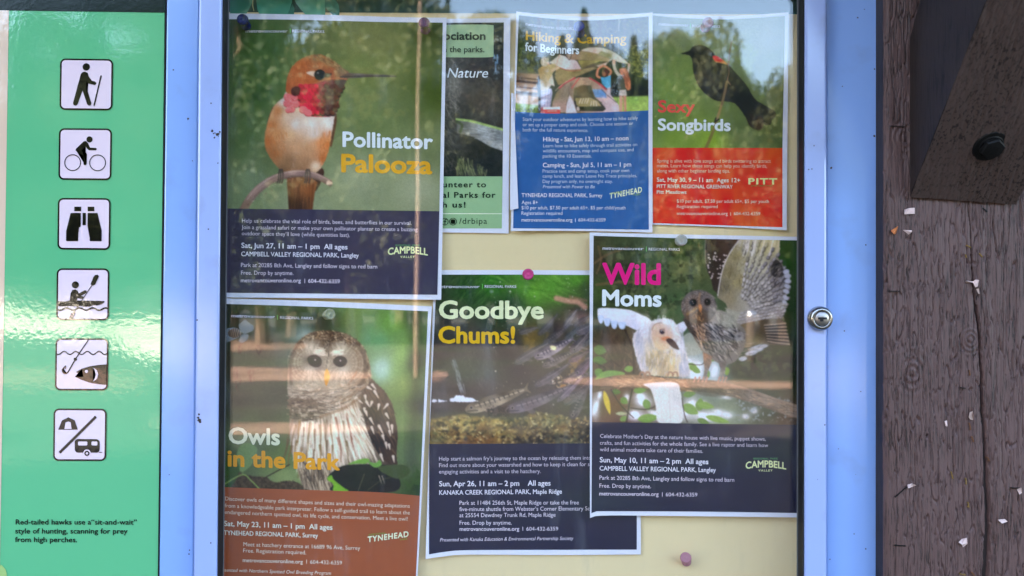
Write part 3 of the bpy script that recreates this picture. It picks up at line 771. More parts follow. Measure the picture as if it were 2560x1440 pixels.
    A.mottle(amp=0.06, sx=4, sy=4, seed=12)
    A.blur(n=1)
    A.mottle(amp=0.05, sx=1.7, sy=1.7, seed=90, octv=1)
    return A


def fry(A, x, y, L, ang, h, bend=0.12, light=(142, 138, 150), dark=(40, 38, 46), alpha=0.9, bars=True, seed=1):
    """A young salmon with its head at (x, y), its body trailing at the given angle."""
    a = math.radians(ang)

    def T(u, v):
        v2 = v + bend * L * (u * u)
        return (x + math.cos(a) * u * L + math.sin(a) * v2 * -1, y + math.sin(a) * u * L + math.cos(a) * v2)
    us = (0, .06, .16, .3, .5, .7, .86, .93)
    ws = (.12, .34, .46, .5, .46, .34, .2, .16)
    top = [T(u, -w * h) for u, w in zip(us, ws)]
    bot = [T(u, w * h) for u, w in zip(us, ws)]
    tl = [T(1.0, -.42 * h), T(.965, 0), T(1.0, .42 * h)]
    mid = tuple(int(.55 * p + .45 * q) for p, q in zip(light, dark))
    A.shape(top + tl + bot[::-1], [(*T(.2, -.5 * h), dark), (*T(.6, -.4 * h), dark), (*T(.2, .3 * h), light), (*T(.55, .3 * h), light), (*T(.2, 0), mid), (*T(.85, 0), mid)], 2.0, alpha)
    A.line([T(.16, -.1 * h), T(.5, -.05 * h), T(.9, 0)], h * .1, tuple(min(255, c + 36) for c in light), 1.6, alpha * .6)
    if bars:
        for k in range(9):
            u = .22 + k * .075
            w = h * (.34 - .02 * k)
            A.line([T(u, -w * .5), T(u + .01, w * .55)], h * .13, dark, 1.6, alpha * .75, w1=h * .05)
    A.blob(*T(.09, -.06 * h), h * .135, h * .135, (140, 136, 136), alpha, hard=1.4)
    A.blob(*T(.09, -.06 * h), h * .085, h * .085, (18, 18, 22), alpha, hard=1.4)
    A.line([T(.02, .12 * h), T(.1, .2 * h), T(.17, .3 * h)], h * .07, dark, 1.4, alpha * .8)
    A.shape([T(.26, .42 * h), T(.34, .9 * h), T(.38, .8 * h), T(.34, .44 * h)], light, 1.6, alpha * .5)


def art_salmon():
    A = Art(1064, 678, 1606, 1118)
    A.view(1050, 660, 3.064)
    A.bg([(200, 130, (52, 70, 50)), (350, 200, (38, 66, 38)), (550, 150, (48, 104, 40)), (800, 110, (78, 140, 60)), (880, 200, (96, 156, 58)), (1000, 150, (84, 140, 56)), (1200, 110, (76, 130, 48)), (700, 330, (36, 62, 40)), (1250, 200, (62, 84, 50)), (1200, 400, (72, 60, 60)), (250, 480, (56, 58, 60)), (450, 600, (60, 60, 68)), (150, 720, (42, 38, 44)), (300, 1000, (34, 34, 42)), (650, 700, (36, 34, 40)),
          (600, 420, (40, 58, 44)), (700, 600, (58, 54, 58)), (850, 560, (94, 82, 48)), (1050, 500, (58, 54, 56)), (250, 850, (56, 56, 60)), (500, 850, (64, 66, 76)), (750, 800, (48, 46, 52)), (150, 1050, (50, 52, 62)), (600, 1050, (58, 54, 54)), (1000, 1000, (66, 62, 66)), (1250, 750, (88, 76, 62)), (1250, 1000, (62, 58, 60)), (1450, 600, (60, 60, 62)), (1600, 400, (58, 60, 60)), (900, 1300, (56, 52, 46)), (300, 1300, (90, 84, 60))])
    A.strokes(120, [(200, 90), (520, 90), (480, 340), (250, 400)], 130, 130, 4, [(70, 120, 62), (28, 46, 30), (86, 132, 70)], 0.5, 14, seed=2)
    A.strokes(60, [(560, 90), (1280, 90), (1080, 300), (700, 260)], 28, 120, 16, [(110, 170, 76), (56, 108, 40), (124, 178, 84)], 0.3, 12, soft=4, seed=3)
    A.line([(1045, 262), (1130, 282), (1210, 292), (1262, 330)], 40, (186, 140, 128), 6, 0.8)  # tan bands of sunlit ground reflected in the glass, painted into the print
    A.line([(1150, 250), (1270, 280)], 20, (150, 110, 100), 5, 0.5)
    A.blob(1265, 410, 60, 36, (132, 96, 90), 0.6)
    A.blob(115, 885, 60, 24, (176, 126, 108), 0.55)  # another ground reflection painted into the print
    # bubbles
    for k in range(110):
        x, y = 560 + A.rs.rand() * 720, 90 + A.rs.rand() * 1000
        r = 2.5 + 4.5 * A.rs.rand() ** 3
        A.blob(x, y, r, r, (196, 200, 206), 0.75, hard=1.3)
    A.blob(548, 210, 16, 13, (110, 136, 130), 0.7, hard=2)
    # gravel bed
    bed = [(60, 1190), (150, 1180), (330, 1150), (420, 1170), (520, 1180), (700, 1200), (800, 1170), (900, 1130), (1000, 1150), (1150, 1170), (1300, 1180), (1720, 1200), (1720, 1420), (60, 1420)]
    A.shape(bed, [(150, 1300, (116, 104, 66)), (350, 1230, (132, 120, 80)), (600, 1250, (130, 110, 58)), (300, 1360, (104, 72, 40)), (450, 1330, (112, 78, 42)), (760, 1260, (40, 38, 42)), (850, 1210, (120, 106, 78)), (1050, 1250, (92, 98, 70)), (900, 1350, (60, 58, 54)), (1200, 1250, (70, 72, 56)), (1150, 1330, (120, 118, 100)), (1260, 1320, (52, 52, 46))], 5, smooth=False, fringe=2)
    A.strokes(800, bed, 10, 17, 13, [(176, 164, 110), (70, 52, 32), (140, 112, 58), (206, 200, 164), (44, 38, 34), (120, 96, 54), (96, 106, 72)], 0.62, 60, seed=4, taper=False)
    A.dapple(80, 1160, 1720, 1400, (24, 22, 26), 9, 7, 0.56, 0.06, 0.7, 7)
    A.dapple(80, 1160, 1300, 1400, (196, 176, 110), 8, 6, 0.62, 0.06, 0.6, 9)
    A.blur(60, 1140, 1720, 1420, 2)
    for k in range(16):
        A.blob(90 + A.rs.rand() * 1200, 1190 + A.rs.rand() * 190, 40 + 70 * A.rs.rand(), 22 + 24 * A.rs.rand(), [(24, 24, 28), (150, 134, 90), (96, 66, 38), (60, 66, 52)][k % 4], .5)
    A.strokes(160, bed, 10, 13, 9, [(206, 196, 150), (176, 164, 110), (60, 48, 34)], 0.7, 60, seed=44, taper=False)
    # mossy wood behind
    A.dapple(780, 500, 1000, 700, (120, 104, 58), 14, 14, 0.46, 0.1, 0.6, 5)
    A.dapple(1120, 680, 1320, 880, (132, 112, 78), 9, 9, 0.46, 0.08, 0.7, 6)
    for (x, y, r, c) in ((1245, 797, 20, (196, 170, 128)), (1220, 862, 22, (190, 184, 168)), (1105, 945, 34, (150, 112, 66)), (1020, 1000, 14, (190, 186, 180)), (1060, 870, 12, (196, 190, 176)), (1190, 850, 16, (206, 196, 170)), (1150, 880, 14, (176, 170, 160))):
        A.blob(x, y, r, r * .7, c, 0.85, 10, hard=2)
    A.strokes(70, [(1000, 880), (1200, 820), (1220, 900), (1050, 1010)], 20, 16, 9, [(206, 200, 190), (140, 126, 104), (60, 52, 48)], 0.7, 50, seed=14, taper=False)
    # the school of young fish, far ones first
    G = (118, 118, 132); Dk = (40, 40, 50)
    fry(A, 1100, 500, 190, -62, 46, .12, G, Dk, .75, False)
    fry(A, 905, 545, 230, -42, 48, -.1, (96, 96, 108), Dk, .7, False)
    fry(A, 760, 530, 160, -22, 50, .1, (110, 110, 120), Dk, .7, False)
    fry(A, 1180, 480, 160, -40, 46, .1, (92, 86, 92), Dk, .6, False)
    fry(A, 1190, 655, 180, -38, 52, .05, (112, 108, 116), Dk, .75, False)
    fry(A, 945, 610, 260, -30, 56, -.12, (104, 102, 112), Dk, .7)
    fry(A, 728, 765, 330, -36, 66, .08, (112, 112, 122), (40, 44, 52), .8, False)
    fry(A, 940, 785, 300, -26, 70, .02, (128, 122, 122), Dk, .85)
    fry(A, 878, 715, 340, -22, 86, -.08, (156, 150, 166), (44, 42, 54), .97)
    fry(A, 880, 935, 330, -30, 62, -.06, (112, 110, 124), Dk, .75, False)
    fry(A, 1165, 1185, 330, -72, 88, .12, (98, 94, 106), (46, 44, 54), .85)
    fry(A, 660, 1120, 560, -14, 96, -.12, (112, 108, 122), (50, 48, 60), .9)
    fry(A, 350, 1120, 520, -17, 100, -.04, (158, 150, 134), (40, 38, 36), .98)
    fry(A, 1300, 900, 260, -30, 80, .05, (104, 102, 112), Dk, .8)
    fry(A, 1320, 620, 280, -26, 76, .05, (104, 102, 112), Dk, .8)
    fry(A, 1340, 1080, 300, -18, 90, .0, (112, 108, 112), Dk, .8)
    rs = np.random.RandomState(77)
    for k in range(15):
        x, y = 960 + 330 * rs.rand(), 470 + 620 * rs.rand()
        fry(A, x, y, 170 + 140 * rs.rand(), -52 + 34 * rs.rand(), 44 + 30 * rs.rand(), .2 * rs.rand() - .1, (104 + 40 * rs.rand(), 102 + 38 * rs.rand(), 116 + 38 * rs.rand()), Dk, .6 + .3 * rs.rand(), k % 2 == 0)
    A.dapple(500, 1080, 690, 1180, (20, 18, 22), 4, 4, 0.5, 0.04, 0.85, 3)
    # worn patch where the print has come off
    for p in ([(90, 1050), (100, 1036), (122, 1036), (130, 1050), (115, 1060), (95, 1058)], [(140, 1032), (160, 1042), (212, 1050), (140, 1058)],
              [(228, 1052), (232, 1030), (262, 1022), (275, 1004), (330, 1008), (350, 1020), (400, 1024), (430, 1044), (452, 1050), (400, 1058), (300, 1058)]):
        A.shape(p, (206, 216, 244), 1.6, smooth=False, fringe=1.2)
    A.strokes(60, [(240, 760), (280, 760), (350, 980), (310, 990)], 72, 70, 6, [(110, 124, 140), (126, 138, 150)], 0.5, 6, seed=20)
    A.strokes(130, [(300, 560), (560, 500), (660, 800), (620, 960), (360, 960)], 80, 46, 5, [(104, 108, 116), (44, 44, 50)], 0.3, 20, seed=21)
    A.shape([(995, 632), (1020, 626), (1042, 636), (1040, 656), (1015, 660)], (216, 212, 170), 1.8, fringe=1)
    A.mottle(amp=0.1, sx=4, sy=4, seed=22)
    A.blur(n=1)
    A.mottle(amp=0.05, sx=1.7, sy=1.7, seed=90, octv=1)
    return A


def leaf(A, x, y, L, w, ang, col, alpha=1.0):
    a = math.radians(ang)
    T = lambda u, v: (x + math.cos(a) * u * L - math.sin(a) * v * w, y + math.sin(a) * u * L + math.cos(a) * v * w)
    A.shape([T(0, 0), T(.2, -.4), T(.5, -.5), (T(.8, -.3)), T(1, 0), T(.8, .3), T(.5, .5), T(.2, .4)], col, 1.8, alpha)
    A.line([T(0, 0), T(1, 0)], 3, tuple(min(255, c + 26) for c in col), 1.2, alpha * .6)


def art_moms():
    A = Art(1472, 582, 2002, 1070)
    A.view(1460, 570, 2.823)
    A.bg([(100, 150, (62, 62, 46)), (250, 120, (56, 66, 46)), (450, 200, (60, 78, 52)), (700, 150, (52, 74, 44)), (150, 250, (60, 52, 44)), (300, 330, (56, 58, 46)), (600, 400, (68, 84, 60)), (700, 300, (86, 96, 66)), (850, 300, (72, 82, 56)), (120, 450, (60, 78, 44)), (650, 520, (60, 84, 58)), (600, 600, (62, 84, 56)), (100, 600, (46, 58, 40)),
          (1450, 250, (48, 76, 42)), (1470, 600, (42, 62, 40)), (1450, 950, (30, 42, 30)), (1200, 950, (28, 38, 30)), (1100, 980, (34, 48, 32)), (200, 800, (78, 64, 54)), (280, 900, (62, 54, 46)), (100, 1200, (96, 84, 74)), (220, 1250, (92, 62, 48)), (280, 1330, (70, 50, 42)), (900, 1000, (150, 180, 200)), (1300, 1250, (58, 74, 56)), (1450, 1330, (70, 56, 42)), (1000, 1330, (120, 140, 120))])
    A.dapple(80, 60, 880, 640, (96, 108, 74), 16, 16, 0.52, 0.12, 0.55, 3)
    A.dapple(80, 60, 880, 640, (36, 42, 32), 13, 13, 0.56, 0.1, 0.6, 4)
    A.dapple(1000, 840, 1500, 1060, (64, 84, 56), 13, 13, 0.54, 0.1, 0.6, 5)
    for p, w in (([(70, 250), (160, 190), (300, 140)], 16), ([(100, 130), (120, 230), (90, 320)], 12), ([(90, 400), (300, 380), (480, 400)], 20)):
        A.line(p, w, (112, 88, 66), 3, 0.55)
    A.strokes(120, [(70, 640), (380, 640), (380, 1000), (70, 1000)], 80, 60, 12, [(84, 76, 62), (44, 38, 34), (100, 84, 70)], 0.4, 40, seed=6)
    # bright sky gaps below the branch
    for (x, y, rx, ry, a) in ((790, 1010, 70, 110, 1), (730, 960, 50, 60, 1), (920, 1010, 30, 60, 1), (420, 1230, 70, 40, 1), (360, 1320, 60, 44, 1), (720, 1290, 60, 50, .95), (850, 1330, 90, 40, .9), (950, 1300, 50, 26, .7), (80, 1270, 30, 90, .9), (110, 1180, 20, 40, .8), (1200, 1290, 40, 30, .55), (1140, 1330, 40, 26, .6), (1000, 1195, 60, 16, .5), (1370, 1220, 30, 16, .4), (830, 1240, 40, 26, .8), (400, 1190, 50, 36, 1), (560, 1330, 200, 40, .8), (760, 1250, 50, 60, .9), (910, 1330, 60, 34, 1), (300, 1200, 26, 40, .7), (1010, 1320, 60, 30, .7)):
        A.blob(x, y, rx, ry, (214, 222, 246), a, hard=None)
        A.blob(x, y, rx * .55, ry * .6, (220, 228, 250), a, 20, hard=4)
    A.dapple(1050, 1180, 1480, 1380, (140, 160, 180), 6, 6, 0.6, 0.04, 0.7, 7)
    # leaves and twigs
    for (x, y, L, w, a, c) in ((70, 850, 90, 70, 15, (78, 112, 58)), (62, 930, 100, 60, 8, (70, 106, 52)), (80, 1000, 80, 60, 40, (90, 128, 64)), (75, 1080, 220, 96, -14, (108, 150, 78)), (285, 1000, 70, 44, -10, (104, 146, 70)), (60, 1120, 80, 50, 10, (60, 92, 42)), (820, 1020, 80, 40, -150, (98, 136, 66)), (730, 960, 90, 50, 30, (104, 142, 64)),
                              (860, 1000, 60, 40, 70, (92, 132, 56)), (900, 940, 60, 50, -60, (96, 136, 66)), (1000, 980, 60, 44, 80, (112, 150, 60)), (350, 1150, 100, 50, -10, (92, 134, 62)), (260, 1200, 60, 50, 40, (86, 124, 54)), (225, 1310, 80, 26, 0, (150, 160, 130)), (255, 1360, 60, 40, -30, (92, 130, 62)), (380, 1350, 150, 60, -6, (104, 146, 62)), (430, 1210, 80, 54, 70, (90, 130, 60)), (700, 1250, 120, 70, 30, (100, 142, 62)),
                              (810, 1290, 90, 60, -80, (96, 134, 62)), (800, 1240, 120, 50, 12, (110, 150, 70)), (860, 1330, 170, 44, 14, (112, 152, 66)), (800, 1350, 90, 40, 20, (80, 116, 54)), (700, 1180, 90, 44, -10, (84, 120, 56)), (200, 1150, 60, 40, 10, (72, 104, 50))):
        leaf(A, x, y, L, w, a, c, 0.95)
    leaf(A, 142, 1150, 170, 40, 76, (196, 176, 60), .95)
    for p, w in (([(290, 720), (345, 860), (350, 1020)], 12), ([(340, 1140), (320, 1240), (300, 1370)], 10), ([(190, 1140), (260, 1250), (350, 1340)], 7), ([(80, 950), (150, 990), (130, 1010)], 7), ([(190, 930), (265, 985)], 6), ([(740, 960), (830, 965), (850, 930)], 5), ([(690, 1200), (710, 1320), (730, 1370)], 7), ([(330, 1270), (440, 1280), (520, 1250)], 7)):
        A.line(p, w, (46, 40, 36), 1.4, .9)
    # branch the owls stand on
    brn = [(60, 1120), (130, 1105), (260, 1080), (420, 1085), (600, 1105), (760, 1110), (900, 1120), (1060, 1150), (1220, 1200), (1360, 1250), (1520, 1300)]
    A.line(brn, 86, [(100, 1100, (82, 74, 60)), (300, 1060, (150, 122, 92)), (300, 1120, (96, 84, 70)), (550, 1090, (166, 126, 90)), (700, 1130, (112, 88, 68)), (850, 1110, (112, 104, 88)), (850, 1150, (58, 56, 50)), (1050, 1160, (104, 98, 88)), (1300, 1220, (146, 134, 124)), (1300, 1290, (88, 82, 76)), (1460, 1280, (136, 124, 114))], 2, w1=92)
    A.strokes(330, [(100, 1080), (280, 1042), (600, 1070), (900, 1090), (1200, 1160), (1500, 1270), (1500, 1350), (1200, 1240), (900, 1160), (500, 1140), (110, 1140)], lambda x, y: 4 + max(0, x - 700) * .024, 40, 9, [(186, 160, 132), (80, 68, 58), (130, 110, 92), (66, 66, 52)], 0.5, 18, seed=8)
    A.shape([(730, 1080), (800, 1070), (930, 1100), (1000, 1180), (900, 1190), (780, 1160)], (74, 74, 62), 6, .6, noise=.3)
    # ---- white owl with spread wing
    W = (212, 216, 238)
    A.shape([(95, 590), (110, 566), (200, 566), (320, 578), (400, 610), (460, 640), (480, 690), (380, 720), (300, 690), (200, 660), (110, 645)], [(120, 590, (206, 214, 240)), (250, 610, (214, 218, 242)), (350, 690, (186, 196, 230)), (430, 670, (216, 216, 236))], 2)
    for (x, y, w, l) in ((120, 640, 34, 70), (165, 660, 40, 70), (215, 675, 40, 76), (270, 685, 46, 60)):
        A.shape([(x - w / 2 - 4, y - 20), (x + w / 2 + 2, y - 20), (x + w / 2 - 4, y + l * .3), (x, y + l * .5), (x - w / 2 + 2, y + l * .3)], (176, 198, 240), 1.8)
        A.line([(x + w / 2, y - 10), (x + w / 2 - 4, y + l * .3)], 3, (110, 130, 160), 1.2, .7)
    A.shape([(650, 690), (720, 655), (735, 690), (690, 740)], (200, 206, 236), 2)
    A.shape([(690, 780), (760, 740), (820, 840), (830, 880), (770, 900), (700, 880)], (150, 158, 156), 3, .85)
    A.shape([(425, 1100), (470, 1140), (505, 1250), (520, 1365), (600, 1378), (690, 1370), (692, 1260), (680, 1150), (640, 1090)], [(450, 1130, (206, 206, 220)), (560, 1200, (214, 214, 226)), (650, 1200, (190, 196, 210)), (600, 1330, (206, 210, 218))], 2)
    A.line([(600, 1170), (610, 1368)], 4, (164, 168, 178), 1.4, .7)
    A.line([(540, 1170), (548, 1365)], 3, (176, 180, 188), 1.4, .6)
    wb = [(470, 660), (540, 640), (610, 645), (660, 690), (690, 770), (715, 850), (735, 940), (740, 1040), (640, 1050), (520, 1045), (420, 1030), (385, 960), (360, 880), (345, 770), (400, 700)]
    A.shape(wb, [(420, 720, (206, 210, 234)), (380, 850, (198, 204, 226)), (400, 980, (206, 206, 218)), (600, 660, (216, 218, 238)), (680, 850, (206, 212, 236)), (710, 980, (204, 208, 226)), (500, 900, (160, 144, 108)), (560, 960, (150, 130, 96)), (470, 960, (132, 120, 92)), (620, 960, (206, 186, 142)), (620, 1030, (214, 196, 160)), (500, 1020, (206, 200, 180)), (560, 1030, (170, 150, 116))], 2.2, fringe=2)
    A.strokes(260, wb, 92, 60, 9, [(228, 230, 246), (176, 180, 200), (200, 200, 214), (160, 164, 186)], .4, 14, soft=2, seed=9)
    A.strokes(90, [(345, 760), (420, 720), (430, 1020), (390, 980)], 96, 70, 10, [(150, 156, 184), (190, 194, 214)], .45, 10, soft=2, seed=91)
    A.strokes(90, [(660, 700), (700, 760), (740, 1040), (670, 1040), (690, 880)], 86, 70, 10, [(150, 158, 186), (196, 200, 220)], .5, 10, soft=2, seed=92)
    A.line([(480, 680), (462, 760), (490, 850), (560, 884), (620, 860), (650, 790)], 16, (150, 140, 146), 5, .45)
    A.strokes(60, [(430, 880), (660, 880), (650, 1020), (450, 1010)], 92, 44, 8, [(196, 176, 128), (140, 122, 92), (222, 206, 166)], .5, 12, seed=10)
    A.shape([(475, 750), (490, 690), (540, 672), (590, 690), (625, 740), (620, 800), (590, 850), (540, 860), (500, 830)], [(500, 700, (196, 176, 170)), (550, 780, (196, 164, 146)), (520, 830, (206, 184, 156)), (600, 720, (196, 180, 180))], 6)
    A.strokes(50, [(490, 700), (620, 700), (610, 830), (520, 850)], 70, 30, 7, [(222, 206, 190), (170, 140, 126), (214, 190, 166)], .5, 40, soft=2, seed=93)
    A.line([(478, 720), (500, 680), (550, 668)], 8, (150, 128, 116), 1.6, .7)
    A.blob(552, 730, 24, 22, (150, 124, 120), .8, hard=2)
    A.blob(552, 731, 17, 17, (54, 46, 58), 1, hard=1.6)
    A.blob(546, 725, 4, 4, (200, 206, 226), 1, hard=1.2)
    A.line([(530, 700), (590, 745)], 8, (196, 170, 160), 2, .8)
    A.shape([(545, 775), (585, 765), (612, 775), (600, 790), (560, 795)], (190, 132, 104), 2)
    A.shape([(580, 790), (605, 778), (640, 800), (672, 856), (635, 848), (600, 820)], (58, 44, 48), 1.8)
    A.strokes(40, [(520, 640), (640, 650), (690, 800), (650, 760)], 60, 40, 6, [(232, 232, 244), (180, 186, 206)], .5, 16, seed=12)
    for x in (400, 440, 600, 635):
        A.line([(x - 8, 1042), (x, 1020), (x + 20, 1020), (x + 26, 1046)], 12, (150, 116, 96), 1.6, .9)
    # ---- barred owl, zoom of its own
    A.view(1680, 590, 3.892)
    far = [(330, 20), (322, 150), (328, 260), (345, 350), (380, 420), (400, 520), (440, 560), (470, 430), (500, 290), (560, 180), (640, 90), (680, 20)]
    A.shape(far, [(350, 80, (58, 48, 44)), (400, 250, (50, 42, 40)), (560, 100, (70, 56, 48)), (430, 450, (56, 48, 44))], 2, smooth=False)
    A.line([(328, 30), (322, 150), (330, 270)], 5, (150, 146, 140), 1.4, .8)
    for k in range(46):
        x, y = 350 + A.rs.rand() * 190, 160 + A.rs.rand() * 260
        if x > 540 - (y - 160) * .3:
            continue
        A.blob(x, y, 8, 7, (206, 200, 206), .85, hard=1.5)
    # raised wing, pale underside with dark barring
    wing = [(660, 30), (600, 100), (545, 190), (505, 280), (470, 400), (450, 520), (440, 600), (520, 650), (560, 760), (640, 800), (760, 800), (1050, 800), (1090, 720), (1110, 600), (1140, 500), (1148, 420), (1140, 340), (1095, 320), (1070, 260), (1030, 215), (1050, 130), (1050, 30)]
    A.shape(wing, [(620, 200, (128, 122, 92)), (560, 350, (112, 106, 84)), (500, 500, (96, 92, 80)), (640, 450, (140, 132, 100)), (760, 120, (196, 198, 206)), (900, 120, (186, 182, 140)), (1000, 100, (196, 190, 160)), (760, 300, (182, 186, 168)), (900, 300, (190, 192, 176)), (1000, 300, (70, 66, 66)), (900, 480, (164, 164, 172)), (1050, 450, (98, 90, 94)), (1000, 600, (150, 148, 160)), (700, 620, (150, 148, 142)), (800, 700, (160, 160, 164)), (1100, 400, (170, 184, 214)), (560, 600, (132, 124, 104))], 2, smooth=False, fringe=1)
    A.line([(650, 40), (560, 170), (505, 290), (470, 420), (445, 580)], 9, (206, 206, 220), 1.8, .85)
    A.strokes(150, [(600, 120), (720, 80), (720, 480), (560, 560), (480, 560), (520, 300)], 100, 40, 9, [(168, 160, 118), (84, 78, 60), (120, 112, 84)], .5, 25, seed=13)
    rows = 0
    for i in range(13):
        t = i / 12
        for j in range(12):
            u = j / 11
            # feather cells fan out from the shoulder to the wing's edge
            ang = math.radians(-88 + 72 * t)
            rad = 190 + u * (560 + 60 * math.sin(t * 3.1)) * (1 - .32 * t)
            x = 560 + math.cos(ang) * rad * .92 + 60
            y = 760 + math.sin(ang) * rad * 1.02
            if y < 45 or x > 1135 or x < 700 - t * 100:
                continue
            x += A.rs.randn() * 5
            y += A.rs.randn() * 5
            w, h = 25 * (.8 + .45 * A.rs.rand()), 16 * (.8 + .4 * A.rs.rand())
            aa = math.degrees(ang)
            pale = (206, 206, 214) if u < .55 else ((196, 194, 176) if t < .4 else (168, 168, 186))
            A.blob(x + 3, y + 5, w, h, (56, 52, 54), .7 + .3 * A.rs.rand(), aa, hard=2.4)
            A.blob(x, y, w * .88, h * .78, np.array(pale) * (.74 + .28 * A.rs.rand()), .85, aa, hard=3)
    A.shape([(960, 350), (990, 250), (1020, 232), (1065, 275), (1090, 350), (1080, 395), (1000, 400)], (54, 50, 52), 3, .85)
    A.strokes(40, [(950, 360), (1020, 240), (1090, 340), (1100, 480), (980, 480)], -50, 40, 9, [(34, 32, 36), (150, 146, 150)], .7, 12, seed=15)
    for k, (x, y) in enumerate(((1110, 345), (1128, 390), (1130, 440), (1125, 490), (1112, 540), (1105, 600), (1098, 650), (1085, 710))):
        A.blob(x, y, 32, 20, (182, 192, 222), .9, -20 + k * 12, hard=2)
    for k in range(9):
        x = 690 + k * 42
        A.line([(x, 40), (x - 20, 120), (x - 40, 190)], 13, (226, 226, 228) if k % 2 else (150, 146, 104), 2.4, .6)
    low = [(520, 700), (640, 740), (900, 720), (1095, 700), (1080, 770), (1060, 830), (900, 850), (720, 880), (600, 880), (540, 800)]
    A.shape(low, [(600, 800, (150, 152, 144)), (800, 760, (166, 164, 166)), (1000, 740, (150, 148, 158)), (900, 820, (120, 112, 106))], 5, smooth=False, fringe=2)
    for r in range(4):
        for k in range(13):
            x, y = 640 + k * 36 + r * 14, 850 - k * 7 - r * 34 + A.rs.randn() * 4
            A.blob(x + 2, y + 5, 21, 12, (86, 82, 84), .6, -18, hard=3)
            A.blob(x, y, 19, 10, np.array((190, 190, 200)) * (.78 + .25 * A.rs.rand()), .85, -18, hard=3)
    # tail and lower wing
    A.shape([(560, 900), (700, 850), (900, 810), (1050, 800), (1105, 850), (1110, 920), (1140, 1000), (1145, 1060), (1000, 1060), (850, 1050), (720, 1090), (600, 1060)], [(700, 930, (110, 98, 76)), (850, 900, (84, 74, 60)), (1000, 880, (96, 88, 80)), (1000, 980, (62, 58, 58)), (800, 1030, (112, 106, 78)), (1100, 1030, (110, 106, 104))], 2, smooth=False, fringe=1)
    for k in range(7):
        y0, y1 = 860 + k * 26, 850 + k * 34
        A.line([(900 + k * 6, y0 + 10), (1010, (y0 + y1) / 2 + 4), (1105 + k * 6, y1)], 14, (168, 158, 148), 2, .75, w1=16)
        A.line([(900 + k * 6, y0 + 20), (1010, (y0 + y1) / 2 + 17), (1100 + k * 6, y1 + 14)], 9, (44, 40, 42), 2, .8)
    for k, (x, y, l) in enumerate(((850, 1080, 90), (820, 1110, 70), (770, 1140, 60), (690, 1195, 40))):
        A.blob(x, y, l, 22, (196, 206, 232), .8, -10, hard=2)
    A.strokes(60, [(600, 1000), (900, 1040), (820, 1150), (620, 1240), (560, 1180)], -15, 60, 9, [(150, 146, 130), (80, 78, 72), (190, 192, 200)], .55, 14, seed=16)
    # body
    ob = [(110, 800), (150, 900), (200, 970), (232, 1020), (270, 1090), (320, 1150), (400, 1210), (500, 1250), (600, 1230), (660, 1160), (700, 1090), (720, 980), (700, 900), (640, 840), (560, 760), (440, 720), (300, 780), (200, 820)]
    A.shape(ob, [(150, 860, (62, 54, 50)), (200, 930, (62, 52, 46)), (260, 880, (140, 106, 84)), (300, 1000, (136, 116, 104)), (280, 1060, (118, 108, 102)), (420, 900, (118, 118, 124)), (450, 1000, (112, 114, 120)), (420, 1110, (92, 92, 96)), (560, 1080, (98, 96, 98)), (560, 830, (150, 154, 148)), (520, 1200, (104, 104, 106)), (650, 1000, (96, 94, 90))], 2, fringe=1.4)
    A.strokes(240, [(230, 860), (340, 820), (700, 940), (660, 1120), (500, 1220), (330, 1130), (240, 1010)], lambda x, y: 42 + (y - 1000) * .05, 76, 13, [(176, 176, 184), (34, 32, 36), (140, 138, 144), (44, 42, 46), (28, 26, 30)], .8, 18, seed=17)
    A.strokes(90, [(210, 860), (300, 810), (330, 1000), (290, 1080), (230, 980)], 62, 50, 11, [(176, 140, 112), (70, 56, 50), (196, 170, 146)], .65, 14, seed=18)
    A.strokes(70, [(430, 760), (640, 790), (620, 900), (450, 880)], 60, 50, 8, [(176, 180, 172), (120, 124, 116)], .5, 20, seed=19)
    A.blob(655, 980, 46, 46, (146, 146, 152), .8, hard=3)
    A.blob(655, 975, 16, 12, (70, 68, 72), .7, hard=2)
    # legs and feet
    A.shape([(300, 1130), (390, 1170), (385, 1230), (350, 1320), (335, 1390), (300, 1390), (315, 1290), (305, 1200)], [(320, 1160, (150, 110, 88)), (350, 1220, (116, 96, 84)), (330, 1340, (110, 108, 104))], 2, smooth=False, noise=.25, ns=4)
    A.shape([(445, 1210), (530, 1230), (520, 1310), (505, 1390), (455, 1390), (470, 1290)], [(490, 1250, (84, 80, 82)), (480, 1340, (126, 128, 126))], 2, smooth=False, noise=.25, ns=4)
    for x in (220, 260, 300, 335, 455, 490, 520):
        A.line([(x + 8, 1378), (x, 1400), (x - 8, 1420)], 22, (176, 132, 122), 2, .9, w1=8)
    # head
    A.blob(262, 690, 174, 166, [(150, 600, (92, 88, 90)), (300, 560, (84, 80, 84)), (380, 620, (80, 78, 84)), (120, 700, (104, 94, 90)), (200, 760, (92, 72, 54)), (280, 780, (74, 60, 50)), (380, 760, (92, 90, 90))], 1, 8, hard=2.4)
    A.strokes(160, [(110, 620), (180, 550), (300, 530), (410, 580), (440, 700), (400, 760), (380, 640), (270, 580), (160, 640), (130, 760), (105, 700)], lambda x, y: -60 + (x - 100) * .35, 34, 7, [(160, 154, 156), (56, 50, 50), (120, 112, 112)], .6, 18, seed=20)
    A.blob(205, 655, 78, 84, (104, 92, 86), .8, 10, hard=4)
    A.blob(345, 650, 62, 76, (96, 92, 96), .8, -10, hard=4)
    for cx, cy, r0 in ((205, 650, 66), (345, 645, 56)):
        for k in range(30):
            t = 2 * math.pi * k / 30
            A.line([(cx + math.cos(t) * r0 * .55, cy + math.sin(t) * r0 * .6), (cx + math.cos(t) * r0, cy + math.sin(t) * r0 * 1.05)], 5, (150, 144, 144) if k % 2 else (78, 68, 66), 1.3, .5)
    A.line([(272, 560), (262, 620), (272, 680)], 20, (140, 112, 92), 3, .7)
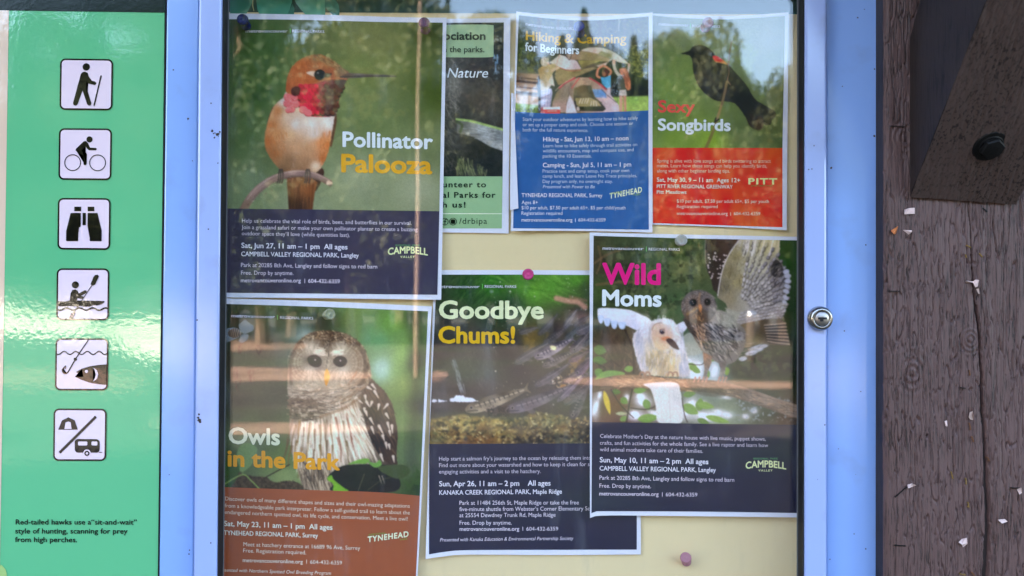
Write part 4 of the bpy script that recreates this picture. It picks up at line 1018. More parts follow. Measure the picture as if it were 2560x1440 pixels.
    A.line([(150, 760), (200, 730), (240, 700)], 24, (140, 110, 70), 3, .7)
    A.blob(205, 648, 42, 40, (62, 50, 46), .9, hard=4)
    A.blob(345, 642, 34, 38, (58, 50, 50), .9, hard=4)
    A.blob(205, 648, 33, 31, (22, 16, 16), 1, hard=1.8)
    A.blob(345, 642, 27, 29, (20, 16, 18), 1, hard=1.8)
    for x, y in ((198, 638), (208, 656), (340, 634)):
        A.blob(x, y, 5, 5, (196, 196, 206), .9, hard=1.2)
    A.shape([(258, 672), (284, 668), (292, 700), (280, 744), (268, 730), (260, 700)], [(265, 680, (176, 120, 82)), (285, 700, (196, 146, 104)), (275, 735, (150, 96, 62))], 1.6)
    A.strokes(50, [(190, 770), (260, 740), (330, 770), (300, 830), (220, 820)], 80, 26, 8, [(150, 110, 76), (70, 56, 48), (190, 150, 108)], .65, 25, seed=21)
    A.view(1460, 570, 2.823)
    A.mottle(amp=0.07, sx=4, sy=4, seed=24)
    A.blur(n=1)
    A.mottle(amp=0.05, sx=1.7, sy=1.7, seed=90, octv=1)
    return A


# ---------------------------------------------------------------- ground, sunlit gravel strips, sky stays the world
def terrain_mat(name, c1, c2, c3, s1, s2):
    m = bpy.data.materials.new(name)
    m.use_nodes = True
    nt = m.node_tree
    b = nt.nodes['Principled BSDF']
    b.inputs['Roughness'].default_value = 0.95
    tc = nt.nodes.new('ShaderNodeTexCoord')
    n1 = nt.nodes.new('ShaderNodeTexNoise'); n1.inputs['Scale'].default_value = s1; n1.inputs['Detail'].default_value = 6
    n2 = nt.nodes.new('ShaderNodeTexNoise'); n2.inputs['Scale'].default_value = s2; n2.inputs['Detail'].default_value = 3
    for n in (n1, n2):
        nt.links.new(tc.outputs['Object'], n.inputs['Vector'])
    r = nt.nodes.new('ShaderNodeValToRGB')
    e = r.color_ramp.elements
    e[0].position, e[0].color = 0.35, (*c1, 1)
    e[1].position, e[1].color = 0.65, (*c2, 1)
    nt.links.new(n1.outputs['Fac'], r.inputs[0])
    mx = nt.nodes.new('ShaderNodeMix'); mx.data_type = 'RGBA'
    mx.inputs[7].default_value = (*c3, 1)
    nt.links.new(r.outputs[0], mx.inputs[6])
    r2 = nt.nodes.new('ShaderNodeValToRGB')
    r2.color_ramp.elements[0].position, r2.color_ramp.elements[1].position = 0.5, 0.62
    nt.links.new(n2.outputs['Fac'], r2.inputs[0])
    nt.links.new(r2.outputs[0], mx.inputs[0])
    nt.links.new(mx.outputs[2], b.inputs['Base Color'])
    return m


G = 250
gm = mesh('ground', [(-G, -G, 0), (G, -G, 0), (G, G, 0), (-G, G, 0)], [(0, 1, 2, 3)], terrain_mat('forest_floor', (0.022, 0.017, 0.013), (0.045, 0.034, 0.027), (0.032, 0.040, 0.017), 1.2, 0.35))
tag(gm, None, None, kind='structure')
pm_ = terrain_mat('gravel', (0.22, 0.13, 0.09), (0.28, 0.175, 0.125), (0.17, 0.10, 0.07), 6, 0.8)  # paler than the floor: sunlight put into the strips' colour

glare_lot = terrain_mat('glare_white_gravel', (0.80, 0.74, 0.58), (0.88, 0.82, 0.66), (0.74, 0.66, 0.52), 3, 0.4)  # whitened to strengthen the glare on the sign and frame


def gp(px, py):
    """Ground point whose mirror image in the glass stands at this pixel."""
    dist = EYE / ((py - 750) / FPX)
    return ((px - 1280) / FPX * dist, -dist)


# sunlit ground bands painted as pale gravel, and a gravel lot whitened for glare
for k, pts in enumerate((
        [(520, 858), (640, 854), (748, 864), (742, 884), (640, 890), (520, 896)],
        [(520, 925), (640, 922), (760, 932), (900, 942), (915, 956), (900, 968), (760, 976), (640, 978), (520, 978)],
        [(520, 1082), (700, 1078), (870, 1088), (895, 1104), (860, 1120), (700, 1128), (520, 1132)],
        [(1450, 946), (1700, 950), (2020, 958), (2020, 984), (1800, 986), (1450, 974)],
        [(1080, 935), (1110, 938), (1110, 958), (1075, 962)],
        [(-500, 776), (100, 776), (215, 780), (215, 830), (190, 852), (140, 866), (60, 850), (-100, 838), (-500, 850)],
        [(225, 828), (330, 812), (420, 806), (500, 812), (500, 905), (420, 915), (330, 900), (270, 880)],
        [(-200, 940), (100, 948), (300, 960), (300, 985), (100, 985), (-200, 975)],
        [(300, 1080), (420, 1075), (470, 1085), (460, 1110), (380, 1115)],
        [(2080, 930), (2170, 930), (2180, 975), (2085, 975)])):
    if k < 5:      # thin sunlit strips of gravel
        my = sum(y for _, y in pts) / len(pts)
        pts = [(x, my + (y - my) * 0.62) for x, y in pts]
    q = catmull([gp(x, y) for x, y in pts], True, 5)
    o_ = mesh('sunlit_gravel', [(x, y, 0.006) for x, y in q], [tuple(range(len(q)))], pm_)
    tag(o_, None, None, kind='structure')
    if k in (5, 6, 9):
        o_.data.materials.clear(); o_.data.materials.append(glare_lot)

# ---------------------------------------------------------------- shelter: roof over the board, timber post, brace
wood_dark = new_mat('stained_wood', (0.05, 0.036, 0.030), 0.75, 0.3, var=0.35, scale=30, bump=0.3, bscale=120)
roof = empty('shelter_roof', (0, 0, EYE + 1.05), 'dark timber shelter roof over the notice board, outside the photograph', 'roof')
bm = bmesh.new(); bm_box(bm, (-2.6, -0.62, EYE + 1.05), (2.6, 1.6, EYE + 1.09))
from_bm('roof_deck', bm, wood_dark, roof)
for x in (-2.0, -1.0, 0.0, 1.0, 2.0):
    bm = bmesh.new(); bm_box(bm, (x - 0.04, -0.60, EYE + 0.93), (x + 0.04, 1.55, EYE + 1.05))
    from_bm('rafter', bm, wood_dark, roof)
bm = bmesh.new(); bm_box(bm, (-2.6, -0.655, EYE + 0.92), (2.6, -0.62, EYE + 1.10))
from_bm('fascia', bm, wood_dark, roof)
bm = bmesh.new(); bm_box(bm, (0.30, -0.70, EYE + 0.60), (2.6, -0.52, EYE + 0.80))
from_bm('eave_beam', bm, wood_dark, roof)


def wood_mat(name, base, dark, pale, sx, sz, rough=0.55):
    """Weathered brown stain: stretched grain, fine checks, small pale scuffs."""
    m = bpy.data.materials.new(name)
    m.use_nodes = True
    nt = m.node_tree
    N, L = nt.nodes, nt.links
    b = N['Principled BSDF']
    b.inputs['Roughness'].default_value = rough
    b.inputs['Specular IOR Level'].default_value = 0.35
    tc = N.new('ShaderNodeTexCoord')
    mp = N.new('ShaderNodeMapping'); mp.inputs['Scale'].default_value = (sx, sx, sz)
    L.new(tc.outputs['Object'], mp.inputs['Vector'])
    n1 = N.new('ShaderNodeTexNoise'); n1.inputs['Scale'].default_value = 1.0; n1.inputs['Detail'].default_value = 6; n1.inputs['Roughness'].default_value = 0.65
    L.new(mp.outputs[0], n1.inputs['Vector'])
    n2 = N.new('ShaderNodeTexNoise'); n2.inputs['Scale'].default_value = 14.0; n2.inputs['Detail'].default_value = 5
    L.new(tc.outputs['Object'], n2.inputs['Vector'])
    r = N.new('ShaderNodeValToRGB')
    r.color_ramp.elements[0].position, r.color_ramp.elements[0].color = 0.41, (*dark, 1)
    r.color_ramp.elements[1].position, r.color_ramp.elements[1].color = 0.475, (*base, 1)
    L.new(n1.outputs['Fac'], r.inputs[0])
    r2 = N.new('ShaderNodeValToRGB')
    r2.color_ramp.elements[0].position, r2.color_ramp.elements[1].position = 0.45, 0.75
    L.new(n2.outputs['Fac'], r2.inputs[0])
    mx = N.new('ShaderNodeMix'); mx.data_type = 'RGBA'; mx.inputs[7].default_value = (*pale, 1)
    L.new(r.outputs[0], mx.inputs[6])
    L.new(r2.outputs[0], mx.inputs[0])
    L.new(mx.outputs[2], b.inputs['Base Color'])
    bp = N.new('ShaderNodeBump'); bp.inputs['Strength'].default_value = 0.4; bp.inputs['Distance'].default_value = 0.0010
    L.new(n1.outputs['Fac'], bp.inputs['Height'])
    L.new(bp.outputs[0], b.inputs['Normal'])
    return m


PY = -0.062           # post front face
post_mat = wood_mat('post_stain', (0.104, 0.056, 0.049), (0.024, 0.014, 0.012), (0.124, 0.070, 0.063), 900, 46)
pl, pr_ = at(2213, 720, PY).x, at(2213, 720, PY).x + 0.185
nx, nz = 370, 700
zz = np.linspace(-0.34, 0.36, nz)
xx = np.linspace(0, pr_ - pl, nx)
XX, ZZ = np.meshgrid(xx, zz)
wig = 0.0016 * (fbm(XX * 30, ZZ * 40, 31, 3) - 0.5)
r1 = np.abs(2 * fbm((XX + wig) * 420, ZZ * 34, 3, 2) - 1)          # fine vertical checks in the old stain
r2_ = np.abs(2 * fbm((XX + wig) * 150, ZZ * 13, 13, 2) - 1)
dens = 0.4 + 0.6 * np.clip((fbm(XX * 28, ZZ * 9, 44, 2) - 0.3) * 3, 0, 1)
relief = -0.0020 * np.clip(0.10 - r1, 0, 1) / 0.10 * dens - 0.0020 * np.clip(0.05 - r2_, 0, 1) / 0.05 + 0.0012 * (fbm(XX * 200, ZZ * 16, 9, 3) - 0.5)
# knots
for kx, kz, kr in ((at(2280, 930, PY).x - pl, at(2280, 930, PY).z - EYE, 0.014), (at(2425, 850, PY).x - pl, at(2425, 850, PY).z - EYE, 0.009), (0.018, 0.155, 0.012)):
    d = np.hypot((XX - kx), (ZZ - kz) * 0.8) / kr
    relief += 0.0009 * np.exp(-d * d) * (1 + 0.8 * np.sin(d * 16))
# long drying crack
cr = np.array([(at(x, y, PY).x - pl, at(x, y, PY).z - EYE, w) for x, y, w in ((2418, 500, .5), (2424, 560, .7), (2430, 640, .9), (2434, 730, 1.4), (2445, 800, 1.8), (2452, 900, 2.0), (2456, 1000, 2.2), (2461, 1080, 2.4), (2465, 1180, 3.0), (2470, 1280, 3.4), (2467, 1380, 4.0), (2463, 1500, 4.5))])
o_ = np.argsort(cr[:, 1])
cx_ = np.interp(ZZ, cr[o_, 1], cr[o_, 0]) + 0.0016 * (fbm(ZZ * 60, ZZ * 0 + 3, 4, 3) - 0.5)
cw_ = np.interp(ZZ, cr[o_, 1], cr[o_, 2]) * 0.00062 * (ZZ < at(2418, 490, PY).z - EYE)
dx_ = np.abs(XX - cx_)
relief -= 0.010 * np.clip(1.35 - dx_ / np.maximum(cw_, 1e-5), 0, 1) * (cw_ > 1e-5)
relief += 0.0007 * np.exp(-((dx_ - 0.009) / 0.004) ** 2)
edge = np.minimum(XX, (pr_ - pl) - XX)
relief -= 0.004 * np.clip(1 - edge / 0.004, 0, 1) ** 2
V = np.stack([pl + XX, PY - relief, EYE + ZZ], -1).reshape(-1, 3)
F = [(j * nx + i, j * nx + i + 1, (j + 1) * nx + i + 1, (j + 1) * nx + i) for j in range(nz - 1) for i in range(nx - 1)]
post = empty('timber_post', (pl + 0.09, PY + 0.09, 0), 'dark brown stained timber post with a long vertical crack beside the display case', 'post')
mesh('front_face', V, F, post_mat, post, True)
shaded_side_mat = wood_mat('post_shaded_side_stain', (0.030, 0.020, 0.018), (0.014, 0.010, 0.009), (0.038, 0.026, 0.023), 300, 40)  # post stain darkened: shade of the side faces put into the colour
bm = bmesh.new(); bm_box(bm, (pl + 0.0012, PY + 0.0045, 0.0), (pr_ - 0.0012, PY + 0.16, EYE + 1.04)); from_bm('post_core', bm, shaded_side_mat, post)
bm = bmesh.new(); bm_box(bm, (pl, PY, EYE + 0.361), (pr_, PY + 0.0044, EYE + 1.04)); from_bm('post_top', bm, shaded_side_mat, post)
bm = bmesh.new(); bm_box(bm, (pl, PY, 0), (pr_, PY + 0.0044, EYE - 0.341)); from_bm('post_foot', bm, shaded_side_mat, post)

# knee brace: square timber rising forward from the post at 45 degrees
b0, b1 = at(2276, 493, PY - 0.004), at(2541, 511, PY - 0.004)
bz = b0.z
brace = empty('knee_brace', (0.5 * (b0.x + b1.x), PY, bz), 'dark brown diagonal knee brace bolted to the top of the timber post', 'brace')
brace_mat = wood_mat('brace_stain', (0.078, 0.050, 0.043), (0.022, 0.014, 0.012), (0.095, 0.062, 0.055), 420, 90)
TY = PY - 0.0035
UP = 0.62
nu, nv = 150, 330
U, Vv = np.meshgrid(np.linspace(0, 1, nu), np.linspace(0, 1, nv))
rise = 1.0
bx = b0.x + (b1.x - b0.x) * U
hz = Vv * UP
rel = 0.0012 * (fbm(U * 60 + Vv * 20, Vv * 120, 21, 3) - 0.5) - 0.0010 * np.clip(0.60 - fbm(U * 70 + Vv * 60, Vv * 60 - U * 6, 25, 2), 0, 1) * 2.0
V = np.stack([bx + hz * 0.0, TY - hz * 0.87 - rel * 0.7, bz + (b1.z - b0.z) * U * (1 - Vv) + hz - rel * 0.7], -1).reshape(-1, 3)
F = [(j * nu + i, j * nu + i + 1, (j + 1) * nu + i + 1, (j + 1) * nu + i) for j in range(nv - 1) for i in range(nu - 1)]
mesh('lower_face', V, F, brace_mat, brace, True)
bm = bmesh.new()
e = 0.0014
vs = []
for x, zb in ((b0.x, b0.z), (b1.x, b1.z)):
    vs.append([bm.verts.new(p) for p in ((x, TY, zb + e), (x, TY - UP * 0.87, bz + UP + e), (x, TY - UP * 0.87 + 0.13, bz + UP + 0.15), (x, TY, zb + 0.15))])
bm.faces.new(vs[0][::-1]); bm.faces.new(vs[1])
for i in (1, 2, 3):
    k = (i + 1) % 4
    bm.faces.new((vs[0][i], vs[0][k], vs[1][k], vs[1][i]))
from_bm('brace_core', bm, shaded_side_mat, brace)
steel_dark = new_mat('blackened_steel', (0.006, 0.0055, 0.0055), 0.5, 0.2, 0.1, var=0.3, scale=300, bump=0.2, bscale=700)


def on_brace(px, py):
    o = Vector(cam_o.matrix_world.translation)
    d = at(px, py, 0) - o
    n = Vector((0, -1, -0.87)).normalized()
    p0 = Vector((b0.x, TY, bz))
    return o + d * ((p0 - o).dot(n) / d.dot(n)), n


bp_, bn = on_brace(2474, 364)
rot = bn.to_track_quat('Z', 'Y').to_matrix().to_4x4()
for nm, prof, seg, w in (('washer', [(0.0150, -0.001), (0.0152, 0.0012), (0.0140, 0.0022), (0.0108, 0.0024), (0.010, 0.0030)], 32, 0), ('bolt_head', [(0.0103, 0.002), (0.0103, 0.0068), (0.0092, 0.0080), (0.004, 0.0086)], 6, 0)):
    bm = lathe(prof, seg)
    bmesh.ops.transform(bm, matrix=Matrix.Translation(bp_) @ rot @ Matrix.Rotation(0.35, 4, 'Z'), verts=bm.verts)
    from_bm(nm, bm, steel_dark, brace)

# the rest of the kiosk, outside the photograph: second post, rails that carry the sign and the case
post_b = empty('timber_post', (-1.16, 0.06, 0), 'plain brown timber post left of the green sign, outside the photograph', 'post')
bm = bmesh.new(); bm_box(bm, (-1.25, -0.06, 0), (-1.07, 0.13, EYE + 1.04)); bevel_all(bm, 0.006, 2)
from_bm('post_body', bm, post_mat, post_b)
for z, w in ((EYE + 0.43, 'above'), (EYE - 0.50, 'below')):
    bm = bmesh.new(); bm_box(bm, (-1.069, 0.031, z - 0.07), (pl + 0.0, 0.085, z + 0.07)); bevel_all(bm, 0.004, 2)
    tag(from_bm('cross_rail', bm, shaded_side_mat), 'dark timber cross rail behind the sign and the case, the one ' + w + ' the glass door', 'rail')
# steel bollard added across the clearing so its dome gives a glint in the glass
bx0, by0 = (1900 - 1280) / FPX * 20.0, -20.0
bol = empty('glint_bollard', (bx0, by0, 0), 'brushed steel bollard added across the clearing for its glint, seen only in the glass', 'bollard')
st = new_mat('brushed_steel', (0.75, 0.75, 0.74), 0.22, 0.5, 1.0, var=0.05)
bm = lathe([(0.15, 0.0), (0.15, 0.02), (0.11, 0.03), (0.11, 1.14)], 32)
bmesh.ops.translate(bm, verts=bm.verts, vec=(bx0, by0, 0)); from_bm('bollard_post', bm, wood_dark, bol, True)
bm = lathe([(0.125, 1.14)] + [(0.13 * math.cos(t), 1.18 + 0.13 * math.sin(t)) for t in np.linspace(-0.2, 1.5, 14)], 40)
bmesh.ops.translate(bm, verts=bm.verts, vec=(bx0, by0, 0)); from_bm('bollard_dome', bm, st, bol, True)

# ---------------------------------------------------------------- scraps and staples on the post
scrap_mat = new_mat('torn_paper', alb((196, 190, 200), LIGHT_OUT), 0.7, 0.2, var=0.25, scale=300)
scrap_tan = new_mat('torn_paper_orange', alb((176, 118, 76), LIGHT_OUT), 0.7, 0.2, var=0.2, scale=500)
scrap_gray = new_mat('torn_paper_grey', alb((160, 150, 150), LIGHT_OUT), 0.7, 0.2, var=0.2, scale=500)
rust = new_mat('rusted_wire', (0.16, 0.065, 0.025), 0.7, 0.3, 0.3, var=0.5, scale=900)
ochre = new_mat('ochre_rust', (0.22, 0.13, 0.03), 0.75, 0.3, 0.2, var=0.5, scale=900)


def scrap(pts, label, mat, lift=0.0012, bend=0.0018):
    cx, cy = np.mean(pts, 0)
    pts = [(cx + (x - cx) * 0.86, cy + (y - cy) * 0.86) for x, y in pts]
    bm = bmesh.new()
    o = at(cx, cy, PY - lift)
    f, b = [], []
    for i, (x, y) in enumerate(pts):
        yy = PY - lift - bend * (0.4 + math.sin(i * 2.3 + cx))
        p = at(x, y, yy) - o
        f.append(bm.verts.new(p)); b.append(bm.verts.new(p + Vector((0, 0.0005, 0))))
    n = len(pts)
    bm.faces.new(f); bm.faces.new(b[::-1])
    for i in range(n):
        bm.faces.new((f[i], f[(i + 1) % n], b[(i + 1) % n], b[i]))
    bmesh.ops.triangulate(bm, faces=[q for q in bm.faces if len(q.verts) > 4])
    ob = from_bm('paper_scrap', bm, mat)
    ob.location = o
    return tag(ob, label, 'paper scrap', 'torn paper scraps on the post')


def staple(px, py, w, ang, label, mat, drop=0.0035):
    o = at(px, py, PY - 0.0012)
    a = math.radians(ang)
    L = w * 0.00037
    bm = bmesh.new()
    t = 0.00042
    bm_box(bm, (-L / 2, -t, -t), (L / 2, t, t))
    bm_box(bm, (-L / 2, t, -t), (-L / 2 + 2 * t, drop, t))
    bm_box(bm, (L / 2 - 2 * t, t, -t), (L / 2, drop, t))
    bmesh.ops.rotate(bm, verts=bm.verts, cent=(0, 0, 0), matrix=Matrix.Rotation(a, 3, 'Y'))
    ob = from_bm('staple', bm, mat)
    ob.location = o
    return tag(ob, label, 'staple', 'staples left in the post')


scrap([(2259, 524), (2272, 519), (2289, 518), (2289, 536), (2259, 537)], 'white squarish paper scrap just under the brace on the post', scrap_mat)
scrap([(2226, 576), (2247, 563), (2240, 585), (2235, 587)], 'small orange and white triangular paper scrap near the post edge', scrap_tan)
scrap([(2255, 574), (2281, 575), (2281, 580), (2272, 588)], 'white triangular paper scrap beside the orange scrap', scrap_mat)
scrap([(2411, 701), (2433, 703), (2440, 698), (2450, 699), (2446, 718), (2440, 720), (2433, 707), (2411, 706)], 'pale torn strip of paper lying across the crack', scrap_mat)
scrap([(2440, 722), (2447, 720), (2450, 736), (2446, 735)], 'thin pale sliver of paper in the crack below the torn strip', scrap_gray)
scrap([(2267, 1212), (2280, 1208), (2293, 1213), (2283, 1217), (2270, 1222)], 'white paper scrap under a dark twig of wire low on the post', scrap_mat)
scrap([(2395, 1356), (2405, 1346), (2419, 1343), (2420, 1360), (2408, 1370), (2404, 1362)], 'white kite shaped paper scrap left of the crack near the bottom', scrap_mat)
scrap([(2493, 1299), (2513, 1297), (2521, 1304), (2505, 1310)], 'white oval paper scrap right of the crack near the bottom', scrap_mat)
scrap([(2541, 1222), (2554, 1218), (2556, 1232), (2549, 1238)], 'tiny white paper scrap at the right edge of the photo', scrap_mat)
scrap([(2361, 1052), (2368, 1050), (2369, 1068), (2364, 1066)], 'tiny white fleck of paper in the middle of the post', scrap_mat, bend=0.0006)
scrap([(2424, 1030), (2432, 1026), (2436, 1040), (2434, 1052), (2426, 1050), (2421, 1044)], 'grey torn wood coloured scrap at the rusty spot beside the crack', scrap_gray)
for (x, y, w, a, l, m) in ((2236, 728, 28, 0, 'dark staple level with the door lock', steel_dark), (2250, 1364, 28, 2, 'dark staple lowest on the post', steel_dark), (2252, 1230, 40, -42, 'long dark bent staple wire under the twisted scrap', steel_dark), (2244, 316, 34, 3, 'dark staple left of the brace', steel_dark),
                           (2425, 1066, 18, 80, 'rusty orange staple standing upright beside the crack', rust), (2432, 1098, 14, 70, 'rusty staple below the orange upright one', rust), (2380, 1188, 18, 75, 'ochre rusted staple left of the crack', ochre), (2415, 1203, 16, 85, 'ochre rusted staple close to the crack', ochre), (2421, 1262, 14, 80, 'ochre rusted staple alone below the pair', ochre),
                           (2422, 616, 12, 30, 'dark rusted staple at the crack below the brace', ochre), (2415, 640, 9, 70, 'yellow rusted staple below the brace left of the crack', ochre), (2452, 638, 12, 50, 'yellow rusted staple below the brace right of the crack', ochre), (2424, 932, 14, 80, 'dark rusted staple beside the mid height crack', rust), (2408, 970, 12, 10, 'small dark staple below the mid height rusted one', steel_dark),
                           (2471, 1148, 12, 60, 'dark rusted staple on the right lip of the crack', rust), (2407, 1436, 14, 10, 'ochre staple at the very bottom left of the crack', ochre), (2434, 1436, 14, 50, 'rusted staple at the very bottom beside the crack', rust), (2540, 1220, 22, 0, 'dark staple through the tiny scrap at the right edge', steel_dark), (2463, 525, 14, 40, 'dark knot of rusted wire right under the brace', steel_dark)):
    staple(x, y, w, a, l, m)

# ---------------------------------------------------------------- the display case
case = empty('display_case', (0.1, 0, EYE - 0.5), 'pale blue metal notice board case with a locked glass door', 'display case')
F_OUT, F_DOOR, Y_GL = -0.040, -0.052, -0.0375
frame_mat = new_mat('powder_coat_outer', (0.245, 0.39, 0.74), 0.16, 0.8, var=0.03, scale=9, bump=0.05, bscale=240, bdist=0.0006)
door_mat = new_mat('powder_coat_door', (0.33, 0.41, 0.70), 0.16, 0.8, var=0.03, scale=9, bump=0.05, bscale=240, bdist=0.0006)
gask_mat = new_mat('grey_gasket', (0.34, 0.34, 0.34), 0.5, 0.4, var=0.2, scale=60)
black_mat = new_mat('black_rubber', (0.008, 0.008, 0.010), 0.6, 0.3)
seal_mat = new_mat('dark_grey_seal', (0.10, 0.10, 0.105), 0.55, 0.4, var=0.15, scale=80)
TOP, BOT = -170, 1640


def quad(xtl, xtr, xbl, xbr, t=TOP, b=BOT):
    """Pixel quad between two leaning verticals given at rows 0 and 1440."""
    f = lambda a, c, y: a + (c - a) * y / 1440.0
    return [(f(xtl, xbl, t), t), (f(xtr, xbr, t), t), (f(xtr, xbr, b), b), (f(xtl, xbl, b), b)]


def member(name, q, yf, yb, mat, bev=0.0, parent=case):
    bm = bmesh.new()
    bm_prism(bm, q, yf, yb)
    if bev:
        bevel_all(bm, bev, 3)
    return from_bm(name, bm, mat, parent)


oL = (416, 497, 397, 484)
oR = (2066, 2196, 2066, 2193)
member('outer_frame', quad(*oL), F_OUT, 0.03, frame_mat, 0.002)
member('outer_frame', quad(*oR), F_OUT, 0.03, frame_mat, 0.002)
member('outer_frame', [(380, -240), (2230, -240), (2230, -172), (380, -172)], F_OUT, 0.03, frame_mat, 0.002)
member('outer_frame', [(360, 1642), (2230, 1642), (2230, 1720), (360, 1720)], F_OUT, 0.03, frame_mat, 0.002)
Y_RB = Y_GL - 0.0005      # the door's frame ends just in front of the glass
member('door_stile', quad(495, 556.5, 482, 543.5, TOP + 2, BOT - 2), F_DOOR, Y_RB, door_mat, 0.003)
member('door_stile', quad(2011, 2069, 2010, 2069, TOP + 2, BOT - 2), F_DOOR, Y_RB, door_mat, 0.003)
member('door_rail', [(560, -166), (2008, -166), (2008, -90), (560, -90)], F_DOOR, Y_RB, door_mat, 0.003)
member('door_rail', [(545, 1530), (2008, 1530), (2008, 1636), (545, 1636)], F_DOOR, Y_RB, door_mat, 0.003)
# glazing seals: a thin black line, then the grey channel that holds the glass, with a dark lip
member('seal', quad(556.5, 559, 543.5, 546), F_DOOR + 0.0008, Y_RB, black_mat)
member('glazing_channel', quad(559, 560.5, 546, 547.5), F_DOOR + 0.004, Y_RB, gask_mat)
member('glass_bead', quad(570, 572, 556.5, 558.5), Y_GL - 0.002, Y_RB, seal_mat)
member('seal', quad(2007.5, 2011, 2006.5, 2010), F_DOOR + 0.0008, Y_RB, black_mat)
member('glazing_channel', quad(2006, 2007.5, 2005, 2006.5), F_DOOR + 0.004, Y_RB, gask_mat)
member('glass_bead', quad(1994, 1996.5, 1993, 1995.5), Y_GL - 0.002, Y_RB, seal_mat)


def glass_mat():
    m = bpy.data.materials.new('window_glass')
    m.use_nodes = True
    nt = m.node_tree
    N, L = nt.nodes, nt.links
    N.remove(N['Principled BSDF'])
    lw = N.new('ShaderNodeLayerWeight'); lw.inputs['Blend'].default_value = 0.5
    pw = N.new('ShaderNodeMath'); pw.operation = 'POWER'; pw.inputs[1].default_value = 5
    L.new(lw.outputs['Facing'], pw.inputs[0])
    ma = N.new('ShaderNodeMath'); ma.operation = 'MULTIPLY_ADD'; ma.inputs[1].default_value = 0.92; ma.inputs[2].default_value = 0.072
    L.new(pw.outputs[0], ma.inputs[0])
    tr = N.new('ShaderNodeBsdfTransparent'); tr.inputs[0].default_value = (0.985, 0.992, 0.988, 1)
    gl = N.new('ShaderNodeBsdfGlossy'); gl.inputs['Roughness'].default_value = 0.012
    tc = N.new('ShaderNodeTexCoord')
    n = N.new('ShaderNodeTexNoise'); n.inputs['Scale'].default_value = 3.0; n.inputs['Detail'].default_value = 1
    L.new(tc.outputs['Object'], n.inputs['Vector'])
    bp = N.new('ShaderNodeBump'); bp.inputs['Strength'].default_value = 0.25; bp.inputs['Distance'].default_value = 0.001
    L.new(n.outputs['Fac'], bp.inputs['Height'])
    L.new(bp.outputs[0], gl.inputs['Normal'])
    # a thin film of dust and wiped streaks
    mp = N.new('ShaderNodeMapping'); mp.inputs['Scale'].default_value = (60, 60, 14)
    L.new(tc.outputs['Object'], mp.inputs['Vector'])
    d1 = N.new('ShaderNodeTexNoise'); d1.inputs['Scale'].default_value = 1.0; d1.inputs['Detail'].default_value = 8; d1.inputs['Roughness'].default_value = 0.7
    L.new(mp.outputs[0], d1.inputs['Vector'])
    dr = N.new('ShaderNodeValToRGB')
    dr.color_ramp.elements[0].position, dr.color_ramp.elements[0].color = 0.55, (0, 0, 0, 1)
    dr.color_ramp.elements[1].position, dr.color_ramp.elements[1].color = 0.85, (0.10, 0.10, 0.10, 1)
    L.new(d1.outputs['Fac'], dr.inputs[0])
    df = N.new('ShaderNodeBsdfDiffuse'); df.inputs[0].default_value = (0.6, 0.62, 0.66, 1)
    m1 = N.new('ShaderNodeMixShader'); m2 = N.new('ShaderNodeMixShader')
    L.new(dr.outputs[0], m1.inputs[0]); L.new(tr.outputs[0], m1.inputs[1]); L.new(df.outputs[0], m1.inputs[2])
    L.new(ma.outputs[0], m2.inputs[0]); L.new(m1.outputs[0], m2.inputs[1]); L.new(gl.outputs[0], m2.inputs[2])
    L.new(m2.outputs[0], N['Material Output'].inputs[0])
    return m


gl_ = at(545, 720, Y_GL); gr_ = at(2030, 720, Y_GL)
bm = bmesh.new(); bm_box(bm, (gl_.x, Y_GL, EYE - 0.345), (gr_.x, Y_GL + 0.004, EYE + 0.335))
from_bm('glass_pane', bm, glass_mat(), case)

# back panel with its printed dark header and leaves
cream = new_mat('cream_board', alb((210, 195, 164)), 0.6, 0.3, var=0.02, scale=4)
bL, bR = at(500, 720, 0).x, at(2080, 720, 0).x
bm = bmesh.new(); bm_box(bm, (bL, 0.0, EYE - 0.36), (bR, 0.012, EYE + 0.36))
back = from_bm('back_panel', bm, cream, case)
for xa, xb in ((bL - 0.004, bL), (bR, bR + 0.004)):
    bm = bmesh.new(); bm_box(bm, (xa, -0.0119, EYE - 0.36), (xb, 0.012, EYE + 0.36)); from_bm('case_side', bm, frame_mat, case)


def face_front(o):
    """Printed patches look towards the viewer (-Y)."""
    o.data.update()
    for p in o.data.polygons:
        if p.normal.y > 0:
            p.flip()
    o.data.update()
    return o


def flat(name, pts, y, mat, parent, th=0.0003, to3=None):
    """Thin printed patch: pixel polygon at depth y."""
    bm = bmesh.new()
    vs = [bm.verts.new(at(a, b, y)) for a, b in pts]
    f = bm.faces.new(vs)
    bmesh.ops.triangulate(bm, faces=[f])
    return face_front(from_bm(name, bm, mat, parent))


hdr = flat('header_band', [(500, -160), (2060, -160), (2060, 36), (1200, 33), (500, 30)], -0.0004, new_mat('dark_green_print', alb((48, 74, 70)), 0.5, 0.3), back)
leafm = [new_mat('leaf_print', alb(c), 0.5, 0.3, var=0.1, scale=20) for c in ((62, 128, 116), (72, 146, 132), (84, 152, 134), (60, 116, 108))]
for pts, k in (([(575, -60), (632, -60), (634, 0), (625, 18), (614, 38), (575, 38)], 0), ([(640, -60), (728, -60), (730, 5), (724, 24), (716, 40), (650, 40), (644, 26), (641, 5)], 1),
               ([(736, -60), (815, -60), (813, 38), (765, 38), (752, 24), (740, 8), (733, -10)], 2), ([(812, -30), (838, 0), (846, 10), (849, 26), (848, 42), (836, 42), (824, 28), (812, 18)], 3), ([(716, 40), (724, 24), (731, 10), (736, 20), (735, 40)], 3)):
    flat('leaf', pts, -0.0006 - 0.0001 * k, leafm[k], hdr)
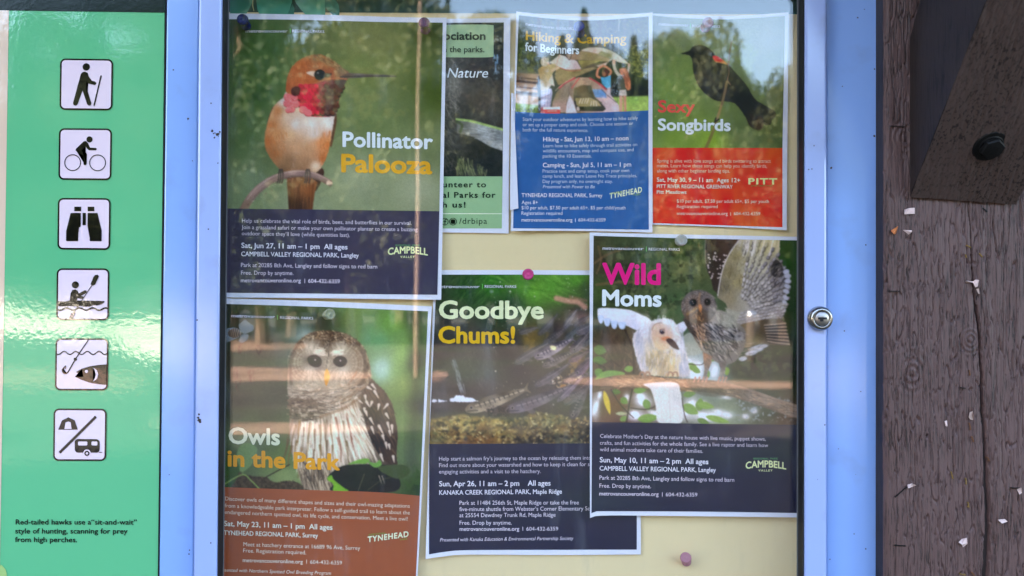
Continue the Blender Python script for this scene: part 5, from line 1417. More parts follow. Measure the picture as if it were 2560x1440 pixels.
flat('leaf_stem', [(632, -20), (634, -20), (633, 14), (636, 28), (634, 28), (630, 14)], -0.0012, ink((150, 170, 140)), hdr)

# cylinder lock on the right stile
chrome = new_mat('worn_chrome', (0.36, 0.34, 0.32), 0.22, 0.5, 1.0, var=0.1, scale=300)
lk = at(2048, 796, F_DOOR)
rotf = Matrix.Rotation(R(90), 4, 'X')
S_ = 0.00038
bm = lathe([(30 * S_, -0.002), (31 * S_, 0.0015), (30 * S_, 0.004), (27 * S_, 0.0068), (22 * S_, 0.0078), (19.5 * S_, 0.0074), (19 * S_, 0.006)], 40)
bmesh.ops.transform(bm, matrix=Matrix.Translation(lk) @ rotf, verts=bm.verts)
lock = from_bm('lock', bm, chrome, case, True)
bm = lathe([(17.5 * S_, 0.005), (17.5 * S_, 0.0074), (16 * S_, 0.0080), (2 * S_, 0.0080)], 36)
bmesh.ops.transform(bm, matrix=Matrix.Translation(lk) @ rotf, verts=bm.verts)
from_bm('lock_core', bm, new_mat('brushed_nickel', (0.36, 0.33, 0.31), 0.35, 0.5, 1.0, var=0.15, scale=400, bump=0.2, bscale=900), lock, True)
bm = bmesh.new(); bm_box(bm, (lk.x - 11 * S_, lk.y - 0.0086, lk.z - 2.2 * S_), (lk.x + 11 * S_, lk.y - 0.0078, lk.z + 3.2 * S_))
bm_box(bm, (lk.x - 6 * S_, lk.y - 0.0086, lk.z - 7 * S_), (lk.x + 2 * S_, lk.y - 0.0079, lk.z - 2.2 * S_))
from_bm('keyhole', bm, black_mat, lock)

# scuffs and chips on the frame paint: fine specks in the paint, the larger chips as single parts
for m in (frame_mat, door_mat):
    nt = m.node_tree
    tc = next(n for n in nt.nodes if n.type == 'TEX_COORD')
    vo = nt.nodes.new('ShaderNodeTexVoronoi'); vo.inputs['Scale'].default_value = 62
    nt.links.new(tc.outputs['Object'], vo.inputs['Vector'])
    lt = nt.nodes.new('ShaderNodeMath'); lt.operation = 'LESS_THAN'; lt.inputs[1].default_value = 0.045
    nt.links.new(vo.outputs['Distance'], lt.inputs[0])
    old = next(n for n in nt.nodes if n.type == 'MIX')
    mx = nt.nodes.new('ShaderNodeMix'); mx.data_type = 'RGBA'; mx.inputs[7].default_value = (0.07, 0.06, 0.06, 1)
    nt.links.new(old.outputs[2], mx.inputs[6]); nt.links.new(lt.outputs[0], mx.inputs[0])
    # faint wiped grime
    ng = nt.nodes.new('ShaderNodeTexNoise'); ng.inputs['Scale'].default_value = 26; ng.inputs['Detail'].default_value = 8
    nt.links.new(tc.outputs['Object'], ng.inputs['Vector'])
    rg = nt.nodes.new('ShaderNodeValToRGB')
    rg.color_ramp.elements[0].position, rg.color_ramp.elements[0].color = 0.58, (0, 0, 0, 1)
    rg.color_ramp.elements[1].position, rg.color_ramp.elements[1].color = 0.80, (0.30, 0.30, 0.30, 1)
    nt.links.new(ng.outputs['Fac'], rg.inputs[0])
    mg = nt.nodes.new('ShaderNodeMix'); mg.data_type = 'RGBA'; mg.inputs[7].default_value = (0.20, 0.22, 0.26, 1)
    nt.links.new(mx.outputs[2], mg.inputs[6]); nt.links.new(rg.outputs[0], mg.inputs[0])
    nt.links.new(mg.outputs[2], nt.nodes['Principled BSDF'].inputs['Base Color'])
chip = new_mat('bare_chip', (0.06, 0.045, 0.035), 0.7, 0.2, var=0.5, scale=800)
r2 = random.Random(5)
for px, py, r, y in [(539 + r2.gauss(0, 7), 333 + r2.gauss(0, 5), r2.uniform(1, 3.2), F_DOOR) for _ in range(9)] + [(543, 336, 4.5, F_DOOR), (530, 328, 3, F_DOOR), (497, 1036, 3, F_DOOR), (498, 1050, 6, F_DOOR), (496, 1044, 4, F_DOOR), (500, 1055, 4, F_DOOR), (527, 1357, 2.4, F_DOOR), (521, 573, 2, F_DOOR), (493, 800, 3, F_DOOR), (470, 297, 3, F_OUT), (2078, 420, 3.4, F_OUT), (2186, 340, 3, F_OUT), (2144, 44, 2.4, F_OUT), (2022, 424, 2, F_DOOR)]:
    bm = bmesh.new()
    vs = [bm.verts.new(at(px + r * math.cos(6.283 * k / 7) * r2.uniform(.5, 1.2), py + r * math.sin(6.283 * k / 7) * r2.uniform(.5, 1.2), y - 0.0002)) for k in range(7)]
    bm.faces.new(vs)
    face_front(from_bm('paint_chip', bm, chip, case))


# ---------------------------------------------------------------- lettering
_fontcap = None


def glyphs(s, bold, italic, space):
    cu = bpy.data.curves.new('lettering', 'FONT')
    cu.body = s
    cu.size = 1
    cu.offset = 0
    cu.shear = 0.22 if italic else 0
    cu.space_character = space
    cu.resolution_u = 3
    o = bpy.data.objects.new('lettering', cu)
    COL.objects.link(o)
    bpy.context.view_layer.update()
    me = o.to_mesh()
    v = np.empty(len(me.vertices) * 3)
    me.vertices.foreach_get('co', v)
    v = v.reshape(-1, 3)[:, :2].copy()
    f = [tuple(p.vertices) for p in me.polygons]
    o.to_mesh_clear()
    bpy.data.objects.remove(o)
    bpy.data.curves.remove(cu)
    z = np.zeros(len(v))
    if bold >= 0.010:      # heavy weight: the outline grown by laying shifted copies over one another
        vs, fs, zs = [], [], []
        d = bold * 0.95
        for k, (a, b) in enumerate(((0, 0), (d, 0), (-d, 0), (0, d), (0, -d), (.7 * d, .7 * d), (-.7 * d, .7 * d), (.7 * d, -.7 * d), (-.7 * d, -.7 * d))):
            vs.append(v + np.array([a, b])); fs += [tuple(i + k * len(v) for i in q) for q in f]; zs.append(np.full(len(v), k * 1.2e-5))
        v, f, z = np.concatenate(vs), fs, np.concatenate(zs)
    return v, f, z


def cap_height():
    global _fontcap
    if _fontcap is None:
        v, _, _ = glyphs('H', 0, False, 1)
        _fontcap = v[:, 1].max()
    return _fontcap


def T(s, x0, x1, y0, y1, cap, bold=0.004, it=False, sp=1.0, bow=0.0, arch=0.0):
    return dict(s=s, x0=x0, x1=x1, y0=y0, y1=y1, cap=cap, bold=bold, it=it, sp=sp, bow=bow, arch=arch)


def lettering(name, lines, col, depth, parent, label=None, bars=()):
    """Printed lines of text as one part; depth(px, py) gives the sheet's depth."""
    VX, VY, VZ, F = [], [], [], []
    n = 0
    for t in lines:
        v, f, z = glyphs(t['s'], t['bold'], t['it'], t['sp'])
        x0, x1 = v[:, 0].min(), v[:, 0].max()
        u = (v[:, 0] - x0) / (x1 - x0)
        px = t['x0'] + u * (t['x1'] - t['x0'])
        py = t['y0'] + u * (t['y1'] - t['y0']) + t['bow'] * 4 * u * (1 - u) - t['arch'] * 4 * u * (1 - u) - v[:, 1] * t['cap'] / cap_height()
        VX.append(px); VY.append(py); VZ.append(z)
        F += [tuple(i + n for i in q) for q in f]
        n += len(v)
    for (x, ya, yb, w) in bars:
        VX.append(np.array([x - w / 2, x + w / 2, x + w / 2, x - w / 2])); VY.append(np.array([ya, ya, yb, yb])); VZ.append(np.zeros(4))
        F.append((n + 3, n + 2, n + 1, n))
        n += 4
    px, py = np.concatenate(VX), np.concatenate(VY)
    P = at_np(px, py, depth(px, py) - 0.0006 - np.concatenate(VZ))
    o = mesh(name, P, F, ink(col) if not hasattr(col, 'node_tree') else col, parent)
    if label:
        o['label'] = label
    return o


# ---------------------------------------------------------------- information sign on the left
Y_S = -0.037


def gloss(name, c, var=0.02, rough=0.05, spec=0.95):
    m = new_mat(name, alb(c, LIGHT_OUT), rough, spec, var=var, scale=6, bump=0.07, bscale=190, bdist=0.0008)
    nt = m.node_tree
    b = nt.nodes['Principled BSDF']
    # faint second, coarser ripple in the laminate
    return m


sign = empty('information_sign', (-0.52, 0, EYE - 0.5), 'glossy green park information panel with black and white activity pictograms', 'sign')
g_green, g_dark, g_cream = gloss('green_laminate', (88, 186, 142), 0.04), gloss('dark_green_laminate', (6, 30, 25), 0.02, 0.12, 0.25), gloss('cream_laminate', (208, 198, 186))
g_white, g_black = gloss('white_laminate', (214, 212, 240)), gloss('black_laminate', (10, 9, 12))
member('sign_panel', [(-900, -200), (413.6, -200), (411.5, 0), (394, 1440), (391, 1660), (-900, 1660)], Y_S, Y_S + 0.02, g_green, 0.0, sign)
member('panel_edge', [(413.6, -200), (417.5, -200), (415, 0), (397.5, 1440), (395, 1660), (391, 1660), (394, 1440), (411.5, 0)], Y_S + 0.0004, 0.0, black_mat, 0, sign)
flat('header_band', [(-900, 15), (-900, -199), (413.4, -199), (411.3, 31.5), (22, 26)], Y_S - 0.0004, g_dark, sign)
flat('side_strip', [(-260, 22), (22, 26), (11, 720), (-1, 1440), (-4, 1659), (-260, 1659)], Y_S - 0.0003, g_cream, sign)
flat('corner_leaf', [(-30, 1418), (4, 1412), (14, 1424), (17, 1436), (14, 1480), (-30, 1480)], Y_S - 0.0006, gloss('pale_leaf_laminate', (150, 196, 128)), sign)


def circ(x, y, r, n=26):
    return [(x + r * math.cos(2 * math.pi * k / n), y + r * math.sin(2 * math.pi * k / n)) for k in range(n)]


def caps(p, q, r, r1=None):
    r1 = r if r1 is None else r1
    a = math.atan2(q[1] - p[1], q[0] - p[0])
    return [(p[0] + r * math.cos(a + math.pi / 2 + k * math.pi / 8), p[1] + r * math.sin(a + math.pi / 2 + k * math.pi / 8)) for k in range(9)] + \
           [(q[0] + r1 * math.cos(a - math.pi / 2 + k * math.pi / 8), q[1] + r1 * math.sin(a - math.pi / 2 + k * math.pi / 8)) for k in range(9)]


def ribbon(pts, w):
    P = np.array(pts, float)
    d = np.gradient(P, axis=0)
    nrm = np.stack([-d[:, 1], d[:, 0]], 1)
    nrm /= np.linalg.norm(nrm, axis=1)[:, None] + 1e-9
    return [tuple(p) for p in P + nrm * w / 2] + [tuple(p) for p in (P - nrm * w / 2)[::-1]]


def ring(x, y, r0, r1):
    return [ribbon([(x + (r0 + r1) / 2 * math.cos(t), y + (r0 + r1) / 2 * math.sin(t)) for t in np.linspace(a, a + math.pi, 22)], r1 - r0) for a in (0, math.pi)]


def rrect(c, r, n=6):
    """Rounded quad from corners TL, TR, BR, BL."""
    out = []
    c = [np.array(p, float) for p in c]
    for i in range(4):
        p, a, b = c[i], c[i - 1], c[(i + 1) % 4]
        u, v = (a - p) / np.linalg.norm(a - p), (b - p) / np.linalg.norm(b - p)
        o = p + (u + v) * r
        for k in range(n + 1):
            t = math.pi / 2 * k / n
            out.append(tuple(o - v * r * math.cos(t) - u * r * math.sin(t)))
    return out


def wave(x0, x1, y, amp, per, w, ph=0.0, slope=0.0):
    xs = np.linspace(x0, x1, 60)
    return ribbon([(x, y + slope * (x - x0) + amp * math.sin(2 * math.pi * (x - x0) / per + ph)) for x in xs], w)


def patch(name, polys, y, mats, parent, zoom):
    ox, oy, sc = zoom
    bm = bmesh.new()
    for k, (pts, mi) in enumerate(polys):
        vs = [bm.verts.new(at(ox + a / sc, oy + b / sc, y - 0.00005 * k)) for a, b in pts]
        f = bm.faces.new(vs)
        f.material_index = mi
    bmesh.ops.triangulate(bm, faces=list(bm.faces))
    me = bpy.data.meshes.new(name)
    bm.to_mesh(me)
    bm.free()
    return face_front(link(name, me, mats, parent))


ZA, ZB = (120, 130, 2.824), (120, 660, 2.824)
rect = lambda a, b, c, d: [(a, b), (c, b), (c, d), (a, d)]
hiker = [(circ(270, 105, 26), 0), ([(232, 155), (245, 141), (262, 138), (280, 147), (289, 175), (297, 200), (332, 208), (342, 222), (332, 234), (284, 222), (270, 206), (270, 245), (307, 362), (303, 376), (288, 379), (276, 368), (244, 272), (210, 368), (198, 379), (182, 376), (176, 360), (190, 310)], 0), (caps((374, 170), (326, 376), 5), 0)]
cyclist = [(circ(293, 617, 22), 0), ([(250, 632), (262, 628), (272, 631), (282, 643), (297, 676), (338, 677), (346, 685), (338, 693), (288, 693), (278, 684), (266, 668), (240, 692), (268, 710), (275, 722), (274, 785), (271, 796), (262, 799), (251, 794), (250, 730), (205, 706), (194, 694), (198, 682)], 0)] + [(q, 0) for q in ring(174, 781, 53, 59) + ring(350, 782, 53, 59)]
binos = [(rect(186, 1092, 234, 1124), 0), (rect(280, 1092, 327, 1124), 0), ([(160, 1136), (232, 1136), (231, 1225), (228, 1236), (214, 1237), (213, 1330), (208, 1335), (132, 1335), (127, 1330), (128, 1265)], 0), (rect(244, 1136, 267, 1222), 0), ([(280, 1136), (349, 1136), (379, 1262), (378, 1332), (372, 1336), (298, 1335), (294, 1330), (294, 1237), (280, 1236), (279, 1225)], 0)]
kayak = [(circ(193, 147, 25), 0), ([(160, 205), (172, 184), (192, 179), (208, 188), (218, 207), (258, 185), (270, 186), (275, 197), (268, 206), (232, 226), (248, 228), (254, 238), (246, 248), (207, 241), (203, 262), (153, 262)], 0), ([(62, 262), (120, 264), (150, 257), (300, 258), (396, 261), (400, 268), (380, 284), (345, 293), (320, 290), (298, 301), (275, 293), (250, 301), (225, 295), (205, 301), (150, 296), (110, 300), (62, 296)], 0),
         (wave(62, 424, 318, 8, 92, 12), 0), (caps((330, 120), (180, 345), 2.6), 0), ([(322, 90), (333, 77), (352, 76), (359, 88), (332, 146), (313, 153), (300, 143)], 0), ([(148, 382), (163, 348), (183, 333), (193, 344), (180, 375), (165, 390)], 0), (ribbon([(160, 362), (178, 372)], 7), 2), (ribbon([(170, 346), (186, 358)], 6), 2)]
fishing = [(wave(60, 418, 628, 11, 82, 9, 0.6), 0), (ribbon([(284, 537), (193, 672)], 8), 0), (circ(193, 672, 12), 0), (ribbon(catmull([(193, 672), (165, 722), (140, 763), (122, 774), (106, 764), (101, 748), (110, 735), (126, 718)], False, 5), 9), 0), (ribbon([(125, 718), (122, 742)], 5), 0),
           ([(197, 762), (240, 738), (300, 721), (360, 712), (414, 708), (412, 853), (350, 847), (290, 836), (240, 818), (190, 796), (225, 798), (250, 794)], 0), (circ(271, 758, 11), 1), ([(316, 730), (345, 750), (354, 780), (345, 810), (316, 832), (332, 803), (337, 777), (330, 750)], 1)]
camping = [([(72, 1170), (98, 1105), (143, 1082), (188, 1103), (210, 1170)], 0), ([(116, 1165), (124, 1119), (143, 1112), (160, 1118), (167, 1165)], 1), (ribbon([(338, 1078), (82, 1332)], 19), 0), (rrect([(188, 1235), (365, 1237), (365, 1332), (189, 1332)], 24), 0), (rrect([(212, 1253), (278, 1253), (278, 1281), (212, 1281)], 8), 1), (rrect([(307, 1253), (349, 1253), (349, 1281), (307, 1281)], 8), 1), (circ(275, 1335, 26), 1), (circ(275, 1337, 19), 0), (circ(275, 1337, 8), 1), (ribbon([(360, 1329), (382, 1329)], 5), 0)]
for zoom, cn, sym, lab in ((ZA, [(86, 45), (460, 50), (455, 412), (81, 408)], hiker, 'walking figure with a stick'), (ZA, [(78, 538), (452, 540), (447, 905), (73, 902)], cyclist, 'cyclist on a bicycle'), (ZA, [(70, 1030), (443, 1032), (439, 1397), (66, 1394)], binos, 'pair of binoculars'),
                           (ZB, [(62, 30), (434, 31), (430, 398), (58, 396)], kayak, 'paddler in a kayak over a wave'), (ZB, [(54, 524), (428, 525), (423, 893), (48, 892)], fishing, 'fish head and baited hook'), (ZB, [(40, 1020), (415, 1022), (410, 1391), (36, 1390)], camping, 'tent and caravan divided by a slash')):
    ox, oy, sc = zoom
    pic = patch('pictogram', [(rrect(cn, 38), 0)], Y_S - 0.0006, [g_black], sign, zoom)
    pic['label'] = lab
    c = np.array(cn, float)
    m = c.mean(0)
    inn = [tuple(p + np.sign(m - p) * 12) for p in c]
    patch('white_field', [(rrect(inn, 27), 0)], Y_S - 0.0009, [g_white], pic, zoom)
    patch('symbol', sym, Y_S - 0.0012, [g_black, g_white, gloss('pink_laminate', (220, 190, 200))], pic, zoom)
cap_ink = gloss('caption_black', (14, 22, 18))
lettering('caption', [T('Red-tailed hawks use a\u201csit-and-wait\u201d', 39, 342, 1311, 1311.5, 12.5, 0.016), T('style of hunting, scanning for prey', 38, 319, 1333.5, 1334, 12.5, 0.016), T('from high perches.', 37.5, 193, 1355, 1355.5, 12.5, 0.016)], cap_ink, lambda x, y: np.full_like(x, Y_S), sign)

# ---------------------------------------------------------------- posters
paper_mat = new_mat('white_paper', (0.82, 0.78, 0.86), 0.55, 0.35, var=0.015, scale=25)


def print_mat():
    m = bpy.data.materials.new('printed_picture')
    m.use_nodes = True
    nt = m.node_tree
    b = nt.nodes['Principled BSDF']
    a = nt.nodes.new('ShaderNodeVertexColor'); a.layer_name = 'print'
    nt.links.new(a.outputs['Color'], b.inputs['Base Color'])
    b.inputs['Roughness'].default_value = 0.45
    b.inputs['Specular IOR Level'].default_value = 0.18
    return m


PRINT = print_mat()


def interp(curve, u):
    c = np.array(curve, float)
    s = (c[:, 0] - c[0, 0]) / (c[-1, 0] - c[0, 0])
    if len(c) > 2:
        cc = catmull(c, False, 8)
        s = (cc[:, 0] - cc[0, 0]) / (cc[-1, 0] - cc[0, 0])
        c = cc
    return np.stack([np.interp(u, s, c[:, 0]), np.interp(u, s, c[:, 1])], -1)


def sheet(name, top, bot, depth, off, mat, parent, nu=40, nv=48, art=None):
    """Curved sheet between a top and a bottom pixel curve; depth(px, py) in metres, off towards the viewer."""
    U, V = np.meshgrid(np.linspace(0, 1, nu), np.linspace(0, 1, nv))
    A, B = interp(top, U[0]), interp(bot, U[0])
    PX = A[None, :, 0] * (1 - V) + B[None, :, 0] * V
    PYy = A[None, :, 1] * (1 - V) + B[None, :, 1] * V
    W = at_np(PX, PYy, depth(PX, PYy) - off).reshape(-1, 3)
    idx = np.arange(nu * nv).reshape(nv, nu)
    F = np.stack([idx[:-1, :-1], idx[1:, :-1], idx[1:, 1:], idx[:-1, 1:]], -1).reshape(-1, 4)
    me = bpy.data.meshes.new(name)
    me.vertices.add(len(W)); me.vertices.foreach_set('co', W.ravel())
    me.loops.add(F.size); me.loops.foreach_set('vertex_index', F.ravel())
    me.polygons.add(len(F)); me.polygons.foreach_set('loop_start', np.arange(0, F.size, 4)); me.polygons.foreach_set('loop_total', np.full(len(F), 4))
    me.update(calc_edges=True)
    me.polygons.foreach_set('use_smooth', np.ones(len(F), bool))
    if art is not None:
        c = alb(art.sample(PX.ravel(), PYy.ravel()))
        ca = me.color_attributes.new('print', 'FLOAT_COLOR', 'POINT')
        ca.data.foreach_set('color', np.concatenate([c, np.ones((len(c), 1))], 1).astype(np.float32).ravel())
    me.validate()
    return link(name, me, mat, parent)


def gauss(px, py, cx, cy, sx, sy):
    return np.exp(-((px - cx) / sx) ** 2 - ((py - cy) / sy) ** 2)


def poster(label, y0, outer, picture, band, band_col, art, curl=None, seed=0):
    def depth(px, py):
        w = 0.0005 * (fbm(np.asarray(px, float) / 90.0, np.asarray(py, float) / 90.0, 50 + seed, 2) - 0.5)
        if curl is not None:
            w = w + curl(px, py)
        return y0 - w
    (ot, ob), n = outer, 1
    c = at((ot[0][0] + ot[-1][0]) / 2, ob[0][1], y0)
    root = empty('poster', c, label, 'poster', 'posters in the display case')
    sheet('paper', ot, ob, depth, 0.0, paper_mat, root)
    if art is not None:
        w = picture[0][-1][0] - picture[0][0][0]
        h = picture[1][0][1] - picture[0][0][1]
        sheet('picture', picture[0], picture[1], depth, 0.0003, PRINT, root, int(w / 1.5), int(h / 1.5), art)
    if band is not None:
        m = band_col if hasattr(band_col, 'node_tree') else ink(band_col)
        sheet('info_band', band[0], band[1], depth, 0.0003, m, root)
    return root, depth


LW = (206, 210, 240)       # pale lettering
GR = (96, 176, 92)


def brand(root, dep, xm, xv0, xv1, y0, y1, xb, xr0, xr1, yr0, yr1, cap=7.6, bow=0.0):
    b = lettering('publisher_line', [T('metro', xm, xv0 - 0.6, y0, y0 + (y1 - y0) * .4, cap, 0.014), T('vancouver', xv0, xv1, y0 + (y1 - y0) * .4, y1, cap, 0.0), T('REGIONAL PARKS', xr0, xr1, yr0, yr1, cap * .86, 0.0, bow=bow)], LW, dep, root)
    if xb:
        lettering('green_bar', [], GR, dep, b, bars=[(xb, yr0 - 9.5, yr0 + 2.5, 1.7)])


def dark_logo(root, dep, kind, x0, x1, y0, y1, g0, g1, gy, v0=0, v1=0, vy=0):
    if kind == 'CAMPBELL':
        l = lettering('park_logo', [T('CAMPBELL', x0, x1, y0, y1, 16.5, 0.03, arch=5), T('VALLEY', v0, v1, vy, vy, 5, 0.02, sp=1.3)], (222, 222, 178), dep, root)
        lettering('logo_line', [T('REGIONAL PARK', g0, g1, gy, gy, 4.4, 0.02, sp=1.3)], (86, 150, 110), dep, l)
    else:
        l = lettering('park_logo', [T('TYNEHEAD', x0, x1, y0, y1, 13.5, 0.032, sp=1.15)], (232, 228, 200), dep, root)
        lettering('logo_line', [T('REGIONAL', g0, g1, gy, gy - 5, 3.8, 0.02, sp=1.2), T('PARK', x1 - 21, x1 - 3, y1 + 9.5, y1 + 6.8, 3.8, 0.02, sp=1.2)], (104, 150, 66), dep, l)


NAVY = (48, 50, 72)

# hummingbird poster
r_, d_ = poster('hummingbird poster headed Pollinator Palooza over a dark slate text band', -0.006,
                ([(566, 33.5), (700, 35.2), (845, 38), (1000, 43), (1116.5, 44)], [(554, 743.5), (800, 745.5), (1103, 749.5)]),
                ([(570, 48), (720, 49), (845, 52), (960, 55), (1107, 56.5)], [(557, 521), (800, 524), (1098.5, 528)]),
                ([(557, 521), (800, 524), (1098.5, 528)], [(552, 731.5), (800, 734), (1093.5, 737)]), (60, 60, 82), art_hummingbird(),
                lambda x, y: 0.002 * gauss(x, y, 1110, 745, 160, 120) + 0.0016 * gauss(x, y, 830, 30, 140, 80), 1)
brand(r_, d_, 614, 654, 719, 81.2, 81.2, 725.6, 731, 810.5, 80.5, 82.3)
lettering('headline', [T('Pollinator', 856.2, 1082.3, 366, 372, 36, 0.03)], (218, 224, 244), d_, r_)
lettering('headline', [T('Palooza', 853, 1080.5, 429, 434, 43, 0.034)], (242, 156, 44), d_, r_, 'orange second headline line')
lettering('body_text', [T('Help us celebrate the vital role of birds, bees, and butterflies in our survival.', 605, 1029, 556.2, 562.3, 9.6), T('Join a grassland safari or make your own pollinator planter to create a buzzing', 604, 1043.5, 572.5, 578.2, 9.6), T('outdoor space they\u2019ll love (while quantities last).', 604.4, 874.7, 587.9, 592.4, 9.6)], (186, 190, 222), d_, r_)
lettering('date_line', [T('Sat, Jun 27, 11 am \u2013 1 pm  All ages', 603.5, 868.8, 619.4, 623.5, 12.3, 0.018)], LW, d_, r_)
lettering('place_line', [T('CAMPBELL VALLEY REGIONAL PARK, Langley', 603, 897, 640, 644, 11, 0.014)], LW, d_, r_)
lettering('address_text', [T('Park at 20285 8th Ave, Langley and follow signs to red barn', 602.6, 943, 667.2, 671.5, 10), T('Free. Drop by anytime.', 602.6, 733.5, 686.5, 687.6, 10), T('metrovancouveronline.org', 602, 752, 705.5, 705.9, 9.5, 0.012), T('604-432-6359', 770.5, 849.5, 706.8, 708.4, 9.5, 0.01)], (196, 200, 232), d_, r_, bars=[(762, 697, 708, 1.4)])
dark_logo(r_, d_, 'CAMPBELL', 969.6, 1069.5, 637.7, 638.6, 989, 1049.6, 615.5, 1001, 1036.6, 644.5)

# volunteer poster, half hidden
PG = (132, 176, 142)
r_, d_ = poster('narrow visible half of a green volunteer poster with a forest lake picture', -0.0022,
                ([(880, 46), (1116, 47), (1276, 44)], [(870, 580), (1103, 581), (1271.5, 583.5)]),
                ([(1088, 57), (1259.5, 56)], [(1085, 441), (1256.5, 441)]),
                ([(880, 441), (1256.5, 441)], [(880, 571), (1254.5, 571)]), PG, art_nature(),
                lambda x, y: 0.0015 * gauss(x, y, 1270, 60, 60, 120), 2)
bd = sheet('title_badge', [(1090, 62), (1224, 62), (1234, 71)], [(1090, 143), (1224, 143), (1234, 134)], d_, 0.0005, ink((144, 180, 152)), r_, 30, 10)
lettering('badge_text', [T('ociation', 1108, 1214, 99, 99, 19, 0.03), T('n the parks.', 1108, 1211, 130.4, 130.4, 14.5, 0.01)], (52, 64, 56), lambda x, y: d_(x, y) - 0.0003, bd)
lettering('headline', [T('Nature', 1118, 1220, 194, 194, 24, 0.004, True, 1.0)], (226, 228, 240), d_, r_)
lettering('appeal_text', [T('unteer to', 1107, 1215.4, 468, 468, 13.5, 0.028, sp=1.15), T('al Parks for', 1106, 1239, 494, 494, 13.5, 0.028, sp=1.15), T('h us!', 1106, 1164, 518.5, 518.5, 13.5, 0.028, sp=1.15)], (38, 58, 48), d_, r_)
sheet('divider_line', [(1090, 533), (1254.5, 533.3)], [(1090, 535), (1254.5, 535.3)], d_, 0.0006, ink((206, 220, 214)), r_, 8, 2)
lettering('handle_text', [T('/drbipa', 1148, 1217.5, 559.6, 559.6, 14.5, 0.004, sp=1.1)], (46, 68, 56), d_, r_)
for nm, cx, parts_ in (('social_icon', 1112, [(q, 0) for q in ring(1112, 554, 7.6, 9.2)] + [(ribbon([(1117, 548.5), (1113.4, 548.6), (1112.4, 551), (1112.4, 561)], 2.2), 0), (ribbon([(1108.6, 553.6), (1116, 553.6)], 2), 0)]),
                       ('social_icon', 1132.5, [(q, 0) for q in ring(1132.5, 554, 7.8, 9.4) + ring(1132.5, 554, 1.8, 3.1)] + [(ribbon(rrect([(1127.6, 549), (1137.4, 549), (1137.4, 559), (1127.6, 559)], 2.6) + [(1127.6, 551.6)], 1.3), 0), (circ(1135.4, 551.2, 0.7, 8), 0)])):
    patch(nm, parts_, float(d_(np.array([cx]), np.array([554.0]))[0]) - 0.0009, [ink((46, 68, 56))], r_, (0, 0, 1))

# camping poster
r_, d_ = poster('blue camping poster with people raising a tent, headed Hiking & Camping', -0.0045,
                ([(1291, 29), (1352, 35), (1424, 40.5), (1479, 41.5), (1533, 39), (1631.5, 31)], [(1277, 577.5), (1360, 577), (1500, 578), (1631, 581.5)]),
                ([(1297, 38), (1352, 44), (1424, 50), (1479, 51), (1533, 48.5), (1621.5, 41)], [(1288, 279), (1345, 282.5), (1406, 284), (1515, 280.5), (1621, 276)]),
                ([(1288, 279), (1345, 282.5), (1406, 284), (1515, 280.5), (1621, 276)], [(1283, 570.5), (1400, 571.5), (1622, 574)]), (48, 92, 160), art_camping(),
                lambda x, y: 0.006 * gauss(x, y, 1290, 20, 70, 90) + 0.006 * gauss(x, y, 1640, 20, 70, 90) + 0.002 * gauss(x, y, 1290, 580, 90, 60), 3)
brand(r_, d_, 1314, 1340, 1386, 63, 72.5, None, 1391, 1434, 74, 75, 7.2)
lettering('headline', [T('Hiking & Camping', 1314.3, 1566, 99.5, 106.5, 22, 0.03, bow=4.4)], (230, 168, 52), d_, r_)
lettering('headline', [T('for Beginners', 1312.5, 1448, 126, 135, 20, 0.03, bow=1.5)], (222, 226, 244), d_, r_, 'white second headline line')
PB = (176, 198, 232)
lettering('body_text', [T('Start your outdoor adventures by learning how to hike safely', 1307, 1594.6, 302, 299, 8.6, bow=2), T('or set up a proper camp and cook. Choose one session or', 1307, 1583, 315.4, 312.2, 8.6, bow=1.8), T('both for the full nature experience.', 1307, 1470.4, 328.5, 330, 8.6)], PB, d_, r_)
lettering('date_line', [T('Hiking - Sat, Jun 13, 10 am \u2013 noon', 1358, 1571, 353.3, 350.3, 10.8, 0.014, bow=1)], LW, d_, r_)
lettering('session_text', [T('Learn how to hike safely through trail activities on', 1358, 1593, 368.3, 365, 8.4, bow=1), T('wildlife encounters, map and compass use, and', 1357, 1584, 381, 378, 8.4, bow=1), T('packing the 10 Essentials.', 1357, 1479, 394, 394, 8.4)], PB, d_, r_)
lettering('date_line', [T('Camping - Sun, Jul 5, 11 am \u2013 1 pm', 1357, 1578, 418, 416, 10.8, 0.014, bow=.6)], LW, d_, r_)
lettering('session_text', [T('Practice tent and camp setup, cook your own', 1356.7, 1573, 431.7, 430, 8.4, bow=.6), T('camp lunch, and learn Leave No Trace principles.', 1356.7, 1592.5, 444.2, 443, 8.4, bow=.4), T('Day program only, no overnight stay.', 1356.7, 1532, 457.5, 457.3, 8.4), T('Presented with Power to Be', 1357, 1487, 470.4, 470.6, 8.0, 0.006, True)], PB, d_, r_)
lettering('place_line', [T('TYNEHEAD REGIONAL PARK, Surrey', 1304, 1506, 492.6, 493.3, 9.6, 0.01)], LW, d_, r_)
lettering('fee_text', [T('Ages 8+', 1304, 1344.6, 510, 510.2, 8.6), T('$10 per adult, $7.50 per adult 65+, $5 per child/youth', 1303.8, 1563.8, 523.4, 523.6, 8.6), T('Registration required', 1303.8, 1406, 537, 537.2, 8.6), T('metrovancouveronline.org', 1303.8, 1431, 553.8, 554, 8.6, 0.01), T('604-432-6359', 1446, 1513.8, 553.8, 554, 8.6)], (196, 212, 240), d_, r_, bars=[(1438.5, 546, 555, 1.2)])
dark_logo(r_, d_, 'TYNEHEAD', 1524, 1605, 497, 480.5, 1526, 1556, 486)

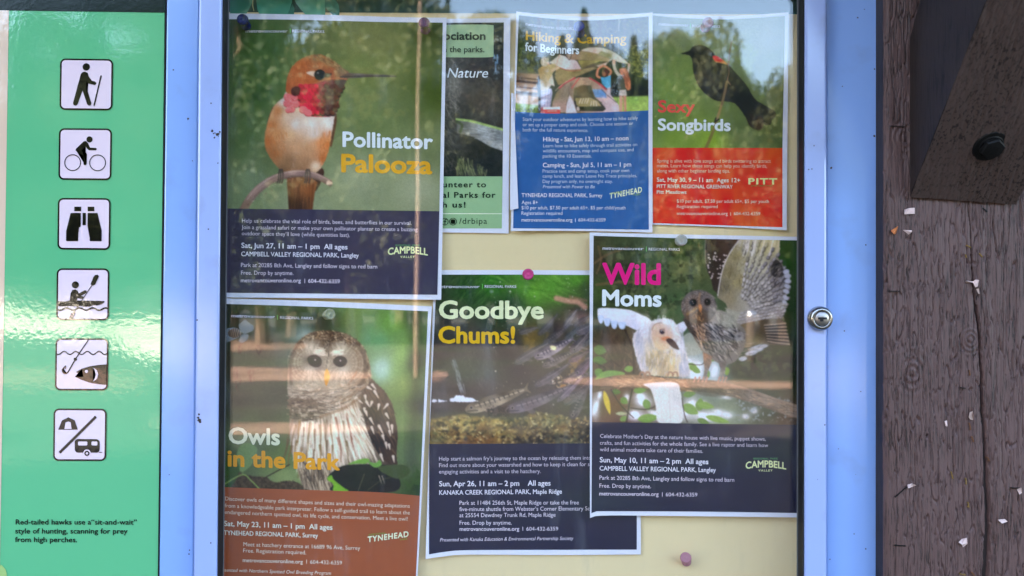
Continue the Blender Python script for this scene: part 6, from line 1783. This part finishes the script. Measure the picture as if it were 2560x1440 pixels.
# songbird poster: red band printed with an orange sweep
om = bpy.data.materials.new('red_orange_print')
om.use_nodes = True
nt = om.node_tree
tc = nt.nodes.new('ShaderNodeTexCoord')
nz_ = nt.nodes.new('ShaderNodeTexNoise'); nz_.inputs['Scale'].default_value = 22; nz_.inputs['Detail'].default_value = 3
mp = nt.nodes.new('ShaderNodeMapping'); mp.inputs['Rotation'].default_value = (0, 0.7, 0); mp.inputs['Scale'].default_value = (1.3, 1, 0.7)
rr = nt.nodes.new('ShaderNodeValToRGB')
rr.color_ramp.elements[0].position, rr.color_ramp.elements[0].color = 0.46, (*alb((190, 40, 40)), 1)
rr.color_ramp.elements[1].position, rr.color_ramp.elements[1].color = 0.74, (*alb((214, 100, 46)), 1)
nt.links.new(tc.outputs['Object'], mp.inputs[0]); nt.links.new(mp.outputs[0], nz_.inputs['Vector'])
nt.links.new(nz_.outputs['Fac'], rr.inputs[0]); nt.links.new(rr.outputs[0], nt.nodes['Principled BSDF'].inputs['Base Color'])
nt.nodes['Principled BSDF'].inputs['Roughness'].default_value = 0.45
nt.nodes['Principled BSDF'].inputs['Specular IOR Level'].default_value = 0.18
r_, d_ = poster('red and green poster of a black songbird on a stem, headed Sexy Songbirds', -0.0026,
                ([(1622, 33), (1690, 36), (1777, 40), (1840, 39.5), (1971.5, 31)], [(1622, 561), (1800, 567), (1966.5, 575.5)]),
                ([(1630.5, 38), (1690, 44), (1777, 48), (1840, 47.5), (1962.5, 39.5)], [(1631, 369.5), (1956, 370)]),
                ([(1631, 369.5), (1956, 370)], [(1632.5, 557.5), (1956, 568)]), om, art_songbird(),
                lambda x, y: 0.004 * gauss(x, y, 1975, 20, 90, 90) + 0.003 * gauss(x, y, 1970, 580, 60, 140), 4)
brand(r_, d_, 1646.7, 1675, 1721, 63, 66.5, 1726, 1731, 1800, 68, 69.5, 7.2)
lettering('headline', [T('Sexy', 1644.6, 1737.5, 280, 281, 28.5, 0.03)], (222, 72, 70), d_, r_, 'red first headline line')
lettering('headline', [T('Songbirds', 1644.6, 1826.7, 325.4, 326.7, 28, 0.032)], (222, 228, 240), d_, r_)
PK = (236, 186, 176)
lettering('body_text', [T('Spring is alive with love songs and birds twittering to attract', 1643, 1927, 406.3, 407, 8.6), T('mates. Learn how these songs can help you identify birds,', 1642.5, 1917.5, 418.2, 419.2, 8.6), T('along with other beginner birding tips.', 1642.5, 1825, 431, 431.6, 8.6)], PK, d_, r_)
lettering('date_line', [T('Sat, May 30, 9 \u2013 11 am  Ages 12+', 1642, 1850.4, 454.2, 455.8, 10.4, 0.014)], (244, 216, 214), d_, r_)
lettering('place_line', [T('PITT RIVER REGIONAL GREENWAY', 1642, 1832, 470, 471.5, 9, 0.012), T('Pitt Meadows', 1642, 1716, 484.2, 484.6, 9, 0.012)], (244, 216, 214), d_, r_)
lettering('fee_text', [T('$10 per adult, $7.50 per adult 65+, $5 per youth', 1692, 1922.5, 506.7, 507.6, 8.4), T('Registration required', 1692, 1794, 520, 520.4, 8.4), T('metrovancouveronline.org', 1692.5, 1819, 537.5, 537.8, 8.4), T('604-432-6359', 1834.6, 1900.8, 538, 538.3, 8.4)], (240, 200, 194), d_, r_, bars=[(1826.5, 531, 539, 1.2)])
l_ = lettering('park_logo', [T('PITT', 1871, 1943, 460.4, 460.8, 14.5, 0.03, sp=1.15)], (232, 216, 160), d_, r_)
lettering('logo_line', [T('RIVER GREENWAY', 1878, 1932, 466, 466, 3.2, 0.02)], (120, 130, 70), d_, l_)

# owls poster
r_, d_ = poster('brown bottomed poster of a barred owl facing out, headed Owls in the Park', -0.0060,
                ([(548, 745.5), (800, 753), (1079.5, 766)], [(540, 1478), (800, 1484), (1041, 1494)]),
                ([(554, 759.5), (800, 767), (1070, 778)], [(548, 1217.5), (680, 1222), (807, 1226), (941, 1230.5), (1049.5, 1239.5)]),
                ([(548, 1217.5), (680, 1222), (807, 1226), (941, 1230.5), (1049.5, 1239.5)], [(545, 1464), (800, 1470), (1038, 1478)]), (136, 82, 58), art_owl(),
                lambda x, y: 0.0035 * np.clip((np.asarray(x, float) - 960) / 110, 0, 1.2) ** 2 * np.clip((np.asarray(y, float) - 700) / 500, 0, 1), 5)
brand(r_, d_, 578.6, 619, 687, 792.6, 795.8, 693.8, 700.4, 782.9, 797, 799)
lettering('headline', [T('Owls', 571.3, 700, 1108, 1112, 39, 0.03)], (224, 216, 200), d_, r_)
lettering('headline', [T('in the Park', 568.7, 850, 1164.5, 1174.5, 39, 0.034)], (240, 150, 44), d_, r_, 'orange second headline line')
PT = (222, 194, 186)
lettering('body_text', [T('Discover owls of many different shapes and sizes and their owl-mazing adaptations', 563, 1024.4, 1251, 1269.5, 9.6, bow=.8), T('from a knowledgeable park interpreter. Follow a self-guided trail to learn about the', 562, 1024.6, 1268.4, 1286.3, 9.6, bow=.8), T('endangered northern spotted owl, its life cycle, and conservation. Meet a live owl!', 562, 1019.3, 1284.6, 1302, 9.6, bow=.8)], PT, d_, r_)
lettering('date_line', [T('Sat, May 23, 11 am \u2013 1 pm  All ages', 560, 831.3, 1314.7, 1324.6, 12.6, 0.018)], (232, 212, 210), d_, r_)
lettering('place_line', [T('TYNEHEAD REGIONAL PARK, Surrey', 559.5, 795, 1337, 1344.4, 11, 0.014)], (232, 212, 210), d_, r_)
lettering('address_text', [T('Meet at hatchery entrance at 16689 96 Ave, Surrey', 608.6, 900.4, 1365.3, 1375, 9.8), T('Free. Registration required.', 608, 765.4, 1380.9, 1386, 9.8), T('metrovancouveronline.org', 606.8, 757, 1405, 1409, 9.4, 0.012), T('604-432-6359', 775.4, 855, 1409.4, 1411.6, 9.4), T('Presented with Northern Spotted Owl Breeding Program', 545, 827.8, 1428.5, 1437, 8.4, 0.004, True)], (226, 200, 194), d_, r_, bars=[(766.5, 1399, 1409, 1.3)])
dark_logo(r_, d_, 'TYNEHEAD', 919, 1021.5, 1355.5, 1341.5, 922, 964, 1339)

# salmon poster
r_, d_ = poster('dark underwater poster of young salmon, headed Goodbye Chums!', -0.0032,
                ([(1085, 675), (1300, 675), (1600, 677)], [(1064, 1397.5), (1110, 1391), (1168, 1386.5), (1380, 1387.5), (1602, 1386)]),
                ([(1092, 686.5), (1300, 686.5), (1590, 688)], [(1073, 1110), (1300, 1109), (1592, 1108)]),
                ([(1073, 1110), (1300, 1109), (1592, 1108)], [(1072.5, 1386), (1110, 1380), (1168, 1375.5), (1380, 1374.5), (1592, 1374)]), (44, 46, 66), art_salmon(),
                lambda x, y: 0.005 * gauss(x, y, 1050, 1410, 90, 80), 6)
brand(r_, d_, 1087, 1131, 1199, 720, 720, 1206, 1212, 1290, 719.4, 719.8)
lettering('headline', [T('Goodbye', 1097, 1359.4, 795.4, 796, 42.5, 0.032)], (214, 218, 186), d_, r_)
lettering('headline', [T('Chums!', 1095.7, 1288, 857, 857.5, 40, 0.034)], (232, 170, 40), d_, r_, 'yellow second headline line')
lettering('body_text', [T('Help start a salmon fry\u2019s journey to the ocean by releasing them into', 1097.7, 1478, 1151.5, 1149, 9.6), T('Find out more about your watershed and how to keep it clean for sa', 1097.7, 1480, 1167.8, 1165, 9.6), T('engaging activities and a visit to the hatchery.', 1097.7, 1352, 1183.8, 1182.6, 9.6)], (178, 184, 214), d_, r_)
lettering('date_line', [T('Sun, Apr 26, 11 am \u2013 2 pm    All ages', 1098, 1376.6, 1215.7, 1213.8, 12.6, 0.018)], LW, d_, r_)
lettering('place_line', [T('KANAKA CREEK REGIONAL PARK, Maple Ridge', 1098, 1404.7, 1237, 1234, 11, 0.014)], LW, d_, r_)
lettering('address_text', [T('Park at 11484 256th St, Maple Ridge or take the free', 1148.7, 1447, 1262, 1261, 10), T('five-minute shuttle from Webster\u2019s Corner Elementary Sc', 1148.7, 1474.3, 1277.8, 1276, 10), T('at 25554 Dewdney Trunk Rd, Maple Ridge', 1148.7, 1388.8, 1293, 1291.7, 10), T('Free. Drop by anytime.', 1149, 1279, 1311.8, 1311.5, 10), T('metrovancouveronline.org', 1149, 1298, 1327, 1326.6, 9.4, 0.012), T('604-432-6359', 1316, 1395.5, 1326.7, 1326.4, 9.4), T('Presented with Kanaka Education & Environmental Partnership Society', 1100, 1433.7, 1353.8, 1349.8, 8.4, 0.004, True, bow=-.5)], (192, 198, 228), d_, r_, bars=[(1307, 1317, 1327, 1.3)])

# wild moms poster
r_, d_ = poster('poster of a white owl and a barred owl on a branch, headed Wild Moms', -0.0088,
                ([(1474, 581), (1700, 586), (1998, 592)], [(1475, 1295), (1487, 1290.5), (1510, 1289), (1591, 1289), (1998, 1293.5)]),
                ([(1484, 589.5), (1743, 596.5), (1998, 601)], [(1480, 1055), (1743, 1059), (1998, 1062)]),
                ([(1480, 1055), (1743, 1059), (1998, 1062)], [(1478.6, 1283), (1490, 1279), (1515, 1278), (1743, 1279), (1998, 1282.5)]), (42, 44, 64), art_moms(),
                lambda x, y: 0.006 * gauss(x, y, 1470, 1300, 70, 70) + 0.0012 * gauss(x, y, 1480, 600, 80, 200), 7)
brand(r_, d_, 1506.4, 1537, 1608.8, 624, 625.3, 1615.9, 1621.9, 1699.5, 626, 626.8)
lettering('headline', [T('Wild', 1505, 1652.4, 709, 710.3, 50, 0.036)], (208, 36, 132), d_, r_, 'magenta first headline line')
lettering('headline', [T('Moms', 1505.3, 1654, 763.4, 765.5, 38, 0.034)], (216, 226, 244), d_, r_)
lettering('body_text', [T('Celebrate Mother\u2019s Day at the nature house with live music, puppet shows,', 1500.5, 1914.6, 1094.7, 1102, 9.6), T('crafts, and fun activities for the whole family. See a live raptor and learn how', 1499.8, 1920.5, 1111.5, 1117.9, 9.6), T('wild animal mothers take care of their families.', 1499.8, 1757.5, 1128, 1132.3, 9.6)], (180, 184, 216), d_, r_)
lettering('date_line', [T('Sun, May 10, 11 am \u2013 2 pm  All ages', 1499.4, 1771, 1155.5, 1160.3, 12.4, 0.018)], LW, d_, r_)
lettering('place_line', [T('CAMPBELL VALLEY REGIONAL PARK, Langley', 1499, 1789.7, 1176, 1180.4, 11, 0.014)], LW, d_, r_)
lettering('address_text', [T('Park at 20285 8th Ave, Langley and follow signs to red barn', 1498.7, 1835.6, 1198.8, 1204.5, 10), T('Free. Drop by anytime.', 1498.7, 1627.6, 1219, 1220.7, 10), T('metrovancouveronline.org', 1498.3, 1646.4, 1238.4, 1240, 9.4, 0.012), T('604-432-6359', 1664.5, 1743.3, 1240.8, 1241.5, 9.4)], (194, 198, 230), d_, r_, bars=[(1655.8, 1231, 1241.5, 1.3)])
dark_logo(r_, d_, 'CAMPBELL', 1864, 1965.4, 1172.4, 1173.6, 1883.8, 1944.6, 1148.7, 1896, 1931.4, 1178.7)

# loose white sheet between two posters
o = sheet('loose_sheet', [(1278, 232), (1284, 234)], [(1275, 525), (1296, 521)], lambda x, y: -0.0035 - 0.0035 * gauss(x, y, 1300, 520, 40, 120), 0.002, paper_mat, None, 8, 30)
tag(o, 'slim white paper edge sticking out between the volunteer and camping posters', 'paper sheet')

# ---------------------------------------------------------------- push pins
def pin_mat(name, c, tr):
    m = new_mat(name, c, 0.16, 0.5, var=0.05)
    b = m.node_tree.nodes['Principled BSDF']
    b.inputs['Transmission Weight'].default_value = tr
    b.inputs['IOR'].default_value = 1.3
    return m


steel = new_mat('pin_steel', (0.55, 0.55, 0.56), 0.3, 0.5, 1.0)
for (cx, cy, bx_, by_, y0, c, tr, lab) in (
        (605, 46, 616, 66, -0.0065, (0.015, 0.022, 0.14), 0.25, 'dark blue push pin at the top left of the hummingbird poster'),
        (1060, 54, 1064, 76, -0.0065, (0.17, 0.06, 0.13), 0.3, 'maroon push pin at the top right of the hummingbird poster'),
        (1447, 64, 1450, 84, -0.0050, (0.07, 0.075, 0.35), 0.3, 'violet blue push pin over the camping headline'),
        (1771, 55, 1763, 70, -0.0032, (0.72, 0.40, 0.48), 0.5, 'pale pink clear push pin on the songbird poster'),
        (1705, 600, 1699, 603, -0.0092, (0.72, 0.72, 0.70), 0.6, 'clear push pin at the top of the white owl poster'),
        (1320.5, 685.5, 1319, 688, -0.0036, (0.72, 0.07, 0.26), 0.15, 'bright pink push pin at the top of the salmon poster'),
        (826, 785, 818, 788, -0.0064, (0.62, 0.62, 0.42), 0.6, 'clear yellowish push pin above the barred owl'),
        (1714, 1391, 1716, 1404, -0.0004, (0.62, 0.28, 0.34), 0.4, 'dusty pink push pin alone on the bare board')):
    L = 0.0165
    base, tip = at(bx_, by_, y0), at(cx, cy, y0 - L)
    root = empty('push_pin', base, lab, 'push pin', 'push pins in the display case')
    ax = (tip - base)
    M = Matrix.Translation(base) @ ax.to_track_quat('Z', 'Y').to_matrix().to_4x4()
    k = 1.0
    bm = lathe([(0.0044, 0.0), (0.0050, 0.0006), (0.0049, 0.0016), (0.0034, 0.0028), (0.0030, 0.0055), (0.0031, 0.0095), (0.0040, 0.0118), (0.0054, 0.0128), (0.0057, 0.0142), (0.0053, 0.0158), (0.0046, 0.0164), (0.0036, 0.0160), (0.0022, 0.0152), (0.0010, 0.0158)], 32)
    bmesh.ops.transform(bm, matrix=M, verts=bm.verts)
    from_bm('grip', bm, pin_mat('pin_plastic', c, tr), root, True)
    bm = lathe([(0.00055, -0.004), (0.00055, 0.0)], 10)
    bmesh.ops.transform(bm, matrix=M, verts=bm.verts)
    from_bm('needle', bm, steel, root)

# clear tape scrap with a brown cocoon, stuck inside the glass at the left edge
tape_m = new_mat('clear_tape', (0.6, 0.62, 0.66), 0.3, 0.5, var=0.2, scale=200)
tape_m.node_tree.nodes['Principled BSDF'].inputs['Alpha'].default_value = 0.32
tp = at(596, 830, -0.0275)
tape = empty('tape_scrap', tp, 'torn clear tape with a brown cocoon at the left edge of the barred owl poster', 'tape scrap')
for pts in ([(557, 822), (585, 818), (604, 828), (598, 842), (582, 850), (557, 860)], [(596, 812), (612, 799), (634, 815), (633, 826), (612, 836), (600, 828)], [(604, 836), (622, 836), (618, 850), (604, 858), (596, 852)]):
    flat('tape_film', pts, -0.0272, tape_m, tape)
bm = bmesh.new()
bmesh.ops.create_uvsphere(bm, u_segments=20, v_segments=12, radius=1)
bmesh.ops.transform(bm, matrix=Matrix.Translation(at(586, 833, -0.0262)) @ Matrix.Diagonal((0.0068, 0.0024, 0.0050, 1)), verts=bm.verts)
coc = bpy.data.materials.new('striped_cocoon'); coc.use_nodes = True
nt = coc.node_tree
wv = nt.nodes.new('ShaderNodeTexWave'); wv.inputs['Scale'].default_value = 160; wv.inputs['Distortion'].default_value = 5; wv.inputs['Detail'].default_value = 3
tc = nt.nodes.new('ShaderNodeTexCoord'); nt.links.new(tc.outputs['Object'], wv.inputs['Vector'])
cr_ = nt.nodes.new('ShaderNodeValToRGB'); cr_.color_ramp.elements[0].color = (0.03, 0.018, 0.012, 1); cr_.color_ramp.elements[1].color = (0.26, 0.16, 0.10, 1)
nt.links.new(wv.outputs['Fac'], cr_.inputs[0]); nt.links.new(cr_.outputs[0], nt.nodes['Principled BSDF'].inputs['Base Color'])
from_bm('cocoon', bm, coc, tape, True)

# ---------------------------------------------------------------- trees across the clearing (seen in the glass)
def leaf_mat(name, a, b):
    m = new_mat(name, (0.05, 0.09, 0.02), 0.65, 0.3)
    nt = m.node_tree
    r = nt.nodes.new('ShaderNodeValToRGB')
    r.color_ramp.elements[0].position, r.color_ramp.elements[0].color = 0.4, (*a, 1)
    r.color_ramp.elements[1].position, r.color_ramp.elements[1].color = 0.62, (*b, 1)
    n = next(q for q in nt.nodes if q.type == 'TEX_NOISE')
    n.inputs['Scale'].default_value = 1.6
    nt.links.new(n.outputs['Fac'], r.inputs[0])
    nt.links.new(r.outputs[0], nt.nodes['Principled BSDF'].inputs['Base Color'])
    return m


LM = [leaf_mat('fir_needles', (0.012, 0.027, 0.011), (0.034, 0.052, 0.018)), leaf_mat('alder_leaves', (0.028, 0.046, 0.014), (0.052, 0.072, 0.022)), leaf_mat('maple_leaves', (0.036, 0.044, 0.014), (0.060, 0.064, 0.022))]
bark = new_mat('bark', (0.16, 0.115, 0.085), 0.9, 0.2, var=0.4, scale=8)


def trunk_mesh(h, r, seed, limbs, sway=.04):
    rs = random.Random(seed)
    bm = bmesh.new()

    def tube(p, q, ra, rb, n=8):
        d = (q - p).normalized()
        s = d.orthogonal().normalized(); t = d.cross(s)
        A = [bm.verts.new(p + (s * math.cos(6.283 * k / n) + t * math.sin(6.283 * k / n)) * ra) for k in range(n)]
        B = [bm.verts.new(q + (s * math.cos(6.283 * k / n) + t * math.sin(6.283 * k / n)) * rb) for k in range(n)]
        for k in range(n):
            bm.faces.new((A[k], A[(k + 1) % n], B[(k + 1) % n], B[k]))
    pts = [Vector((rs.gauss(0, sway) * i, rs.gauss(0, sway) * i, h * i / 6)) for i in range(7)]
    for i in range(6):
        tube(pts[i], pts[i + 1], r * (1 - i / 7), r * (1 - (i + 1) / 7))
    for k in range(limbs):
        z = h * rs.uniform(.35, .9)
        a = rs.uniform(0, 6.28)
        p = Vector((0, 0, z))
        tube(p, p + Vector((math.cos(a), math.sin(a), .5)) * rs.uniform(.8, 1.6), r * .28, r * .08, 6)
    me = bpy.data.meshes.new('trunk')
    bm.to_mesh(me); bm.free()
    me.materials.append(bark)
    return me


def crown_mesh(kind, h, n, seed):
    rs = np.random.RandomState(seed)
    if kind == 0:      # conifer: tiers of drooping boughs
        z = h * (0.12 + 0.88 * rs.rand(n) ** 0.8)
        rad = 0.26 * h * (1 - z / h) ** 0.8 * (0.55 + 0.45 * (np.sin(z * 7 / h * 6.28) * .5 + .5)) + 0.08
        a = rs.rand(n) * 6.283
        lob = 0.75 + 0.35 * np.sin(a * 5 + z * 2)
        r = rad * lob * np.sqrt(rs.rand(n))
        C = np.stack([np.cos(a) * r, np.sin(a) * r, z - r * .35], 1)
        s = 0.06 + 0.05 * rs.rand(n)
    else:              # broadleaf: many clumps through the crown
        m = 46
        cc = np.clip(rs.randn(m, 3), -1.7, 1.7) * np.array([.13, .13, .22]) * h + np.array([0, 0, .55 * h])
        cc[:, :2] *= np.clip(1.25 - np.abs(cc[:, 2:] / h - .45) * 1.5, .3, 1.2)
        cc[:, 2] = np.clip(cc[:, 2], .14 * h, .93 * h)
        cr = h * (.035 + .065 * rs.rand(m))
        k = rs.randint(m, size=n)
        d = rs.randn(n, 3); d /= np.linalg.norm(d, axis=1)[:, None]
        C = cc[k] + d * (cr[k] * rs.rand(n) ** .4)[:, None]
        s = 0.045 + 0.04 * rs.rand(n)
    u = rs.randn(n, 3); u /= np.linalg.norm(u, axis=1)[:, None]
    v = np.cross(u, rs.randn(n, 3)); v /= np.linalg.norm(v, axis=1)[:, None]
    P = np.stack([C - u * s[:, None], C + v * s[:, None] * .55, C + u * s[:, None], C - v * s[:, None] * .55], 1).reshape(-1, 3)
    F = np.arange(4 * n).reshape(-1, 4)
    me = bpy.data.meshes.new('crown')
    me.vertices.add(len(P)); me.vertices.foreach_set('co', P.ravel())
    me.loops.add(F.size); me.loops.foreach_set('vertex_index', F.ravel())
    me.polygons.add(n); me.polygons.foreach_set('loop_start', np.arange(0, F.size, 4)); me.polygons.foreach_set('loop_total', np.full(n, 4))
    me.update(calc_edges=True)
    me.materials.append(LM[kind])
    return me


PROTO = {}
for kind, h, n in ((0, 11.0, 38000), (1, 8.0, 38000), (2, 7.0, 32000)):
    PROTO[kind] = (trunk_mesh(h * .93, .17 if kind else .2, 3 + kind, 0 if kind == 0 else 9), crown_mesh(kind, h, n, 11 + kind), h)
KN = ('dark green fir tree across the gravel clearing, seen only in the glass', 'green alder tree across the gravel clearing, seen only in the glass', 'yellow green maple tree across the gravel clearing, seen only in the glass')


def tree(px, dist, ztop_px, kind, w=1.0):
    """A tree whose mirror image stands at column px with its top at row ztop_px."""
    dx = (px - 1280) / FPX
    z = EYE + (720 - ztop_px + 30) / FPX * dist
    tm, cm, h = PROTO[kind]
    k = z / h
    root = empty(('fir_tree', 'alder_tree', 'maple_tree')[kind], (dx * dist, -dist, 0), KN[kind], 'tree', ('fir trees', 'alder trees', 'maple trees')[kind] + ' across the clearing')
    root.scale = (k * w, k * w, k)
    root.rotation_euler = (0, 0, rnd.uniform(0, 6.28))
    for nm, me in (('trunk', tm), ('crown', cm)):
        o = bpy.data.objects.new(nm, me)
        COL.objects.link(o)
        o.parent = root


for px, dist, top, kind, w in (
        (560, 30, -120, 1, 1.1), (640, 26, -90, 0, 1.1), (720, 31, -60, 1, 1.1), (800, 28, -130, 1, 1.0), (880, 27, -60, 2, 1.2), (950, 32, -90, 1, 1.0), (1040, 29, -30, 0, .9), (1110, 33, 40, 1, 1.0), (1180, 30, 15, 2, .9), (1250, 34, 30, 1, 1.0),
        (1330, 32, 95, 1, 1.0), (1405, 31, 70, 0, .8), (1460, 31, 0, 0, .7), (1530, 34, 95, 1, 1.0), (1590, 30, 70, 0, .7), (1650, 33, 55, 1, .7), (1700, 31, 50, 2, .9), (1770, 33, 90, 1, 1.0), (1822, 33, 150, 1, .8), (1852, 36, 95, 0, .6), (1872, 33, 205, 2, .9), (1925, 34, 180, 1, .9), (1975, 31, 175, 2, .9), (2070, 30, 175, 1, .8), (2220, 28, 60, 0, 1.0),
        (300, 62, -40, 1, .8), (215, 66, -90, 0, .8), (130, 64, 0, 1, .8), (40, 62, -30, 0, .9), (-60, 63, 60, 1, .9), (-190, 64, 40, 1, .9), (-320, 60, 0, 0, .9), (400, 62, -60, 0, .9), (460, 60, 20, 1, .8), (260, 70, 120, 1, 1.0), (90, 70, 150, 2, 1.0),
        (-450, 27, -100, 0, 1.3), (2400, 29, 40, 1, 1.2), (2650, 27, -40, 0, 1.3), (2950, 28, -40, 1, 1.4),
        (1000, 40, 160, 1, 1.3), (1400, 42, 230, 1, 1.4), (1720, 42, 260, 2, 1.4), (700, 40, 100, 1, 1.4), (1840, 40, 330, 1, 1.2), (1980, 41, 330, 1, 1.3), (500, 40, 100, 1, 1.3), (1200, 41, 190, 1, 1.4), (1560, 41, 230, 1, 1.4), (850, 41, 130, 2, 1.4), (2120, 42, 300, 1, 1.3), (2300, 42, 280, 2, 1.3)):
    tree(px, dist, top, kind, w)
# one bare dead trunk standing free in the sun
dt = empty('dead_tree', (-0.124 * 15, -15, 0), 'slim bare pale dead tree standing alone in the clearing, seen only in the glass', 'tree')
dm = trunk_mesh(11.0, .05, 77, 0, 0.004)
dm.materials.clear(); dm.materials.append(new_mat('weathered_trunk', (0.30, 0.21, 0.16), 0.9, 0.2, var=0.3, scale=5))
o = bpy.data.objects.new('trunk', dm); COL.objects.link(o); o.parent = dt
# unseen trees added left of the clearing and behind the shelter to shade it
for x, y, k, s, h in ((-7.5, -0.5, 1, 1.3, 1.2), (-9.5, -2.6, 2, 1.4, 1.3), (-5.2, 1.8, 1, 1.2, 1.1), (-8.6, 2.2, 0, 1.4, 1.1), (-11.5, 0.5, 1, 1.4, 1.4), (-3.4, 3.6, 2, 1.3, 1.2), (-9, 6, 0, 1.2, 1.2), (-5, 9, 1, 1.2, 1.2), (-14, 2, 1, 1.2, 1.2), (3, 9, 0, 1.2, 1.2), (9, 7, 1, 1.2, 1.2)):
    root = empty(('fir_tree', 'alder_tree', 'maple_tree')[k], (x, y, 0), ('dark green fir tree added beside the shelter for shade, out of view', 'green alder tree added beside the shelter for shade, out of view', 'yellow green maple tree added beside the shelter for shade, out of view')[k], 'tree', 'added shade trees beside the shelter')
    root.scale = (s, s, h)
    root.rotation_euler = (0, 0, rnd.uniform(0, 6.28))
    for nm, me in (('trunk', PROTO[k][0]), ('crown', PROTO[k][1])):
        o = bpy.data.objects.new(nm, me)
        COL.objects.link(o)
        o.parent = root
